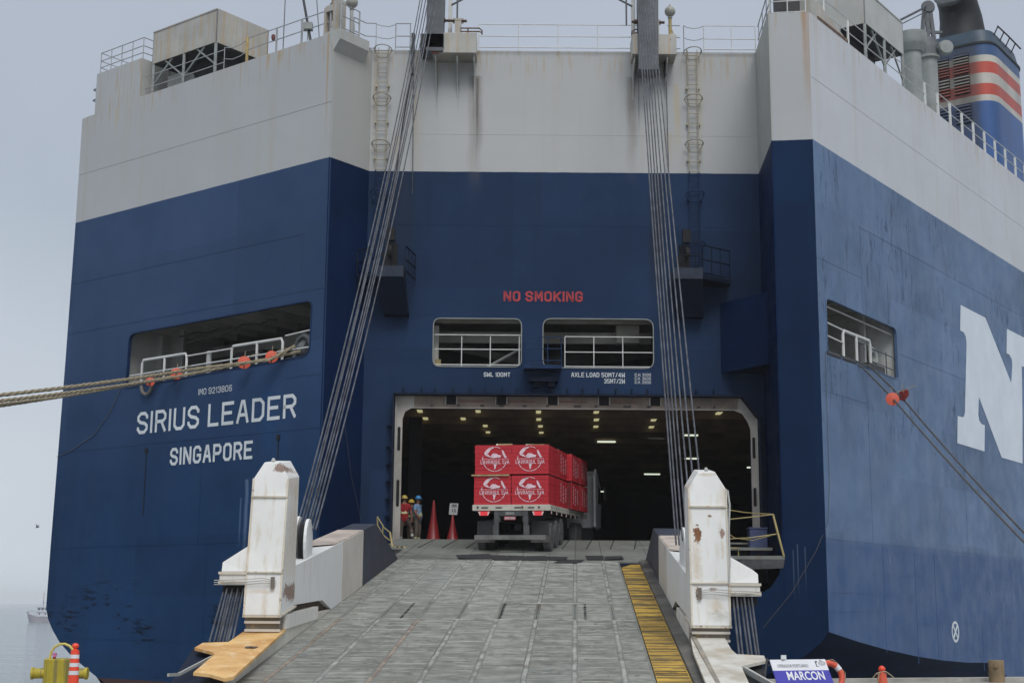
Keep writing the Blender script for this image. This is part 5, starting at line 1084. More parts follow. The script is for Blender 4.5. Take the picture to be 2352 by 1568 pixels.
# kerbs between flap and ramp plating
cur = []
mb = MB()
for s0_, s1_, n0, n1_ in ((22.3, 24.2, .04, .14), (24.2, 26.4, .14, .29), (26.4, 30.5, .29, .26), (30.5, 33.4, .26, .01)):
    mb.hexa([RP(-3.60, s0_, -.05), RP(-3.70, s0_, -.05), RP(-3.70, s1_, -.05), RP(-3.60, s1_, -.05), RP(-3.61, s0_, n0), RP(-3.72, s0_, n0), RP(-3.72, s1_, n1_), RP(-3.61, s1_, n1_)])
rpart(mb, 'left_kerb', rusty('kerb_white_paint', (.68, .66, .58), .7, dirt=.2))
mb = MB()
for s0_, s1_, n0, n1_ in ((21.4, 27, .20, .26), (27, 31, .26, .22), (31, 34, .22, .02)):
    mb.hexa([RP(4.28, s0_, -.05), RP(4.36, s0_, -.05), RP(4.36, s1_, -.05), RP(4.28, s1_, -.05), RP(4.29, s0_, n0), RP(4.37, s0_, n0), RP(4.37, s1_, n1_), RP(4.29, s1_, n1_)])
rpart(mb, 'right_kerb', rusty('kerb_rusty_paint', (.36, .33, .27), .9, dirt=.4))
mb = MB(); a, b = atY(490, 1506, 25.5), atY(410, 1548, 24.0); mb.bar(a, b, .03, .05); mb.bar(b, atY(386, 1549, 23.6), .03, .05); rpart(mb, 'left_fender_bar', M_WHITE)
tb_ = [atY(492, 1552, 24.2), atY(509, 1552, 24.2), atY(515, 1577, 23.0), atY(425, 1577, 23.0)]; mb = MB(); mb.hexa([p - V(0, 0, .5) for p in tb_] + tb_); rpart(mb, 'left_toe_beam', plain('blue_grey_beam', (.035, .050, .070), .5, .2))
mb = MB(); mb.hexa([RP(-4.6, 23.6, -.6), RP(-3.7, 23.6, -.6), RP(-3.7, 26.4, -.6), RP(-4.9, 26.4, -.6), RP(-4.6, 23.8, .0), RP(-3.7, 23.8, .0), RP(-3.7, 26.4, .2), RP(-4.9, 26.4, .2)]); rpart(mb, 'flap_underframe', M_BLUEDK)
mb = MB(); mb.hexa([RP(4.4, 21.6, -.7), RP(5.1, 21.6, -.7), RP(5.6, 26.2, -.7), RP(4.4, 26.2, -.7), RP(4.4, 21.8, .0), RP(5.0, 21.8, .0), RP(5.4, 26.2, .12), RP(4.4, 26.2, .12)]); rpart(mb, 'flap_underframe', M_BLACK)
mb = MB(); mb.bar(atY(1710, 1536, 24.8), atY(1785, 1579, 23.4), .05, .09); rpart(mb, 'right_fender_bar', M_WHITE)
mb = MB(); a = rpx(1651, 1529, .3) if False else None
for (ax_, ay_, bx_, by_) in ((460, 1487, 570, 1488), (1647, 1528, 1756, 1531 - 14)):
    pa_, pb_ = atY(ax_, ay_, 26.2), atY(bx_, by_, 26.2); mb.tube([pa_, pa_.lerp(pb_, .5) - V(0, 0, .015), pb_], .012, 4)
rpart(mb, 'loose_wire', M_ROPED)
for (cx_, cy_) in ((580, 1487), (1656, 1520)):
    mb = MB(); q = atY(cx_, cy_, 25.9)
    for j in range(9): a_ = R.uniform(0, 6.28); rr_ = R.uniform(.03, .09); o_ = V(R.uniform(-.06, .06), R.uniform(-.08, .08), 0); mb.tube([q + o_ + V(rr_ * math.cos(a_ + k_), rr_ * math.sin(a_ + k_), .012 * math.sin(2 * k_ + j) + .01) for k_ in range(6)], .010, 4)
    rpart(mb, 'rope_knot', M_ROPED)

# --- hoist wires: each bundle one thing, each wire a part
# left: tops spread over the post, feet on the left sheaves
LT = [(976, -60), (981, -60), (989, -60), (994, -60), (1001, -60), (1006, -60), (1013, -60)]
LB = [(680, 1216), (688, 1216), (695, 1216), (703, 1216), (709, 1216), (718, 1216), (725, 1216)]
def bundle2(name, label, T, B, Yt, Yb, sag, group, r=.020, mat=M_WIRE, off=0.0):
    root = tag(empty(name, atY(*B[0], Yb)), label, 'wire bundle', group)
    for i, (a, b) in enumerate(zip(T, B)):
        P0, P2 = atY(*a, Yt - .12 * (i % 2)), atY(*b, Yb + .1 * (i % 3)); sg = sag * (1 + .16 * math.sin(i * 2.3)); mb = MB()
        pts = []
        for k in range(17): u = k / 16; p = P0.lerp(P2, u); pts.append(p - V(-off * 4 * u * (1 - u), 0, sg * 4 * u * (1 - u)))
        mb.tube(pts, r, 6); keep(mb.build('wire', mat, None, smooth=True), root)
bundle2('hoist_wires', 'fan of grey steel wires running down to the left ramp tower', LT, LB, 51.9, 30.6, 1.0, 'hoist wire bundles')
RT_ = [(1460 + i * 5.6, -60) for i in range(7)]
RB_ = [(1553, 1250), (1560, 1250), (1568, 1240), (1577, 1230), (1587, 1200), (1598, 1170), (1612, 1140)]
bundle2('hoist_wires', 'fan of grey steel wires running down to the right ramp tower', RT_, RB_, 51.9, 30.6, .4, 'hoist wire bundles')
Lt = [(516 + i * 6.2, 1350) for i in range(8)]; Lb = [(481, 1474), (492, 1474), (500, 1474), (504, 1474), (512, 1474), (519, 1474), (524, 1474), (534, 1471)]
bundle2('flap_wires', 'short wires dropping from the left wire box to the orange flap', Lt, Lb, 27.9, 26.8, .0, 'flap wire bundles', r=.020)
Rt = [(1683 + i * 8.4, 1362) for i in range(6)]; Rb = [(1697 + i * 9.8, 1504) for i in range(6)]
Rb = [(1698, 1503), (1706, 1503), (1719, 1504), (1727, 1504), (1737, 1504), (1743, 1504)]
bundle2('flap_wires', 'short wires dropping from the right wire box to the pale flap', Rt, Rb, 28.2, 26.6, .0, 'flap wire bundles', r=.020)

# ================================================================== truck
HEAD, TPITCH = math.radians(-9.6), math.radians(2.0)
TB = atY(1174.5, 1160, 47.95)            # middle of the rear edge of the load bed
TM = Matrix.Translation(TB) @ Matrix.Rotation(HEAD, 4, 'Z') @ Matrix.Rotation(TPITCH, 4, 'X')
truck = tag(empty('flatbed_truck', (0, 0, 0)), 'long flatbed truck driving up into the doorway, tail lights facing us', 'truck')
truck.matrix_world = TM
def tpart(mb, name, mat, par=None, **k): o = mb.build(name, mat, None, **k); o.parent = par or truck; return o
M_BED = rusty('bed_edge_white', (.62, .60, .52), .5, dirt=.25)
M_CHAS = plain('chassis_grey', (.075, .078, .080), .7, .25, 4)
M_TYRE = plain('tyre_rubber', (.014, .014, .014), .85, .3, 8)
M_TYREG = plain('dusty_tyre', (.10, .10, .098), .85, .3, 5)
M_CAB = plain('cab_pale_paint', (.74, .75, .75), .4, .1, 1)
M_TAIL = emitter('tail_light_red', (1.0, .06, .08), .28)
M_TAIL.node_tree.nodes['Principled BSDF'].inputs['Base Color'].default_value = (.6, .03, .04, 1)
M_REFL = plain('pale_reflector', (.75, .55, .52), .4)
BL, BW = 10.6, 2.62
mb = MB(); mb.box((0, BL / 2, -.10), (BW - .1, BL, .10)); tpart(mb, 'load_bed', M_CHAS)
mb = MB(); mb.box((0, -.02, -.075), (BW, .06, .20)); tpart(mb, 'rear_sill', M_BED, bevel=.008)
for s in (-1, 1): mb = MB(); mb.box((s * BW / 2, BL / 2, -.075), (.05, BL, .19)); tpart(mb, 'side_sill', M_BED)
for k, x in enumerate((-.90, -.42, .22, .68)): mb = MB(); mb.box((x, -.055, -.075), (.22, .012, .035)); tpart(mb, 'sill_slot', M_BLACK)
for x in (-1.14, .02 + .36, .95): mb = MB(); mb.lathe([(.035, 0), (.035, .02)], (x, -.06, -.06), 8, axis=(0, -1, 0)); tpart(mb, 'tie_ring', M_DARK)
for k in range(18): mb = MB(); mb.box((BW / 2 + .03, .35 + k * .56, -.07), (.012, .045, .045)); tpart(mb, 'tie_hole', M_BLACK)
for k in range(8): mb = MB(); mb.box((BW / 2 + .01, .3 + k * 1.3, -.22), (.03, .05, .12)); tpart(mb, 'rope_hook', M_REFL)
for s in (-1, 1):
    mb = MB(); mb.prism(lambda u, z, c: V(u, -.06 - c, z), [(s * .92 - .20, -.20), (s * .92 + .20, -.20), (s * .92 + .14, -.34), (s * .92 - .14, -.34)], 0, .03); tpart(mb, 'tail_light', M_TAIL)
    for q in (-1, 1):
        mb = MB(); mb.prism(lambda u, z, c: V(u, -.06 - c, z), [(s * .92 + q * .13, -.205), (s * .92 + q * .20, -.205), (s * .92 + q * .15, -.33), (s * .92 + q * .12, -.33)], .031, .036)
        tpart(mb, 'reflector', M_REFL)
    mb = MB(); mb.box((s * .50, .02, -.62), (.15, .16, .86)); mb.box((s * .52, .0, -.86), (.19, .17, .40)); tpart(mb, 'frame_upright', M_CHAS)
    mb = MB(); mb.box((s * .93 + .0, .35, -.86), (.60, .03, .70)); tpart(mb, 'mud_flap', M_DARK)
    mb = MB(); mb.box((s * .93, .33, -1.12), (.64, .05, .22)); tpart(mb, 'flap_weight', plain('dusty_flap', (.085, .082, .078), .8, .2))
mb = MB(); mb.box((0, .02, -.27), (1.15, .1, .16)); tpart(mb, 'cross_member', M_CHAS)
mb = MB(); mb.box((-.02, -.12, -1.07), (2.42, .10, .155)); tpart(mb, 'rear_bumper', plain('worn_bumper', (.15, .145, .14), .7, .25, 3), bevel=.01)
TF = lambda u, z, c: V(u, -.04 - c, z)
mb = MB(); mb.box((-.04, -.05, -.425), (.40, .02, .12)); pl_ = tpart(mb, 'number_plate', plain('plate_red', (.35, .06, .07), .5))
mb = MB(); text_mb(mb, 'ACA 2536', TF, -.21, -.46, .34, .075, .022, .03); tpart(mb, 'plate_lettering', M_LETTER, pl_)
mb = MB(); mb.box((-.04, -.05, -.27), (.30, .02, .10)); tpart(mb, 'rear_badge', plain('badge_grey', (.22, .23, .22), .5))
def wheel(x, y, z, r, w, mat=M_TYREG):
    mb = MB(); sgn = 1 if x > 0 else -1
    mb.lathe([(r * .62, -w / 2), (r * .93, -w / 2), (r, -w / 2 + .04), (r, w / 2 - .04), (r * .93, w / 2), (r * .62, w / 2)], (x, y, z), 28, axis=(1, 0, 0)); o = tpart(mb, 'wheel', mat, smooth=True)
    mb = MB(); mb.lathe([(r * .60, 0), (r * .55, -.04), (r * .3, -.05), (r * .25, .03), (.02, .04)], (x + sgn * w * .42, y, z), 20, axis=(sgn, 0, 0)); tpart(mb, 'rim', M_CHAS, o, smooth=True)
WR = .50
for ax_, y in enumerate((.95, 2.20, 3.45)):
    zg = -1.0 + (.10 if ax_ == 0 else .04 * 0) + 0
    zz = -1.045 + ax_ * .105
    for x in (-1.12, -.80, .80, 1.12): wheel(x, y, zz, WR, .27, M_TYREG if abs(x) > 1 else M_TYRE)
    mb = MB(); mb.tube([(-1.1, y, zz), (1.1, y, zz)], .07, 8); tpart(mb, 'axle', M_DARK)
for y in (8.4, 9.6, 12.9):
    for x in (-1.08, 1.08): wheel(x, y, -.88, .5, .30, M_TYRE if y > 10 else M_TYREG)
mb = MB()
for s in (-.45, .45): mb.box((s, BL / 2, -.35), (.14, BL, .38))
tpart(mb, 'chassis_rail', M_CHAS)
# tractor cab
mb = MB(); CP = lambda u, z, c: V(c, u, z)
mb.prism(CP, [(10.95, -.55), (13.6, -.55), (13.75, .4), (13.55, 1.25), (12.6, 1.75), (11.5, 1.80), (10.95, 1.55)], -.85, 1.60); cabp = tpart(mb, 'cab', M_CAB, bevel=.06)
for c0_ in (1.50, -.85): mb = MB(); mb.prism(CP, [(10.55, -.50), (11.25, -.62), (11.3, 1.2), (11.2, 1.75), (10.9, 1.85), (10.55, 1.6)], c0_ + .12 * (c0_ > 0), c0_ + .08 + .12 * (c0_ > 0)); tpart(mb, 'side_fairing', M_CAB)
mb = MB(); mb.prism(CP, [(12.5, .5), (13.5, .5), (13.4, 1.05), (12.6, 1.25)], 1.605, 1.615); tpart(mb, 'side_window', M_BLACK, cabp)
for s in (-1, 1): mb = MB(); mb.box((.38 + s * 1.42, 13.5, .95), (.10, .18, .55)); mb.tube([(.38 + s * 1.2, 13.5, 1.1), (.38 + s * 1.42, 13.5, 1.1)], .02, 5); tpart(mb, 'mirror', M_DARK, cabp)
mb = MB(); mb.box((.38, 12.4, -.85), (2.3, 2.6, .6)); tpart(mb, 'cab_underframe', M_DARK)

# crates on the bed: two wide, two high, four deep
t = NT('red_crate_paint'); n1 = t.noise(1.2, 5); n2 = t.noise(9, 5, .6, vec=(.6, .6, 4))
c = t.mix(t.ramp(n1, .3, .7), (.44, .012, .024), (.60, .022, .036)); c = t.mix(t.ramp(n2, .5, .75, 0, .35), c, (.20, .008, .012)); M_RED = t.done(c, .6)
t = NT('stencil_print'); n2 = t.noise(14, 6, .7)
M_STEN = t.done(t.mix(t.ramp(n2, .52, .66, 0, .7), (.80, .62, .68), (.50, .05, .07)), .7)
M_RED_D = plain('red_crate_shadow_gap', (.16, .008, .012), .7)
M_BATT = plain('pine_batten', (.40, .30, .16), .8, .2, 6)
CWD, CHT, CDP = 1.262, .985, 2.30
def build_crate_meshes():
    k = MB(); k.box((0, CDP / 2, CHT / 2), (CWD - .05, CDP - .05, CHT - .02)); core = k
    pr = MB(); nn = 7; ph = CHT / nn
    pr.box((0, 0, 0), (CWD, .022, ph - .008)); ps = MB(); ps.box((0, 0, 0), (.022, CDP - .03, ph - .008))
    return core, pr, ps, ph, nn
core, prm, psm, PHT, NPL = build_crate_meshes()
core_o = core.build('crate_core', M_RED_D); pr_o = prm.build('plank', M_RED); ps_o = psm.build('plank', M_RED)
def circ(cx, cz, r, a0, a1, w, n=10):
    p = []
    for i in range(n + 1): a = math.radians(a0 + (a1 - a0) * i / n); p.append((cx + r * math.cos(a), cz + r * math.sin(a)))
    for i in range(n, -1, -1): a = math.radians(a0 + (a1 - a0) * i / n); p.append((cx + (r - w) * math.cos(a), cz + (r - w) * math.sin(a)))
    return p
LG = MB(); LF = lambda u, z, c: V(u, -c, z)
for a0, a1 in ((62, 88), (92, 118) , (8, 14), (-48, -12), (-88, -52), (-128, -92), (-168, -132), (165, 188)): LG.prism(LF, circ(0, 0, .42, a0, a1, .022), .012, .016)
LG.prism(LF, [(-.36, .20), (-.30, .30), (-.17, .39), (-.02, .42), (-.02, .38), (-.12, .33), (-.19, .24), (-.24, .17), (-.17, .10), (-.10, .08), (-.16, .06), (-.27, .10), (-.33, .13)], .012, .016)   # northern land mass
LG.prism(LF, [(-.13, .10), (-.06, .19), (.06, .185), (.13, .14), (.23, .12), (.20, .06), (.10, .05), (.02, .035), (-.08, .04), (-.13, .055)], .012, .016); LG.prism(LF, [(-.03, -.175), (.08, -.175), (.05, -.24), (.035, -.31), (.0, -.36), (-.015, -.27)], .012, .016)  # southern land mass
LG.prism(LF, [(.24, .30), (.29, .29), (.36, .16), (.40, .03), (.34, .05), (.27, .16)], .012, .016)
block_text(LG, 'LAVRASUL S/A', LF, -.48, -.165, .98, .125, .019, 1.05)
text_mb(LG, 'Compensados e Laminados', LF, -.46, -.018, .94, .045, .019, .01)
lg_o = LG.build('stencilled_logo', M_STEN)
SM = MB()
for col_ in range(3):
    yy = .55 + col_ * .66
    for j in range(R.randint(4, 5)):
        zz = .84 - col_ * .06 - j * .135
        SM.box((0, yy + R.uniform(-.02, .02), zz), (.004, R.uniform(.13, .20), .030)); SM.box((0, yy + R.uniform(-.06, .06), zz - .03), (.004, .05, .08)); SM.box((0, yy + R.uniform(-.02, .06), zz - .06), (.004, R.uniform(.08, .16), .028))
sm_o = SM.build('stencilled_marks', M_STEN)
bt = MB(); bt.box((0, 0, 0), (.06, .08, .03)); 
def copyto(o, root, M):
    c = o.copy(); COL.objects.link(c); c.parent = root; c.matrix_parent_inverse = Matrix.Identity(4); c.matrix_basis = M; return c
offs = [(0, 0), (.03, .0), (.19, -.03), (.24, -.05)]
lab_side = {0: 'left', 1: 'right'}; lab_row = ['rearmost', 'second row', 'third row', 'front row']
for row in range(4):
    for col_ in range(2):
        for lv in range(2):
            x = (-1 if col_ == 0 else 1) * (CWD / 2 + .012) + offs[row][0] + (R.uniform(-.015, .015) if lv else 0); y = .03 + row * (CDP + .02); z = .02 + lv * (CHT + .045)
            M = TM @ Matrix.Translation((x + R.uniform(-.01, .01), y, z)) @ Matrix.Rotation(R.uniform(-.008, .008), 4, 'Z')
            root = empty('crate'); root.matrix_world = M
            if row == 0: lab = 'red stencilled crate at the truck tail, %s %s of the four logos' % ('upper' if lv else 'lower', lab_side[col_])
            else: lab = 'red crate in the %s behind the tail crates, %s layer, %s side' % (lab_row[row], 'upper' if lv else 'lower', lab_side[col_])
            tag(root, lab, 'crate', 'red crates stacked on the flatbed')
            copyto(core_o, root, Matrix.Identity(4))
            if row == 0 or (row == 2 and lv == 1):
                for i in range(NPL): copyto(pr_o, root, Matrix.Translation((R.uniform(-.008, .008), .01 + R.uniform(-.007, .006), PHT * (i + .5))) @ Matrix.Rotation(R.uniform(-.004, .004), 4, 'Y'))
            if row == 0: copyto(lg_o, root, Matrix.Translation((R.uniform(-.05, .05), 0, .50 + R.uniform(-.015, .015))) @ Matrix.Diagonal((1, 1, 1, 1)))
            if col_ == 1:
                for i in range(NPL): copyto(ps_o, root, Matrix.Translation((CWD / 2 - .012 + R.uniform(-.007, .006), CDP / 2 + R.uniform(-.01, .01), PHT * (i + .5))))
                if row in (1, 2, 3): copyto(sm_o, root, Matrix.Translation((CWD / 2 + .003, 0, 0)))
            b = bt.build('batten', M_BATT); b.parent = root; b.matrix_basis = Matrix.Translation((CWD / 2 - .1 if col_ else -CWD / 2 + .05, CDP / 2, CHT + .015)) @ Matrix.Diagonal((1, 20, 1, 1))
for o in (core_o, pr_o, ps_o, lg_o, sm_o): bpy.data.objects.remove(o)
# loose battens on top and between the layers
for i, (x, y, z, l, w) in enumerate(((-.72, .3, CHT + .03, 1.3, .05), (-.25, .5, 2 * CHT + .10, .5, .04), (.75, .9, 2 * CHT + .10, .6, .04))):
    mb = MB(); mb.box((0, 0, 0), (l, .06, w)); o = mb.build('loose_batten', M_BATT); o.matrix_world = TM @ Matrix.Translation((x - (.0), y - .3, z)) @ Matrix.Rotation([0, .15, -.12][i], 4, 'Z')
    tag(o, ['long pale batten poking out left between the two crate layers', 'short pale batten lying on the upper left tail crate', 'pale batten lying on the upper right tail crate'][i], 'batten', 'battens on the crates')

# ================================================================== people
M_SKIN = plain('skin', (.26, .13, .085), .6, .1)
M_RSH = plain('red_work_shirt', (.30, .012, .018), .85, .2, 6)
M_BSH = plain('light_blue_work_shirt', (.16, .28, .44), .85, .2, 6)
M_DSH = plain('dark_work_shirt', (.03, .035, .05), .85, .2, 6)
M_TRS = plain('grey_brown_work_trousers', (.12, .095, .08), .9, .25, 5)
M_BOOT = plain('black_boots', (.02, .02, .02), .6)
M_HIV = plain('reflective_band', (.62, .66, .38), .5, .1)
M_HIVG = plain('grey_reflective_band', (.42, .44, .42), .5, .1)
def person(loc, rot, label, shirt, helmet, pose, belly=0.0, band=(1.10, 1.17)):
    """one skinned body: joints as vertices, radius per joint; clothes coloured by face"""
    J = pose; names = list(J.keys())
    E_ = [('pelvis', 'waist'), ('waist', 'chest'), ('chest', 'neck'), ('neck', 'head'), ('head', 'crown'), ('chest', 'shL'), ('shL', 'elL'), ('elL', 'wrL'), ('wrL', 'haL'), ('chest', 'shR'), ('shR', 'elR'), ('elR', 'wrR'), ('wrR', 'haR'),
          ('pelvis', 'hiL'), ('hiL', 'knL'), ('knL', 'anL'), ('anL', 'toL'), ('pelvis', 'hiR'), ('hiR', 'knR'), ('knR', 'anR'), ('anR', 'toR')]
    rad = dict(pelvis=(.155, .125), waist=(.15 + belly * .4, .115 + belly), chest=(.175, .125 + belly * .5), neck=(.06, .06), head=(.085, .10), crown=(.07, .08), shL=(.078, .078), shR=(.078, .078), elL=(.052, .052), elR=(.052, .052), wrL=(.036, .036), wrR=(.036, .036), haL=(.042, .022), haR=(.042, .022),
               hiL=(.105, .11), hiR=(.105, .11), knL=(.075, .08), knR=(.075, .08), anL=(.06, .06), anR=(.06, .06), toL=(.05, .045), toR=(.05, .045))
    me = bpy.data.meshes.new('person_src'); idx = {n: i for i, n in enumerate(names)}
    me.from_pydata([J[n] for n in names], [(idx[a], idx[b]) for a, b in E_], [])
    ob = bpy.data.objects.new('person_src', me); COL.objects.link(ob)
    sk = ob.modifiers.new('skin', 'SKIN'); sk.use_smooth_shade = True
    sv = me.skin_vertices[0].data
    for n in names: sv[idx[n]].radius = rad[n]
    sv[idx['pelvis']].use_root = True
    ss = ob.modifiers.new('sub', 'SUBSURF'); ss.levels = 2; ss.render_levels = 2
    bpy.context.view_layer.update(); dg = bpy.context.evaluated_depsgraph_get()
    bm_ = bpy.data.meshes.new_from_object(ob.evaluated_get(dg)); bpy.data.objects.remove(ob)
    vs = [tuple(v.co) for v in bm_.vertices]; fs = [tuple(p.vertices) for p in bm_.polygons]
    mb = MB(); mb.v = vs; mb.f = fs; mb.mi = []
    for p in bm_.polygons:
        c = p.center
        def near(a, b):
            A_, B_ = Vector(J[a]), Vector(J[b]); d = B_ - A_; t_ = max(0, min(1, (c - A_).dot(d) / d.length_squared)); return (c - (A_ + d * t_)).length, t_
        best = min(((near(a, b)[0] - .8 * min(rad[a][0], rad[b][0]), a, b, near(a, b)[1]) for a, b in E_), key=lambda q: q[0])
        _, a, b, t_ = best; k = 0
        if b in ('head', 'crown') or (a == 'chest' and b == 'neck' and t_ > .75): k = 1
        elif b in ('elL', 'elR'): k = 0 if t_ < .62 else 1
        elif b[:2] in ('wr', 'ha'): k = 1
        elif b[:2] in ('kn',) or (b[:2] == 'hi'): k = 2
        elif b[:2] == 'an': k = 2 if t_ < .9 else 3
        elif b[:2] == 'to': k = 3
        if b[:2] == 'an' and .62 < t_ < .76: k = 4
        if k == 0 and b in ('waist', 'chest', 'neck') and band[0] < c.z < band[1]: k = 5
        mb.mi.append(k)
    # fingers and thumb, rooted in the palm
    for s in 'LR':
        w, h = Vector(J['wr' + s]), Vector(J['ha' + s]); d = (h - w).normalized(); side = d.cross(Vector((0, 1, 0))).normalized(); pf = d.cross(side)
        for i, ln in enumerate((.070, .080, .075, .060)):
            a = h + side * (.03 - .02 * i); b = a + d * ln * .6 + pf * .012; c_ = b + d * ln * .35 + pf * .03; mb.tube([a - d * .01, b, c_], [.009, .008, .006], 5, mi=1)
        a = w.lerp(h, .5) + side * .025; mb.tube([a, a + side * .03 + d * .03, a + side * .035 + d * .06 + pf * .01], [.011, .010, .007], 5, mi=1)
    # face: nose, ears, eyes
    hd = Vector(J['head']) ; f = Vector(pose_face[id(pose)]).normalized() if id(pose) in pose_face else Vector((0, 1, 0)); sd_ = f.cross(Vector((0, 0, 1)))
    mb.tube([hd + f * .085 + V(0, 0, .02), hd + f * .118 - V(0, 0, .012)], [.010, .017], 6, mi=1)
    for q in (-1, 1):
        mb.lathe([(.012, 0), (.028, .008), (.012, .018)], hd + sd_ * q * .085, 8, axis=sd_ * q, mi=1)
        mb.lathe([(.011, 0), (.006, .006)], hd + f * .088 + sd_ * q * .032 + V(0, 0, .028), 8, axis=f, mi=3)
    mb.tube([hd + f * .093 + sd_ * .022 - V(0, 0, .045), hd + f * .093 - sd_ * .022 - V(0, 0, .045)], .006, 5, mi=3)
    root = tag(empty('person', loc, (0, 0, rot)), label, 'person', 'dock workers in the doorway')
    body = mb.build('body', [shirt, M_SKIN, M_TRS, M_BOOT, M_HIVG if shirt is M_RSH else M_HIV, M_HIV], None, smooth=False)
    body.data.polygons.foreach_set('use_smooth', [True] * len(body.data.polygons)); body.parent = root
    # hair and hard hat
    cr_ = hd + V(0, 0, .03); mb = MB()
    mb.lathe([(.096, -.03), (.104, .02), (.09, .05)], cr_ - f * .012, 14); o = mb.build('hair', M_BOOT); o.parent = root
    mb = MB(); hb = hd + V(0, 0, .055)
    mb.lathe([(.122, 0), (.122, .02), (.116, .06), (.095, .105), (.055, .13), (.01, .138)], hb, 20)
    for k in range(9):
        a_ = math.radians(-60 + 15 * k)
    rim_ = [hb + (f * math.cos(a_) + sd_ * math.sin(a_)) * (.165 if abs(a_) < 1.0 else .135) for a_ in [math.radians(x) for x in range(0, 360, 20)]]
    rim_ = [hb + (f * math.cos(a_) * (.172 if math.cos(a_) > 0 else .138) + sd_ * math.sin(a_) * .132) for a_ in [math.radians(x) for x in range(0, 360, 20)]]
    n_ = len(rim_); mb.add([tuple(p) for p in rim_] + [tuple(p + V(0, 0, .012)) for p in rim_], [tuple(range(n_ - 1, -1, -1)), tuple(range(n_, 2 * n_))] + [(i, (i + 1) % n_, n_ + (i + 1) % n_, n_ + i) for i in range(n_)])
    mb.bar(hb + f * .11 + V(0, 0, .04), hb - f * .11 + V(0, 0, .04), .02, .01)
    for q in (-.5, 0, .5): mb.tube([hb + V(0, 0, .02) + f * .118 + sd_ * q * .05, hb + V(0, 0, .142) + sd_ * q * .05, hb + V(0, 0, .02) - f * .118 + sd_ * q * .05], .006, 5)
    hm = mb.build('hard_hat', helmet, None, smooth=True); hm.parent = root
    return root
pose_face = {}
def base_pose(**kw):
    J = dict(pelvis=(0, 0, .93), waist=(0, .0, 1.08), chest=(0, 0, 1.33), neck=(0, 0, 1.50), head=(0, .01, 1.62), crown=(0, .0, 1.72),
             shL=(-.19, 0, 1.42), elL=(-.25, -.02, 1.15), wrL=(-.24, .08, .93), haL=(-.24, .10, .86), shR=(.19, 0, 1.42), elR=(.25, -.02, 1.15), wrR=(.24, .08, .93), haR=(.24, .10, .86),
             hiL=(-.09, 0, .88), knL=(-.10, .03, .48), anL=(-.11, -.02, .09), toL=(-.12, .14, .04), hiR=(.09, 0, .88), knR=(.10, .03, .48), anR=(.11, -.02, .09), toR=(.12, .14, .04))
    J.update(kw); return J
M_YH = plain('yellow_hard_hat', (.55, .42, .10), .4); M_BH = plain('blue_hard_hat', (.05, .26, .55), .35); M_YH2 = plain('bright_yellow_hard_hat', (.62, .44, .06), .4)
fz = 3.98
pA = base_pose(knR=(.28, .20, .55), anR=(.34, -.05, .16), toR=(.40, .06, .06), elR=(.27, .0, 1.14), wrR=(.29, .02, .92), haR=(.28, .04, .84)); pose_face[id(pA)] = (0, 1, 0)
a = atY(927, 1243, 54.3)
person((a.x, 54.3, fz), math.radians(8), 'person seen from behind in a red shirt and yellow hard hat, one knee bent', M_RSH, M_YH, pA, .02)
pB = base_pose(elL=(-.30, -.16, 1.18), wrL=(-.17, .05, 1.0), haL=(-.12, .10, .97), elR=(.26, .05, 1.15), wrR=(.15, .14, .98), haR=(.10, .17, .95), head=(0, .02, 1.63), crown=(0, .02, 1.73)); pose_face[id(pB)] = (0, 1, 0)
a = atY(958, 1243, 54.6)
person((a.x, 54.6, fz), math.radians(-118), 'stout person in a light blue shirt and blue hard hat, hand on hip', M_BSH, M_BH, pB, .085, (1.06, 1.14))
pC = base_pose(head=(0, .03, 1.60), crown=(0, .03, 1.70)); pose_face[id(pC)] = (0, 1, 0)
a = atY(947, 1243, 55.3)
person((a.x - .05, 55.3, fz - .06), math.radians(40), 'person in a yellow hard hat mostly hidden behind the blue-shirted worker', M_DSH, M_YH2, pC)

# ================================================================== cones and notice in the doorway
t = NT('red_cone_plastic'); M_CONE = t.done(t.mix(t.noise(3, 4), (.17, .008, .010), (.24, .014, .016)), .35)
def cone(x, y, h, r, label):
    root = tag(empty('traffic_cone', (x, y, fz)), label, 'traffic cone', 'tall red cones in the doorway')
    mb = MB(); mb.lathe([(r, .04), (r * .86, .12), (r * .34, h * .62), (r * .14, h * .97), (r * .08, h)], (0, 0, 0), 22); o = mb.build('cone_body', M_CONE, None, smooth=True); o.parent = root
    mb = MB(); mb.box((0, 0, .02), (r * 2.3, r * 2.3, .04)); o = mb.build('cone_base', M_CONE, None, bevel=.01); o.parent = root
a = atY(995, 1243, 54.2); cone(a.x, 54.2, 1.62, .30, 'taller red cone standing beside the workers')
a = atY(1039, 1243, 54.2); cone(a.x, 54.2, 1.10, .27, 'shorter red cone carrying the notice board')
nb_ = tag(empty('notice_board', (a.x + .02, 54.15, fz + 1.08)), 'small grey notice with black figures on top of a red cone', 'notice board')
mb = MB(); NM = Matrix.Rotation(-.08, 4, 'Y')
mb.hexa([Vector(p) for p in ((-.17, 0, 0), (.15, 0, -.01), (.15, .015, -.01), (-.17, .015, 0), (-.13, 0, .43), (.19, 0, .42), (.19, .015, .42), (-.13, .015, .43))]); o = mb.build('board', plain('notice_grey', (.42, .43, .43), .6)); o.parent = nb_
mb = MB(); NF = lambda u, z, c: V(u + z * .09, -c, z); text_mb(mb, '12', NF, -.06, .09, .15, .12, .004, .04)
for zz in (.36, .30): mb.prism(NF, [(-.09, zz - .018), (.10, zz - .018), (.10, zz + .018), (-.09, zz + .018)], .002, .005)
o = mb.build('figures', M_BLACK); o.parent = nb_
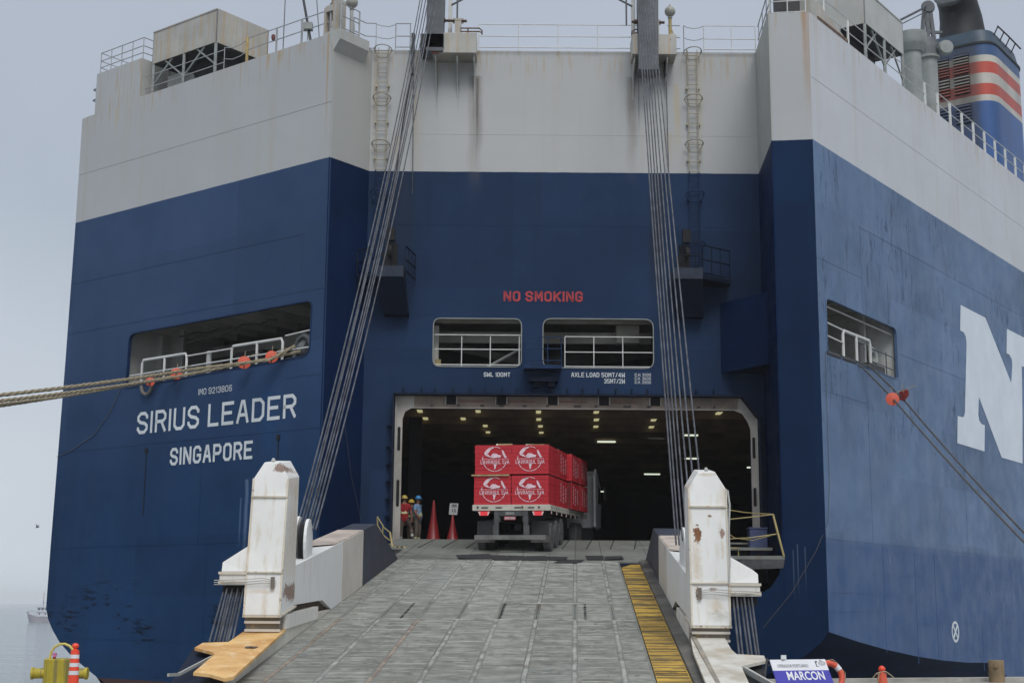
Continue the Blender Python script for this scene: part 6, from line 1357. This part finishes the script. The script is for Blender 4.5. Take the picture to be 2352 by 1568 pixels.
# rubber sheets on the hinge
def Xm(x): return 901.6 + .3 * x
def Ym(y): return 1097.6 + .3 * y
mats_ = [((485, 585), (745, 583), (752, 610), (505, 614)), ((742, 590), (875, 592), (890, 625), (775, 626)), ((880, 592), (1015, 594), (1030, 624), (895, 626)), ((1020, 596), (1175, 596), (1190, 626), (1040, 627)),
         ((1180, 598), (1340, 600), (1330, 624), (1195, 627)), ((1300, 620), (1470, 630), (1400, 652), (1230, 646)), ((1475, 593), (1612, 595), (1620, 621), (1490, 620)), ((1620, 595), (1755, 596), (1770, 620), (1628, 622))]
mlabs = ['leftmost black rubber sheet on the ramp hinge', 'rubber sheet just left of the truck wheels on the hinge', 'rubber sheet under the truck tail centre on the hinge', 'rubber sheet before the right truck tyres on the hinge', 'rubber sheet right of the truck tyres on the hinge',
         'diamond-set rubber sheet lying below the row on the ramp', 'rubber sheet second from the right on the hinge', 'rightmost rubber sheet on the ramp hinge']
for q, lb in zip(mats_, mlabs):
    mb = MB(); w = [rpx(Xm(a_), Ym(b_), .02) for a_, b_ in q]; w = [RP(t_, s, R.uniform(.008, .05)) for t_, s in w]
    mb.add(w + [p - V(0, 0, .014) for p in w], [(0, 1, 2, 3), (7, 6, 5, 4), (0, 4, 5, 1), (1, 5, 6, 2), (2, 6, 7, 3), (3, 7, 4, 0)])
    tag(mb.build('rubber_sheet', M_MAT), lb, 'rubber sheet', 'black rubber sheets over the ramp hinge')

# ================================================================== threshold rails and the outboard platforms
lr = tag(empty('safety_rail', (-4.3, 51.5, 3.7)), 'bent yellow chain rail at the left end of the threshold', 'safety rail', 'threshold safety rails')
def kept(mb, nm, mt, root, **k): return keep(mb.build(nm, mt, None, **k), root)
A1, A2, A3, A4 = atY(867, 1186, 51.0), atY(868, 1212, 51.0), atY(896, 1222, 50.2), atY(902, 1258, 50.0)
mb = MB(); mb.tube([A1, A2 - V(0, 0, .2)], .03, 6); mb.tube([A3, A4], .035, 6); kept(mb, 'post', M_YEL, lr)
mb = MB(); mb.tube([atY(880, 1204, 50.6), atY(878, 1240, 50.6)], .025, 6); kept(mb, 'post', M_YEL, lr)
for dz in (0, .28, .5):
    mb = MB(); mb.tube([A1 - V(0, 0, dz), A1.lerp(A3, .5) - V(0, 0, dz + .1), A3 - V(0, 0, dz)], .022, 5); kept(mb, 'chain', M_YEL, lr)
st = tag(empty('striped_barrier', atY(920, 1255, 49.6)), 'low black and yellow striped bracket lying at the left ramp head', 'barrier bracket')
pa_, pb_ = atY(906, 1256, 49.7), atY(931, 1256, 49.5)
for i in range(5):
    mb = MB(); mb.bar(pa_.lerp(pb_, i / 5), pa_.lerp(pb_, (i + 1) / 5), .05, .06); kept(mb, 'stripe', M_YEL if i % 2 == 0 else M_BLACK, st)
mb = MB(); mb.bar(pb_, atY(930, 1266, 49.3), .04, .05); kept(mb, 'leg', M_YEL, st)
# right platform
zp = atY(1740, 1278, 50.6).z
plat = tag(empty('side_platform', (8.2, 50.8, zp)), 'grey railed platform beside the right tower at the doorway sill', 'platform')
def P2(x, y, Y): return atY(x, y, Y)
pts = [(5.6, 49.7), (8.0, 49.7), (9.45, 49.4), (9.55, 52.9), (5.6, 53.3)]
mb = MB(); mb.prism(flat, pts, zp, zp - .12); kept(mb, 'floor', M_RAMPD, plat)
mb = MB(); mb.hexa([V(5.6, 49.75, zp - .45), V(8.0, 49.75, zp - .5), V(8.0, 50.2, zp - .5), V(5.6, 50.2, zp - .45), V(5.6, 49.72, zp - .12), V(8.0, 49.72, zp - .12), V(8.0, 50.2, zp - .12), V(5.6, 50.2, zp - .12)]); kept(mb, 'fascia', M_DARK, plat)
mb = MB(); mb.hexa([V(8.0, 49.74, zp - .48), V(9.4, 49.45, zp - .42), V(9.4, 52, zp - .42), V(8.0, 52, zp - .48), V(8.0, 49.72, zp - .12), V(9.45, 49.4, zp - .12), V(9.4, 52, zp - .12), V(8.0, 52, zp - .12)]); kept(mb, 'side_fascia', M_CHAS, plat)
mb = MB(); mb.box((6.6, 51.6, zp + .01), (2.2, 1.6, .012)); kept(mb, 'yellow_patch', M_YELR, plat)
mb = MB(); mb.tube([(5.7, 50.4, zp + .28), (8.0, 50.3, zp + .28), (8.0, 50.3, zp)], .03, 6); kept(mb, 'low_rail', M_YEL, plat)
mb = MB(); mb.tube([V(7.55, 49.8, zp + 1.1), V(7.6, 49.75, zp - .25)], .028, 5); kept(mb, 'post', M_YEL, plat)
mb = MB(); mb.tube([V(9.1, 49.5, zp + 1.42), V(9.42, 49.4, zp - .02)], .04, 6); kept(mb, 'post', M_YEL, plat)
for zz, sg in ((1.42, .0), (.75, .12)):
    mb = MB(); mb.tube([V(6.5, 49.8, zp + zz - .20), V(7.5, 49.75, zp + zz - .18), V(8.3, 49.6, zp + zz - .10 - sg * .3), V(9.12 + (1.42 - zz) * .2, 49.5, zp + zz)], .02, 5); kept(mb, 'chain', M_YEL, plat)
mb = MB(); mb.tube([V(7.6, 51.6, zp + 1.75), V(8.3, 50.6, zp + 1.55), V(9.12, 49.5, zp + 1.42)], .02, 5); mb.tube([V(7.6, 51.6, zp + 1.0), V(8.0, 50.9, zp + .66), V(8.5, 50.2, zp + .55), V(9.25, 49.5, zp + .76)], .02, 5); kept(mb, 'chain', M_YEL, plat)
bx_ = tag(empty('equipment_box', (8.9, 51.6, zp)), 'upright blue cabinet at the right end of the side platform', 'cabinet')
mb = MB(); mb.box((8.85, 51.3, zp + .5), (.62, .5, .98)); mb.box((8.85, 51.3, zp + 1.03), (.68, .56, .05)); kept(mb, 'cabinet_body', plain('cabinet_blue', (.055, .075, .17), .5), bx_)
hp_ = tag(empty('rope_heap', (8.1, 51.3, zp)), 'untidy dark heap of tackle beside the blue cabinet', 'tackle heap')
mb = MB()
for i in range(14):
    c_ = V(8.05 + R.uniform(-.25, .25), 51.2 + R.uniform(-.3, .3), zp + R.uniform(.03, .28)); r_ = R.uniform(.08, .2); a0 = R.uniform(0, 6)
    mb.tube([c_ + V(r_ * math.cos(a0 + k), r_ * math.sin(a0 + k), .05 * math.sin(k * 2)) for k in range(6)], .03, 5)
kept(mb, 'tangled_line', M_CHAS, hp_)

# ================================================================== mooring ropes and rat guards
def rope(pts, r, mat, label, group, sagm=0.0):
    P = [Vector(p) for p in pts]; out = []
    for i in range(len(P) - 1):
        n = 22 if i == len(P) - 2 else 8
        for k in range(n): out.append(P[i].lerp(P[i + 1], k / n))
    out.append(P[-1]); tot = len(out)
    if sagm:
        i0 = 8 * (len(P) - 2)
        for i in range(i0, tot): u = (i - i0) / (tot - 1 - i0); out[i] = out[i] - V(0, 0, 4 * sagm * u * (1 - u))
    root = tag(empty('mooring_rope', out[0]), label, 'mooring rope', group)
    # three laid strands, so that the rope reads as twisted
    for ph in range(3):
        mb = MB(); path = []; L = 0
        dense = []
        for a_, b_ in zip(out[:-1], out[1:]):
            k_ = max(1, int((b_ - a_).length / .16))
            for j in range(k_): dense.append(a_.lerp(b_, j / k_))
        dense.append(out[-1])
        for i, p in enumerate(dense):
            d = (dense[min(i + 1, len(dense) - 1)] - dense[max(0, i - 1)]).normalized(); sx = d.cross(V(0, 0, 1)).normalized(); sy = sx.cross(d)
            if i: L += (p - dense[i - 1]).length
            an = L / (r * 9) * 2 * math.pi * .5 + ph * 2.094; path.append(p + (sx * math.cos(an) + sy * math.sin(an)) * r * .5)
        mb.tube(path, r * .56, 5); kept(mb, 'strand', mat, root, smooth=True)
    return root, out
G_L = 'mooring ropes running off to the left'
lw_ = lambda x, y, c=.08: WING(*WING.px(x, y, c), c)
fr_ = WING(1.55, 11.25, .0)
far = lambda y, Y: atY(-420, y, Y)
rope([fr_, atY(620, 826, 52.6), atY(440, 848, 53.0), atY(-420, 946, 33)], .065, M_ROPE, 'upper pale rope from the ring fairlead, running left over two orange discs', G_L, .12)
rope([lw_(690, 806, -.1), lw_(624, 822, .3), atY(400, 866, 53.6), atY(-420, 962, 33.6)], .06, M_ROPE, 'middle pale rope leaving the transom opening to the left', G_L, .10)
rope([lw_(440, 858, -.3), lw_(405, 866, .1), lw_(380, 868, .3), atY(-420, 986, 33)], .064, M_ROPE, 'lowest pale rope leaving the transom opening to the left', G_L, .10)
rope([lw_(425, 855, -.3), lw_(346, 876, .25), atY(300, 884, 54), atY(-420, 972, 32)], .05, M_ROPE, 'pale rope starting at the leftmost rat guard', G_L, .10)
def guard(p, axis, r, label, cut=True, mat=M_ORANGE):
    root = tag(empty('rat_guard', p), label, 'rat guard', 'orange rat guards on the mooring ropes')
    ax = Vector(axis).normalized(); mb = MB(); mb.lathe([(.03, -.03), (r, -.012), (r, .0), (.03, .03)], p, 26, axis=ax); kept(mb, 'disc', mat, root)
    if cut: mb = MB(); mb.bar(p - ax * .035, p - ax * .02 - V(0, 0, r * .95), .035, .02); mb.bar(p + ax * .035, p + ax * .02 - V(0, 0, r * .95), .035, .02); kept(mb, 'slit', M_BLACK, root)
    mb = MB(); mb.tube([p + V(0, 0, r * .3), p + V(.0, .15, r * 1.9)], .012, 4); mb.tube([p + V(0, 0, r * .3), p + V(.25, .1, r * 1.2), p + V(.55, .1, r * 1.5)], .012, 4); kept(mb, 'lanyard', M_ROPE, root)
ax = (.15, -.98, .05)
for (x, y, r, Y, lb) in ((624, 819, .235, None, 'orange disc nearest the ring fairlead on the left ropes'), (561, 832, .25, None, 'second orange disc from the ring fairlead, in front of the white rail'), (405, 858, .235, None, 'orange disc half hidden behind the ropes under the left rail'), (345, 876, .19, None, 'leftmost orange disc beside the hanging sleeve')):
    guard(lw_(x, y, .42), ax, r, lb)
s0 = SIDE(3.9, 10.72, .05); s1 = SIDE(5.5, 10.62, .05)
G_R = 'mooring ropes running down to the right'
r1, _ = rope([SIDE(3.2, 10.9, -.5), SIDE(*SIDE.px(1980, 843, .1), .1), atY(2050, 914, 52.0), atY(2560, 1450, 38)], .04, M_ROPED, 'lower dark rope dropping right from the starboard opening', G_R, .2)
r2, _ = rope([SIDE(4.6, 10.9, -.5), SIDE(*SIDE.px(2000, 843, .1), .1), atY(2076, 918, 53.0), atY(2580, 1450, 38.5)], .04, M_ROPED, 'upper dark rope dropping right from the starboard opening', G_R, .2)
guard(atY(2050, 916, 51.9), (-.2, -.97, .1), .245, 'bright orange disc on the lower starboard rope', False)
guard(atY(2075, 906, 52.9), (-.75, -.6, .3), .24, 'orange disc coloured dark for shade, seen obliquely on the upper starboard rope', False, plain('shaded_red_guard', (.20, .022, .02), .5))  # orange guard like the rest, its shade painted as a darker red
# loose lines
mb = MB(); mb.tube([SIDE(.35, 10.6, .05), SIDE(.36, 6, .04), SIDE(.1, 4.6, .06), PIER(pl - .35, 3.6, .06), PIER(pl - 1.2, 2.2, .08), PIER(pl - 2.2, 1.0, .06)], .010, 5); tag(mb.build('messenger_line', M_ROPED), 'thin dark line hanging down the starboard corner', 'line')
mb = MB(); mb.tube([WING(11.9, 10.7, .03), WING(12.6, 9.6, .03), WING(13.6, 8.7, .03), WING(15.2, 8.1, .03), WING(16.2, 7.9, .03)], .014, 5); tag(mb.build('messenger_line', M_ROPED), 'thin dark line sagging across the blue transom corner', 'line')
mb = MB(); mb.tube([atY(997, 1300, 52) if False else LREC(1.2, 8.2, .05), LREC(1.6, 6.4, .05), LREC(2.2, 4.8, .05)], .006, 4); tag(mb.build('messenger_line', M_ROPED), 'very thin line hanging in the left recess corner', 'line')

# ================================================================== quay furniture
M_BOL = rusty('bollard_yellow', (.58, .47, .045), 1.3, dirt=.35, rust=(.13, .11, .05), run=1.2, runc=(.20, .17, .06))
bc = atY(133, 1560, 25.6); bol = tag(empty('mooring_bollard', (bc.x, bc.y, 0)), 'chunky yellow mooring bollard with cross arms and a hoop on top', 'bollard')
M_BC = plain('bare_concrete', (.20, .20, .17), .9, .3, 4, bump=.3)
zt_ = atY(133, 1511, 25.6).z; rb = .255
mb = MB(); mb.lathe([(rb + .01, 0), (rb + .01, zt_ * .38)], (0, 0, 0), 24); o = mb.build('base', M_BC, None, smooth=True); o.parent = bol
mb = MB(); mb.lathe([(rb, zt_ * .37), (rb, zt_ - .02), (rb - .02, zt_)], (0, 0, 0), 26); o = mb.build('post', M_BOL, None, smooth=True); o.parent = bol
za = atY(133, 1545, 25.6).z
for s, x1 in ((-1, 71), (1, 198)):
    e_ = atY(x1, 1545, 25.5).x - bc.x; mb = MB(); mb.lathe([(.085, 0), (.09, abs(e_) - .05), (.105, abs(e_) - .04), (.105, abs(e_))], (0, -.03, za), 18, axis=(s, -.16 * (1 if s < 0 else -.3), 0)); o = mb.build('arm', M_BOL, None, smooth=True); o.parent = bol
hoop = [Vector((atY(x, y, 25.5).x - bc.x, -.05 + .05 * i / 8, atY(x, y, 25.5).z)) for i, (x, y) in enumerate(((112, 1512), (115, 1497), (123, 1485), (135, 1478.5), (146, 1478), (157, 1483), (165, 1493), (168, 1505), (168, 1513)))]
mb = MB(); mb.tube(hoop, .022, 8); o = mb.build('hoop', plain('yellow_hoop', (.56, .47, .12), .5), None, smooth=True); o.parent = bol
cp = atY(125, 1510, 25.45); cup = tag(empty('paper_cup', (cp.x, cp.y, zt_)), 'pink paper cup standing on the bollard under the hoop', 'cup')
mb = MB(); mb.lathe([(.026, 0), (.026, .03)], (0, 0, .001), 12); o = mb.build('cup_foot', M_RED_D); o.parent = cup
mb = MB(); mb.lathe([(.030, .03), (.042, .10), (.040, .10)], (0, 0, 0), 14); o = mb.build('cup_body', plain('pink_paper', (.65, .20, .42), .6)); o.parent = cup
M_DO = plain('orange_delineator', (.85, .075, .03), .45, .05); M_DW = plain('white_reflective_band', (.70, .72, .74), .4, .05)
dc = atY(166, 1600, 24.2); po = tag(empty('delineator_post', (dc.x, dc.y, 0)), 'orange delineator post with white bands standing against the yellow bollard', 'delineator post', 'orange delineator posts')
DF = lambda y: atY(171, y, 24.2).z
def drad(z): zt1 = DF(1492); return .068 + (.10 - .068) * (1 - z / zt1)
ys = [(1492, 1502, 0), (1502, 1511, 1), (1511, 1521, 0), (1521, 1530, 1), (1530, 1539, 0), (1539, 1548.5, 1), (1548.5, None, 0)]
for y0, y1, k in ys:
    z1_, z0_ = DF(y0), (DF(y1) if y1 else .03); mb = MB(); mb.lathe([(drad(z0_) + .002 * k, z0_ + .001), (drad(z1_) + .002 * k, z1_ - .001)], (0, 0, 0), 20); o = mb.build('white_band' if k else 'post_body', M_DW if k else M_DO, None, smooth=True); o.parent = po
mb = MB(); mb.lathe([(.05, 0), (.028, .02), (.028, .03), (.052, .045), (.060, .07), (.045, .10), (.01, .115)], (0, 0, DF(1492)), 16); o = mb.build('knob', M_DO, None, smooth=True); o.parent = po
mb = MB(); mb.lathe([(.20, 0), (.20, .03), (.12, .04)], (0, 0, 0), 20); o = mb.build('foot', M_BLACK); o.parent = po
# right delineator
dr = atY(2028, 1600, 29.5); po = tag(empty('delineator_post', (dr.x, dr.y, 0)), 'plain orange delineator post tied with rope at the quay edge on the right', 'delineator post', 'orange delineator posts')
zt1 = atY(2028, 1545, 29.5).z
mb = MB(); mb.lathe([(.125, .02), (.085, zt1)], (0, 0, 0), 18); o = mb.build('post_body', plain('faded_orange', (.72, .12, .06), .5), None, smooth=True); o.parent = po
mb = MB(); mb.lathe([(.05, 0), (.035, .02), (.065, .05), (.072, .09), (.05, .13), (.01, .15)], (0, 0, zt1), 14); o = mb.build('knob', M_DO, None, smooth=True); o.parent = po
mb = MB(); mb.tube([(-.20, -.05, zt1 - .09), (-.13, -.09, zt1 + .0), (-.06, -.08, zt1 + .02), (0, -.09, zt1 + .035), (.06, -.08, zt1 + .03), (.12, -.09, zt1 - .01), (.22, -.05, zt1 - .08)], .013, 5); mb.tube([(-.08, -.09, zt1 + .01), (-.12, -.11, zt1 - .2), (-.13, -.14, .05)], .013, 5); o = mb.build('rope_tie', M_ROPE); o.parent = po
# rusty stub
s_ = atY(2290, 1563, 34.0); stub = tag(empty('timber_stub', (s_.x, s_.y, 0)), 'short brown rusty stub post on the quay edge, far right', 'stub post')
mb = MB(); h_ = atY(2290, 1515, 34).z; mb.lathe([(.185, 0), (.18, h_ * .5), (.178, h_ - .01), (.17, h_)], (0, 0, 0), 18); o = mb.build('post', rusty('stub_brown', (.30, .22, .12), .7, dirt=.5, rust=(.14, .08, .04)), None, smooth=True); o.parent = stub
mb = MB(); mb.lathe([(.05, 0), (.045, .04), (.01, .05)], (-.06, -.16, h_ * .72), 10, axis=(-.2, -1, 0)); o = mb.build('bolt', rusty('stub_bolt', (.26, .18, .09), .9), None, smooth=True); o.parent = stub
# sign board
tl, tr = atY(1768, 1514, 24.7), atY(1912, 1516, 24.9)
bl_, br_ = atY(1784.5, 1568, 24.1), atY(1924, 1568, 24.3)
ex = (tl.z - .03) / (tl.z - bl_.z); BLc, BRc = tl.lerp(bl_, ex), tr.lerp(br_, ex)
sg = tag(empty('sign_board', (BLc + BRc) / 2), 'slanted white and blue operator sign board at the ramp foot', 'sign board')
bw_ = (tr - tl).length
exv = (tr - tl).normalized(); ev = (tl - BLc); bh_ = ev.length; ev = ev.normalized(); en = exv.cross(ev).normalized()
if en.y > 0: en = -en
SB = lambda u, z, c: BLc + exv * u + ev * z + en * c
BRu = (BRc - BLc).length; shear = (tl - BLc).dot(exv)
ev2 = (tl - BLc) / bh_
SB = lambda u, z, c: BLc + (BRc - BLc).normalized() * u + ev2 * z + en * c
zsplit = bh_ - (tl - atY(1772, 1539.6, 24.42)).length
mb = MB(); mb.prism(SB, [(0, 0), (BRu, 0), (BRu, zsplit), (0, zsplit)], 0, -.02); kept(mb, 'blue_field', plain('sign_blue', (.035, .030, .34), .4, .08), sg)
mb = MB(); mb.prism(SB, [(0, zsplit), (BRu, zsplit), (BRu, bh_), (0, bh_)], 0, -.02); kept(mb, 'white_header', plain('sign_white', (.66, .67, .70), .4, .05), sg)
mb = MB(); text_mb(mb, 'OPERADOR PORTUÁRIO:', SB, BRu * .10, zsplit + (bh_ - zsplit) * .26, BRu * .56, (bh_ - zsplit) * .36, .004, .005); kept(mb, 'lettering', plain('sign_grey_letter', (.14, .14, .15), .5), sg)
mb = MB(); mlh = .19; text_mb(mb, 'MARCON', SB, BRu * .22, zsplit - .035 - mlh * 1.35, BRu * .66, mlh * 1.35, .004, .02); kept(mb, 'lettering', M_DW, sg)
mb = MB(); q = zsplit + (bh_ - zsplit) * .42; hh_ = (bh_ - zsplit) * .4; mb.prism(SB, [(BRu * .80, q), (BRu * .815, q), (BRu * .815, q + hh_ * .75), (BRu * .84, q + hh_ * .75), (BRu * .84, q + hh_), (BRu * .80, q + hh_)], .004, .002); mb.prism(SB, [(BRu * .79, q - .03), (BRu * .85, q - .03), (BRu * .85, q - .018), (BRu * .79, q - .018)], .004, .002); kept(mb, 'emblem', M_BLACK, sg)
mb = MB(); cx_, cz_ = BRu * .915, q + hh_ * .5; mb.prism(SB, circ(cx_, cz_, hh_ * .5, 0, 359, hh_ * .14, 16), .004, .002)
for k in range(6): a_ = k * math.pi / 3; mb.prism(SB, [(cx_, cz_), (cx_ + hh_ * .4 * math.cos(a_), cz_ + hh_ * .4 * math.sin(a_)), (cx_ + hh_ * .4 * math.cos(a_ + .3), cz_ + hh_ * .4 * math.sin(a_ + .3))], .004, .002)
kept(mb, 'emblem', plain('emblem_grey', (.3, .3, .32), .5), sg)
mb = MB(); mb.bar(tl.lerp(tr, .2) - V(0, .02, 0), V(tl.lerp(tr, .2).x, tl.y + .6, .02), .04); mb.bar(tl.lerp(tr, .8) - V(0, .02, 0), V(tl.lerp(tr, .8).x, tr.y + .6, .02), .04); kept(mb, 'prop', M_GREYL, sg)
wb = tag(empty('white_block', tl.lerp(tr, .24)), 'small white block sitting on top of the sign board', 'block'); mb = MB(); mb.box(tl.lerp(tr, .22) + V(0, .0, .045), (.085, .05, .07), None); kept(mb, 'block_body', M_DW, wb)
mb = MB(); mb.tube([tl + V(-.05, 0, .0), tl + V(-.08, 0, -.2), tl + V(-.10, 0, -.38)], .02, 5); mb.tube([tl + V(-.05, 0, .02), tl + V(.02, 0, -.06), tl + V(-.03, -.02, -.10)], .012, 4); tag(mb.build('tie_rope', M_ROPED), 'frayed grey rope end hanging at the left corner of the sign board', 'rope end')
# life ring
lc = atY(1906, 1553, 25.3); lrg = tag(empty('life_ring', lc), 'orange life ring with white bands leaning behind the sign board', 'life ring')
LX, LZ, LN = V(.93, .25, -.15).normalized(), V(.10, .30, .95).normalized(), None
def ringpts(a0, a1, n): return [lc + (LX * math.cos(a) + LZ * math.sin(a)) * .235 for a in [math.radians(a0 + (a1 - a0) * i / n) for i in range(n + 1)]]
for a0, a1, mt, nm in ((-30, 38, M_DO, 'ring_body'), (38, 60, M_DW, 'white_band'), (60, 150, M_DO, 'ring_body'), (150, 168, M_DW, 'white_band'), (168, 270, M_DO, 'ring_body'), (270, 300, M_DO, 'ring_body'), (300, 330, M_DW, 'white_band')):
    mb = MB(); mb.tube(ringpts(a0, a1, 10), .052 if mt is M_DO else .056, 10); kept(mb, nm, plain('life_ring_orange', (.66, .10, .05), .55, .1) if mt is M_DO else mt, lrg, smooth=True)
mb = MB(); mb.tube([lc + (LX * math.cos(a) + LZ * math.sin(a)) * (.30 + .02 * math.sin(6 * a)) for a in [i * .35 for i in range(18)]], .008, 4); kept(mb, 'grab_line', M_ROPE, lrg)

# ================================================================== fishing boat and gull
bp = atZ(96, 1428.5, SEAZ); BY = bp.y
M_BH_ = plain('boat_hull_misted', (.42, .40, .44), .6, .1, .3); M_BW_ = plain('boat_white_misted', (.58, .60, .64), .6, .1, .3); M_BD_ = plain('boat_dark', (.12, .12, .15), .7)  # hull and house colours paled, the veil of mist is painted in
boat = tag(empty('fishing_boat', (bp.x, BY, SEAZ)), 'small pale fishing boat anchored far off in the mist', 'fishing boat')
sc = FPX / BY; Lb = lambda px_: px_ / sc * 1.0
mb = MB(); xs_ = [-3.3, -2.6, -1.2, 1.2, 3.4, 5.2]; hz = [2.05, 1.75, 1.35, 1.1, 1.15, 1.35]; hw = [.1, .75, 1.3, 1.5, 1.4, 1.1]
for x, z, w in zip(xs_, hz, hw):
    xb = x + (.55 if x < -2 else 0); mb.v += [(x, -w, z), (xb, -w * .75, -.3), (xb, w * .75, -.3), (x, w, z)]
for i in range(5):
    a_ = i * 4
    for j in range(3): mb.f.append((a_ + j, a_ + j + 1, a_ + 5 + j, a_ + 4 + j)); mb.mi.append(0)
    mb.f.append((a_ + 3, a_, a_ + 4, a_ + 7)); mb.mi.append(0)
mb.f += [(0, 1, 2, 3), (20, 23, 22, 21)]; mb.mi += [0, 0]
def bpart(mb, nm, mt): o = mb.build(nm, mt); o.parent = boat; return o
bpart(mb, 'hull', M_BH_)
mb = MB(); mb.box((1.3, 0, 1.75), (4.6, 2.2, .95)); bpart(mb, 'deckhouse', M_BW_)
mb = MB(); mb.box((.6, 0, 2.75), (3.0, 1.9, .85)); bpart(mb, 'wheelhouse', M_BW_)
mb = MB(); mb.box((.7, 0, 3.25), (3.6, 2.2, .12)); mb.box((1.3, 0, 2.27), (5.2, 2.4, .1)); bpart(mb, 'roof', M_BW_)
for x in (-.5, .3, 1.1, 1.8): mb = MB(); mb.box((x, -.97, 2.85), (.45, .04, .38)); bpart(mb, 'window', M_BD_)
for x in (-.3, 1.0, 2.4): mb = MB(); mb.box((x, -1.12, 1.85), (.3, .04, .35)); bpart(mb, 'window', M_BD_)
for x, h in ((.1, 6.4), (.9, 5.4), (1.8, 4.6)): mb = MB(); mb.tube([(x, 0, 3.2), (x, 0, h)], .05, 5); mb.tube([(x - .4, 0, 4.2), (x + .4, 0, 4.2)], .03, 4); bpart(mb, 'mast', M_BD_)
mb = MB(); mb.tube([(-3.3, 0, 2.1), (-2.9, .4, 2.5), (-1.5, .9, 2.2)], .03, 4); mb.box((-3.25, 0, 2.1), (.5, .3, .12)); bpart(mb, 'bow_rail', M_BD_)
gp = atY(111, 1621 / 1.2755 - 22, 120)
gl = tag(empty('gull', atY(86, 1210, 150)), 'tiny dark gull flying low over the misty water at left', 'bird')
mb = MB(); mb.lathe([(.02, -.22), (.07, -.05), (.06, .1), (.01, .24)], (0, 0, 0), 8, axis=(1, 0, .2)); o = mb.build('body', M_BD_, None, smooth=True); o.parent = gl
for s in (-1, 1): mb = MB(); mb.hexa([V(-.08, 0, 0), V(.08, 0, 0), V(.08, 0, .02), V(-.08, 0, .02), V(-.05, s * .5, .28), V(.02, s * .5, .28), V(.02, s * .5, .30), V(-.05, s * .5, .30)]); o = mb.build('wing', M_BD_); o.parent = gl
# ================================================================== sea mist
hz_ = bpy.data.materials.new('sea_mist'); hz_.use_nodes = True; hz_.node_tree.nodes.clear()
ho = hz_.node_tree.nodes.new('ShaderNodeOutputMaterial'); hv = hz_.node_tree.nodes.new('ShaderNodeVolumePrincipled'); hz_.node_tree.links.new(hv.outputs[0], ho.inputs['Volume'])
hv.inputs['Density'].default_value = .00022; hv.inputs['Color'].default_value = (1, 1, 1, 1); SC.cycles.volume_bounces = 3; hv.inputs['Anisotropy'].default_value = .2
mb = MB(); mb.hexa([V(-5200, -400, -8), V(5200, -400, -8), V(5200, 9200, -8), V(-5200, 9200, -8), V(-5200, -400, 60), V(5200, -400, 60), V(5200, 9200, 60), V(-5200, 9200, 60)])
tag(mb.build('haze', hz_), kind='stuff')
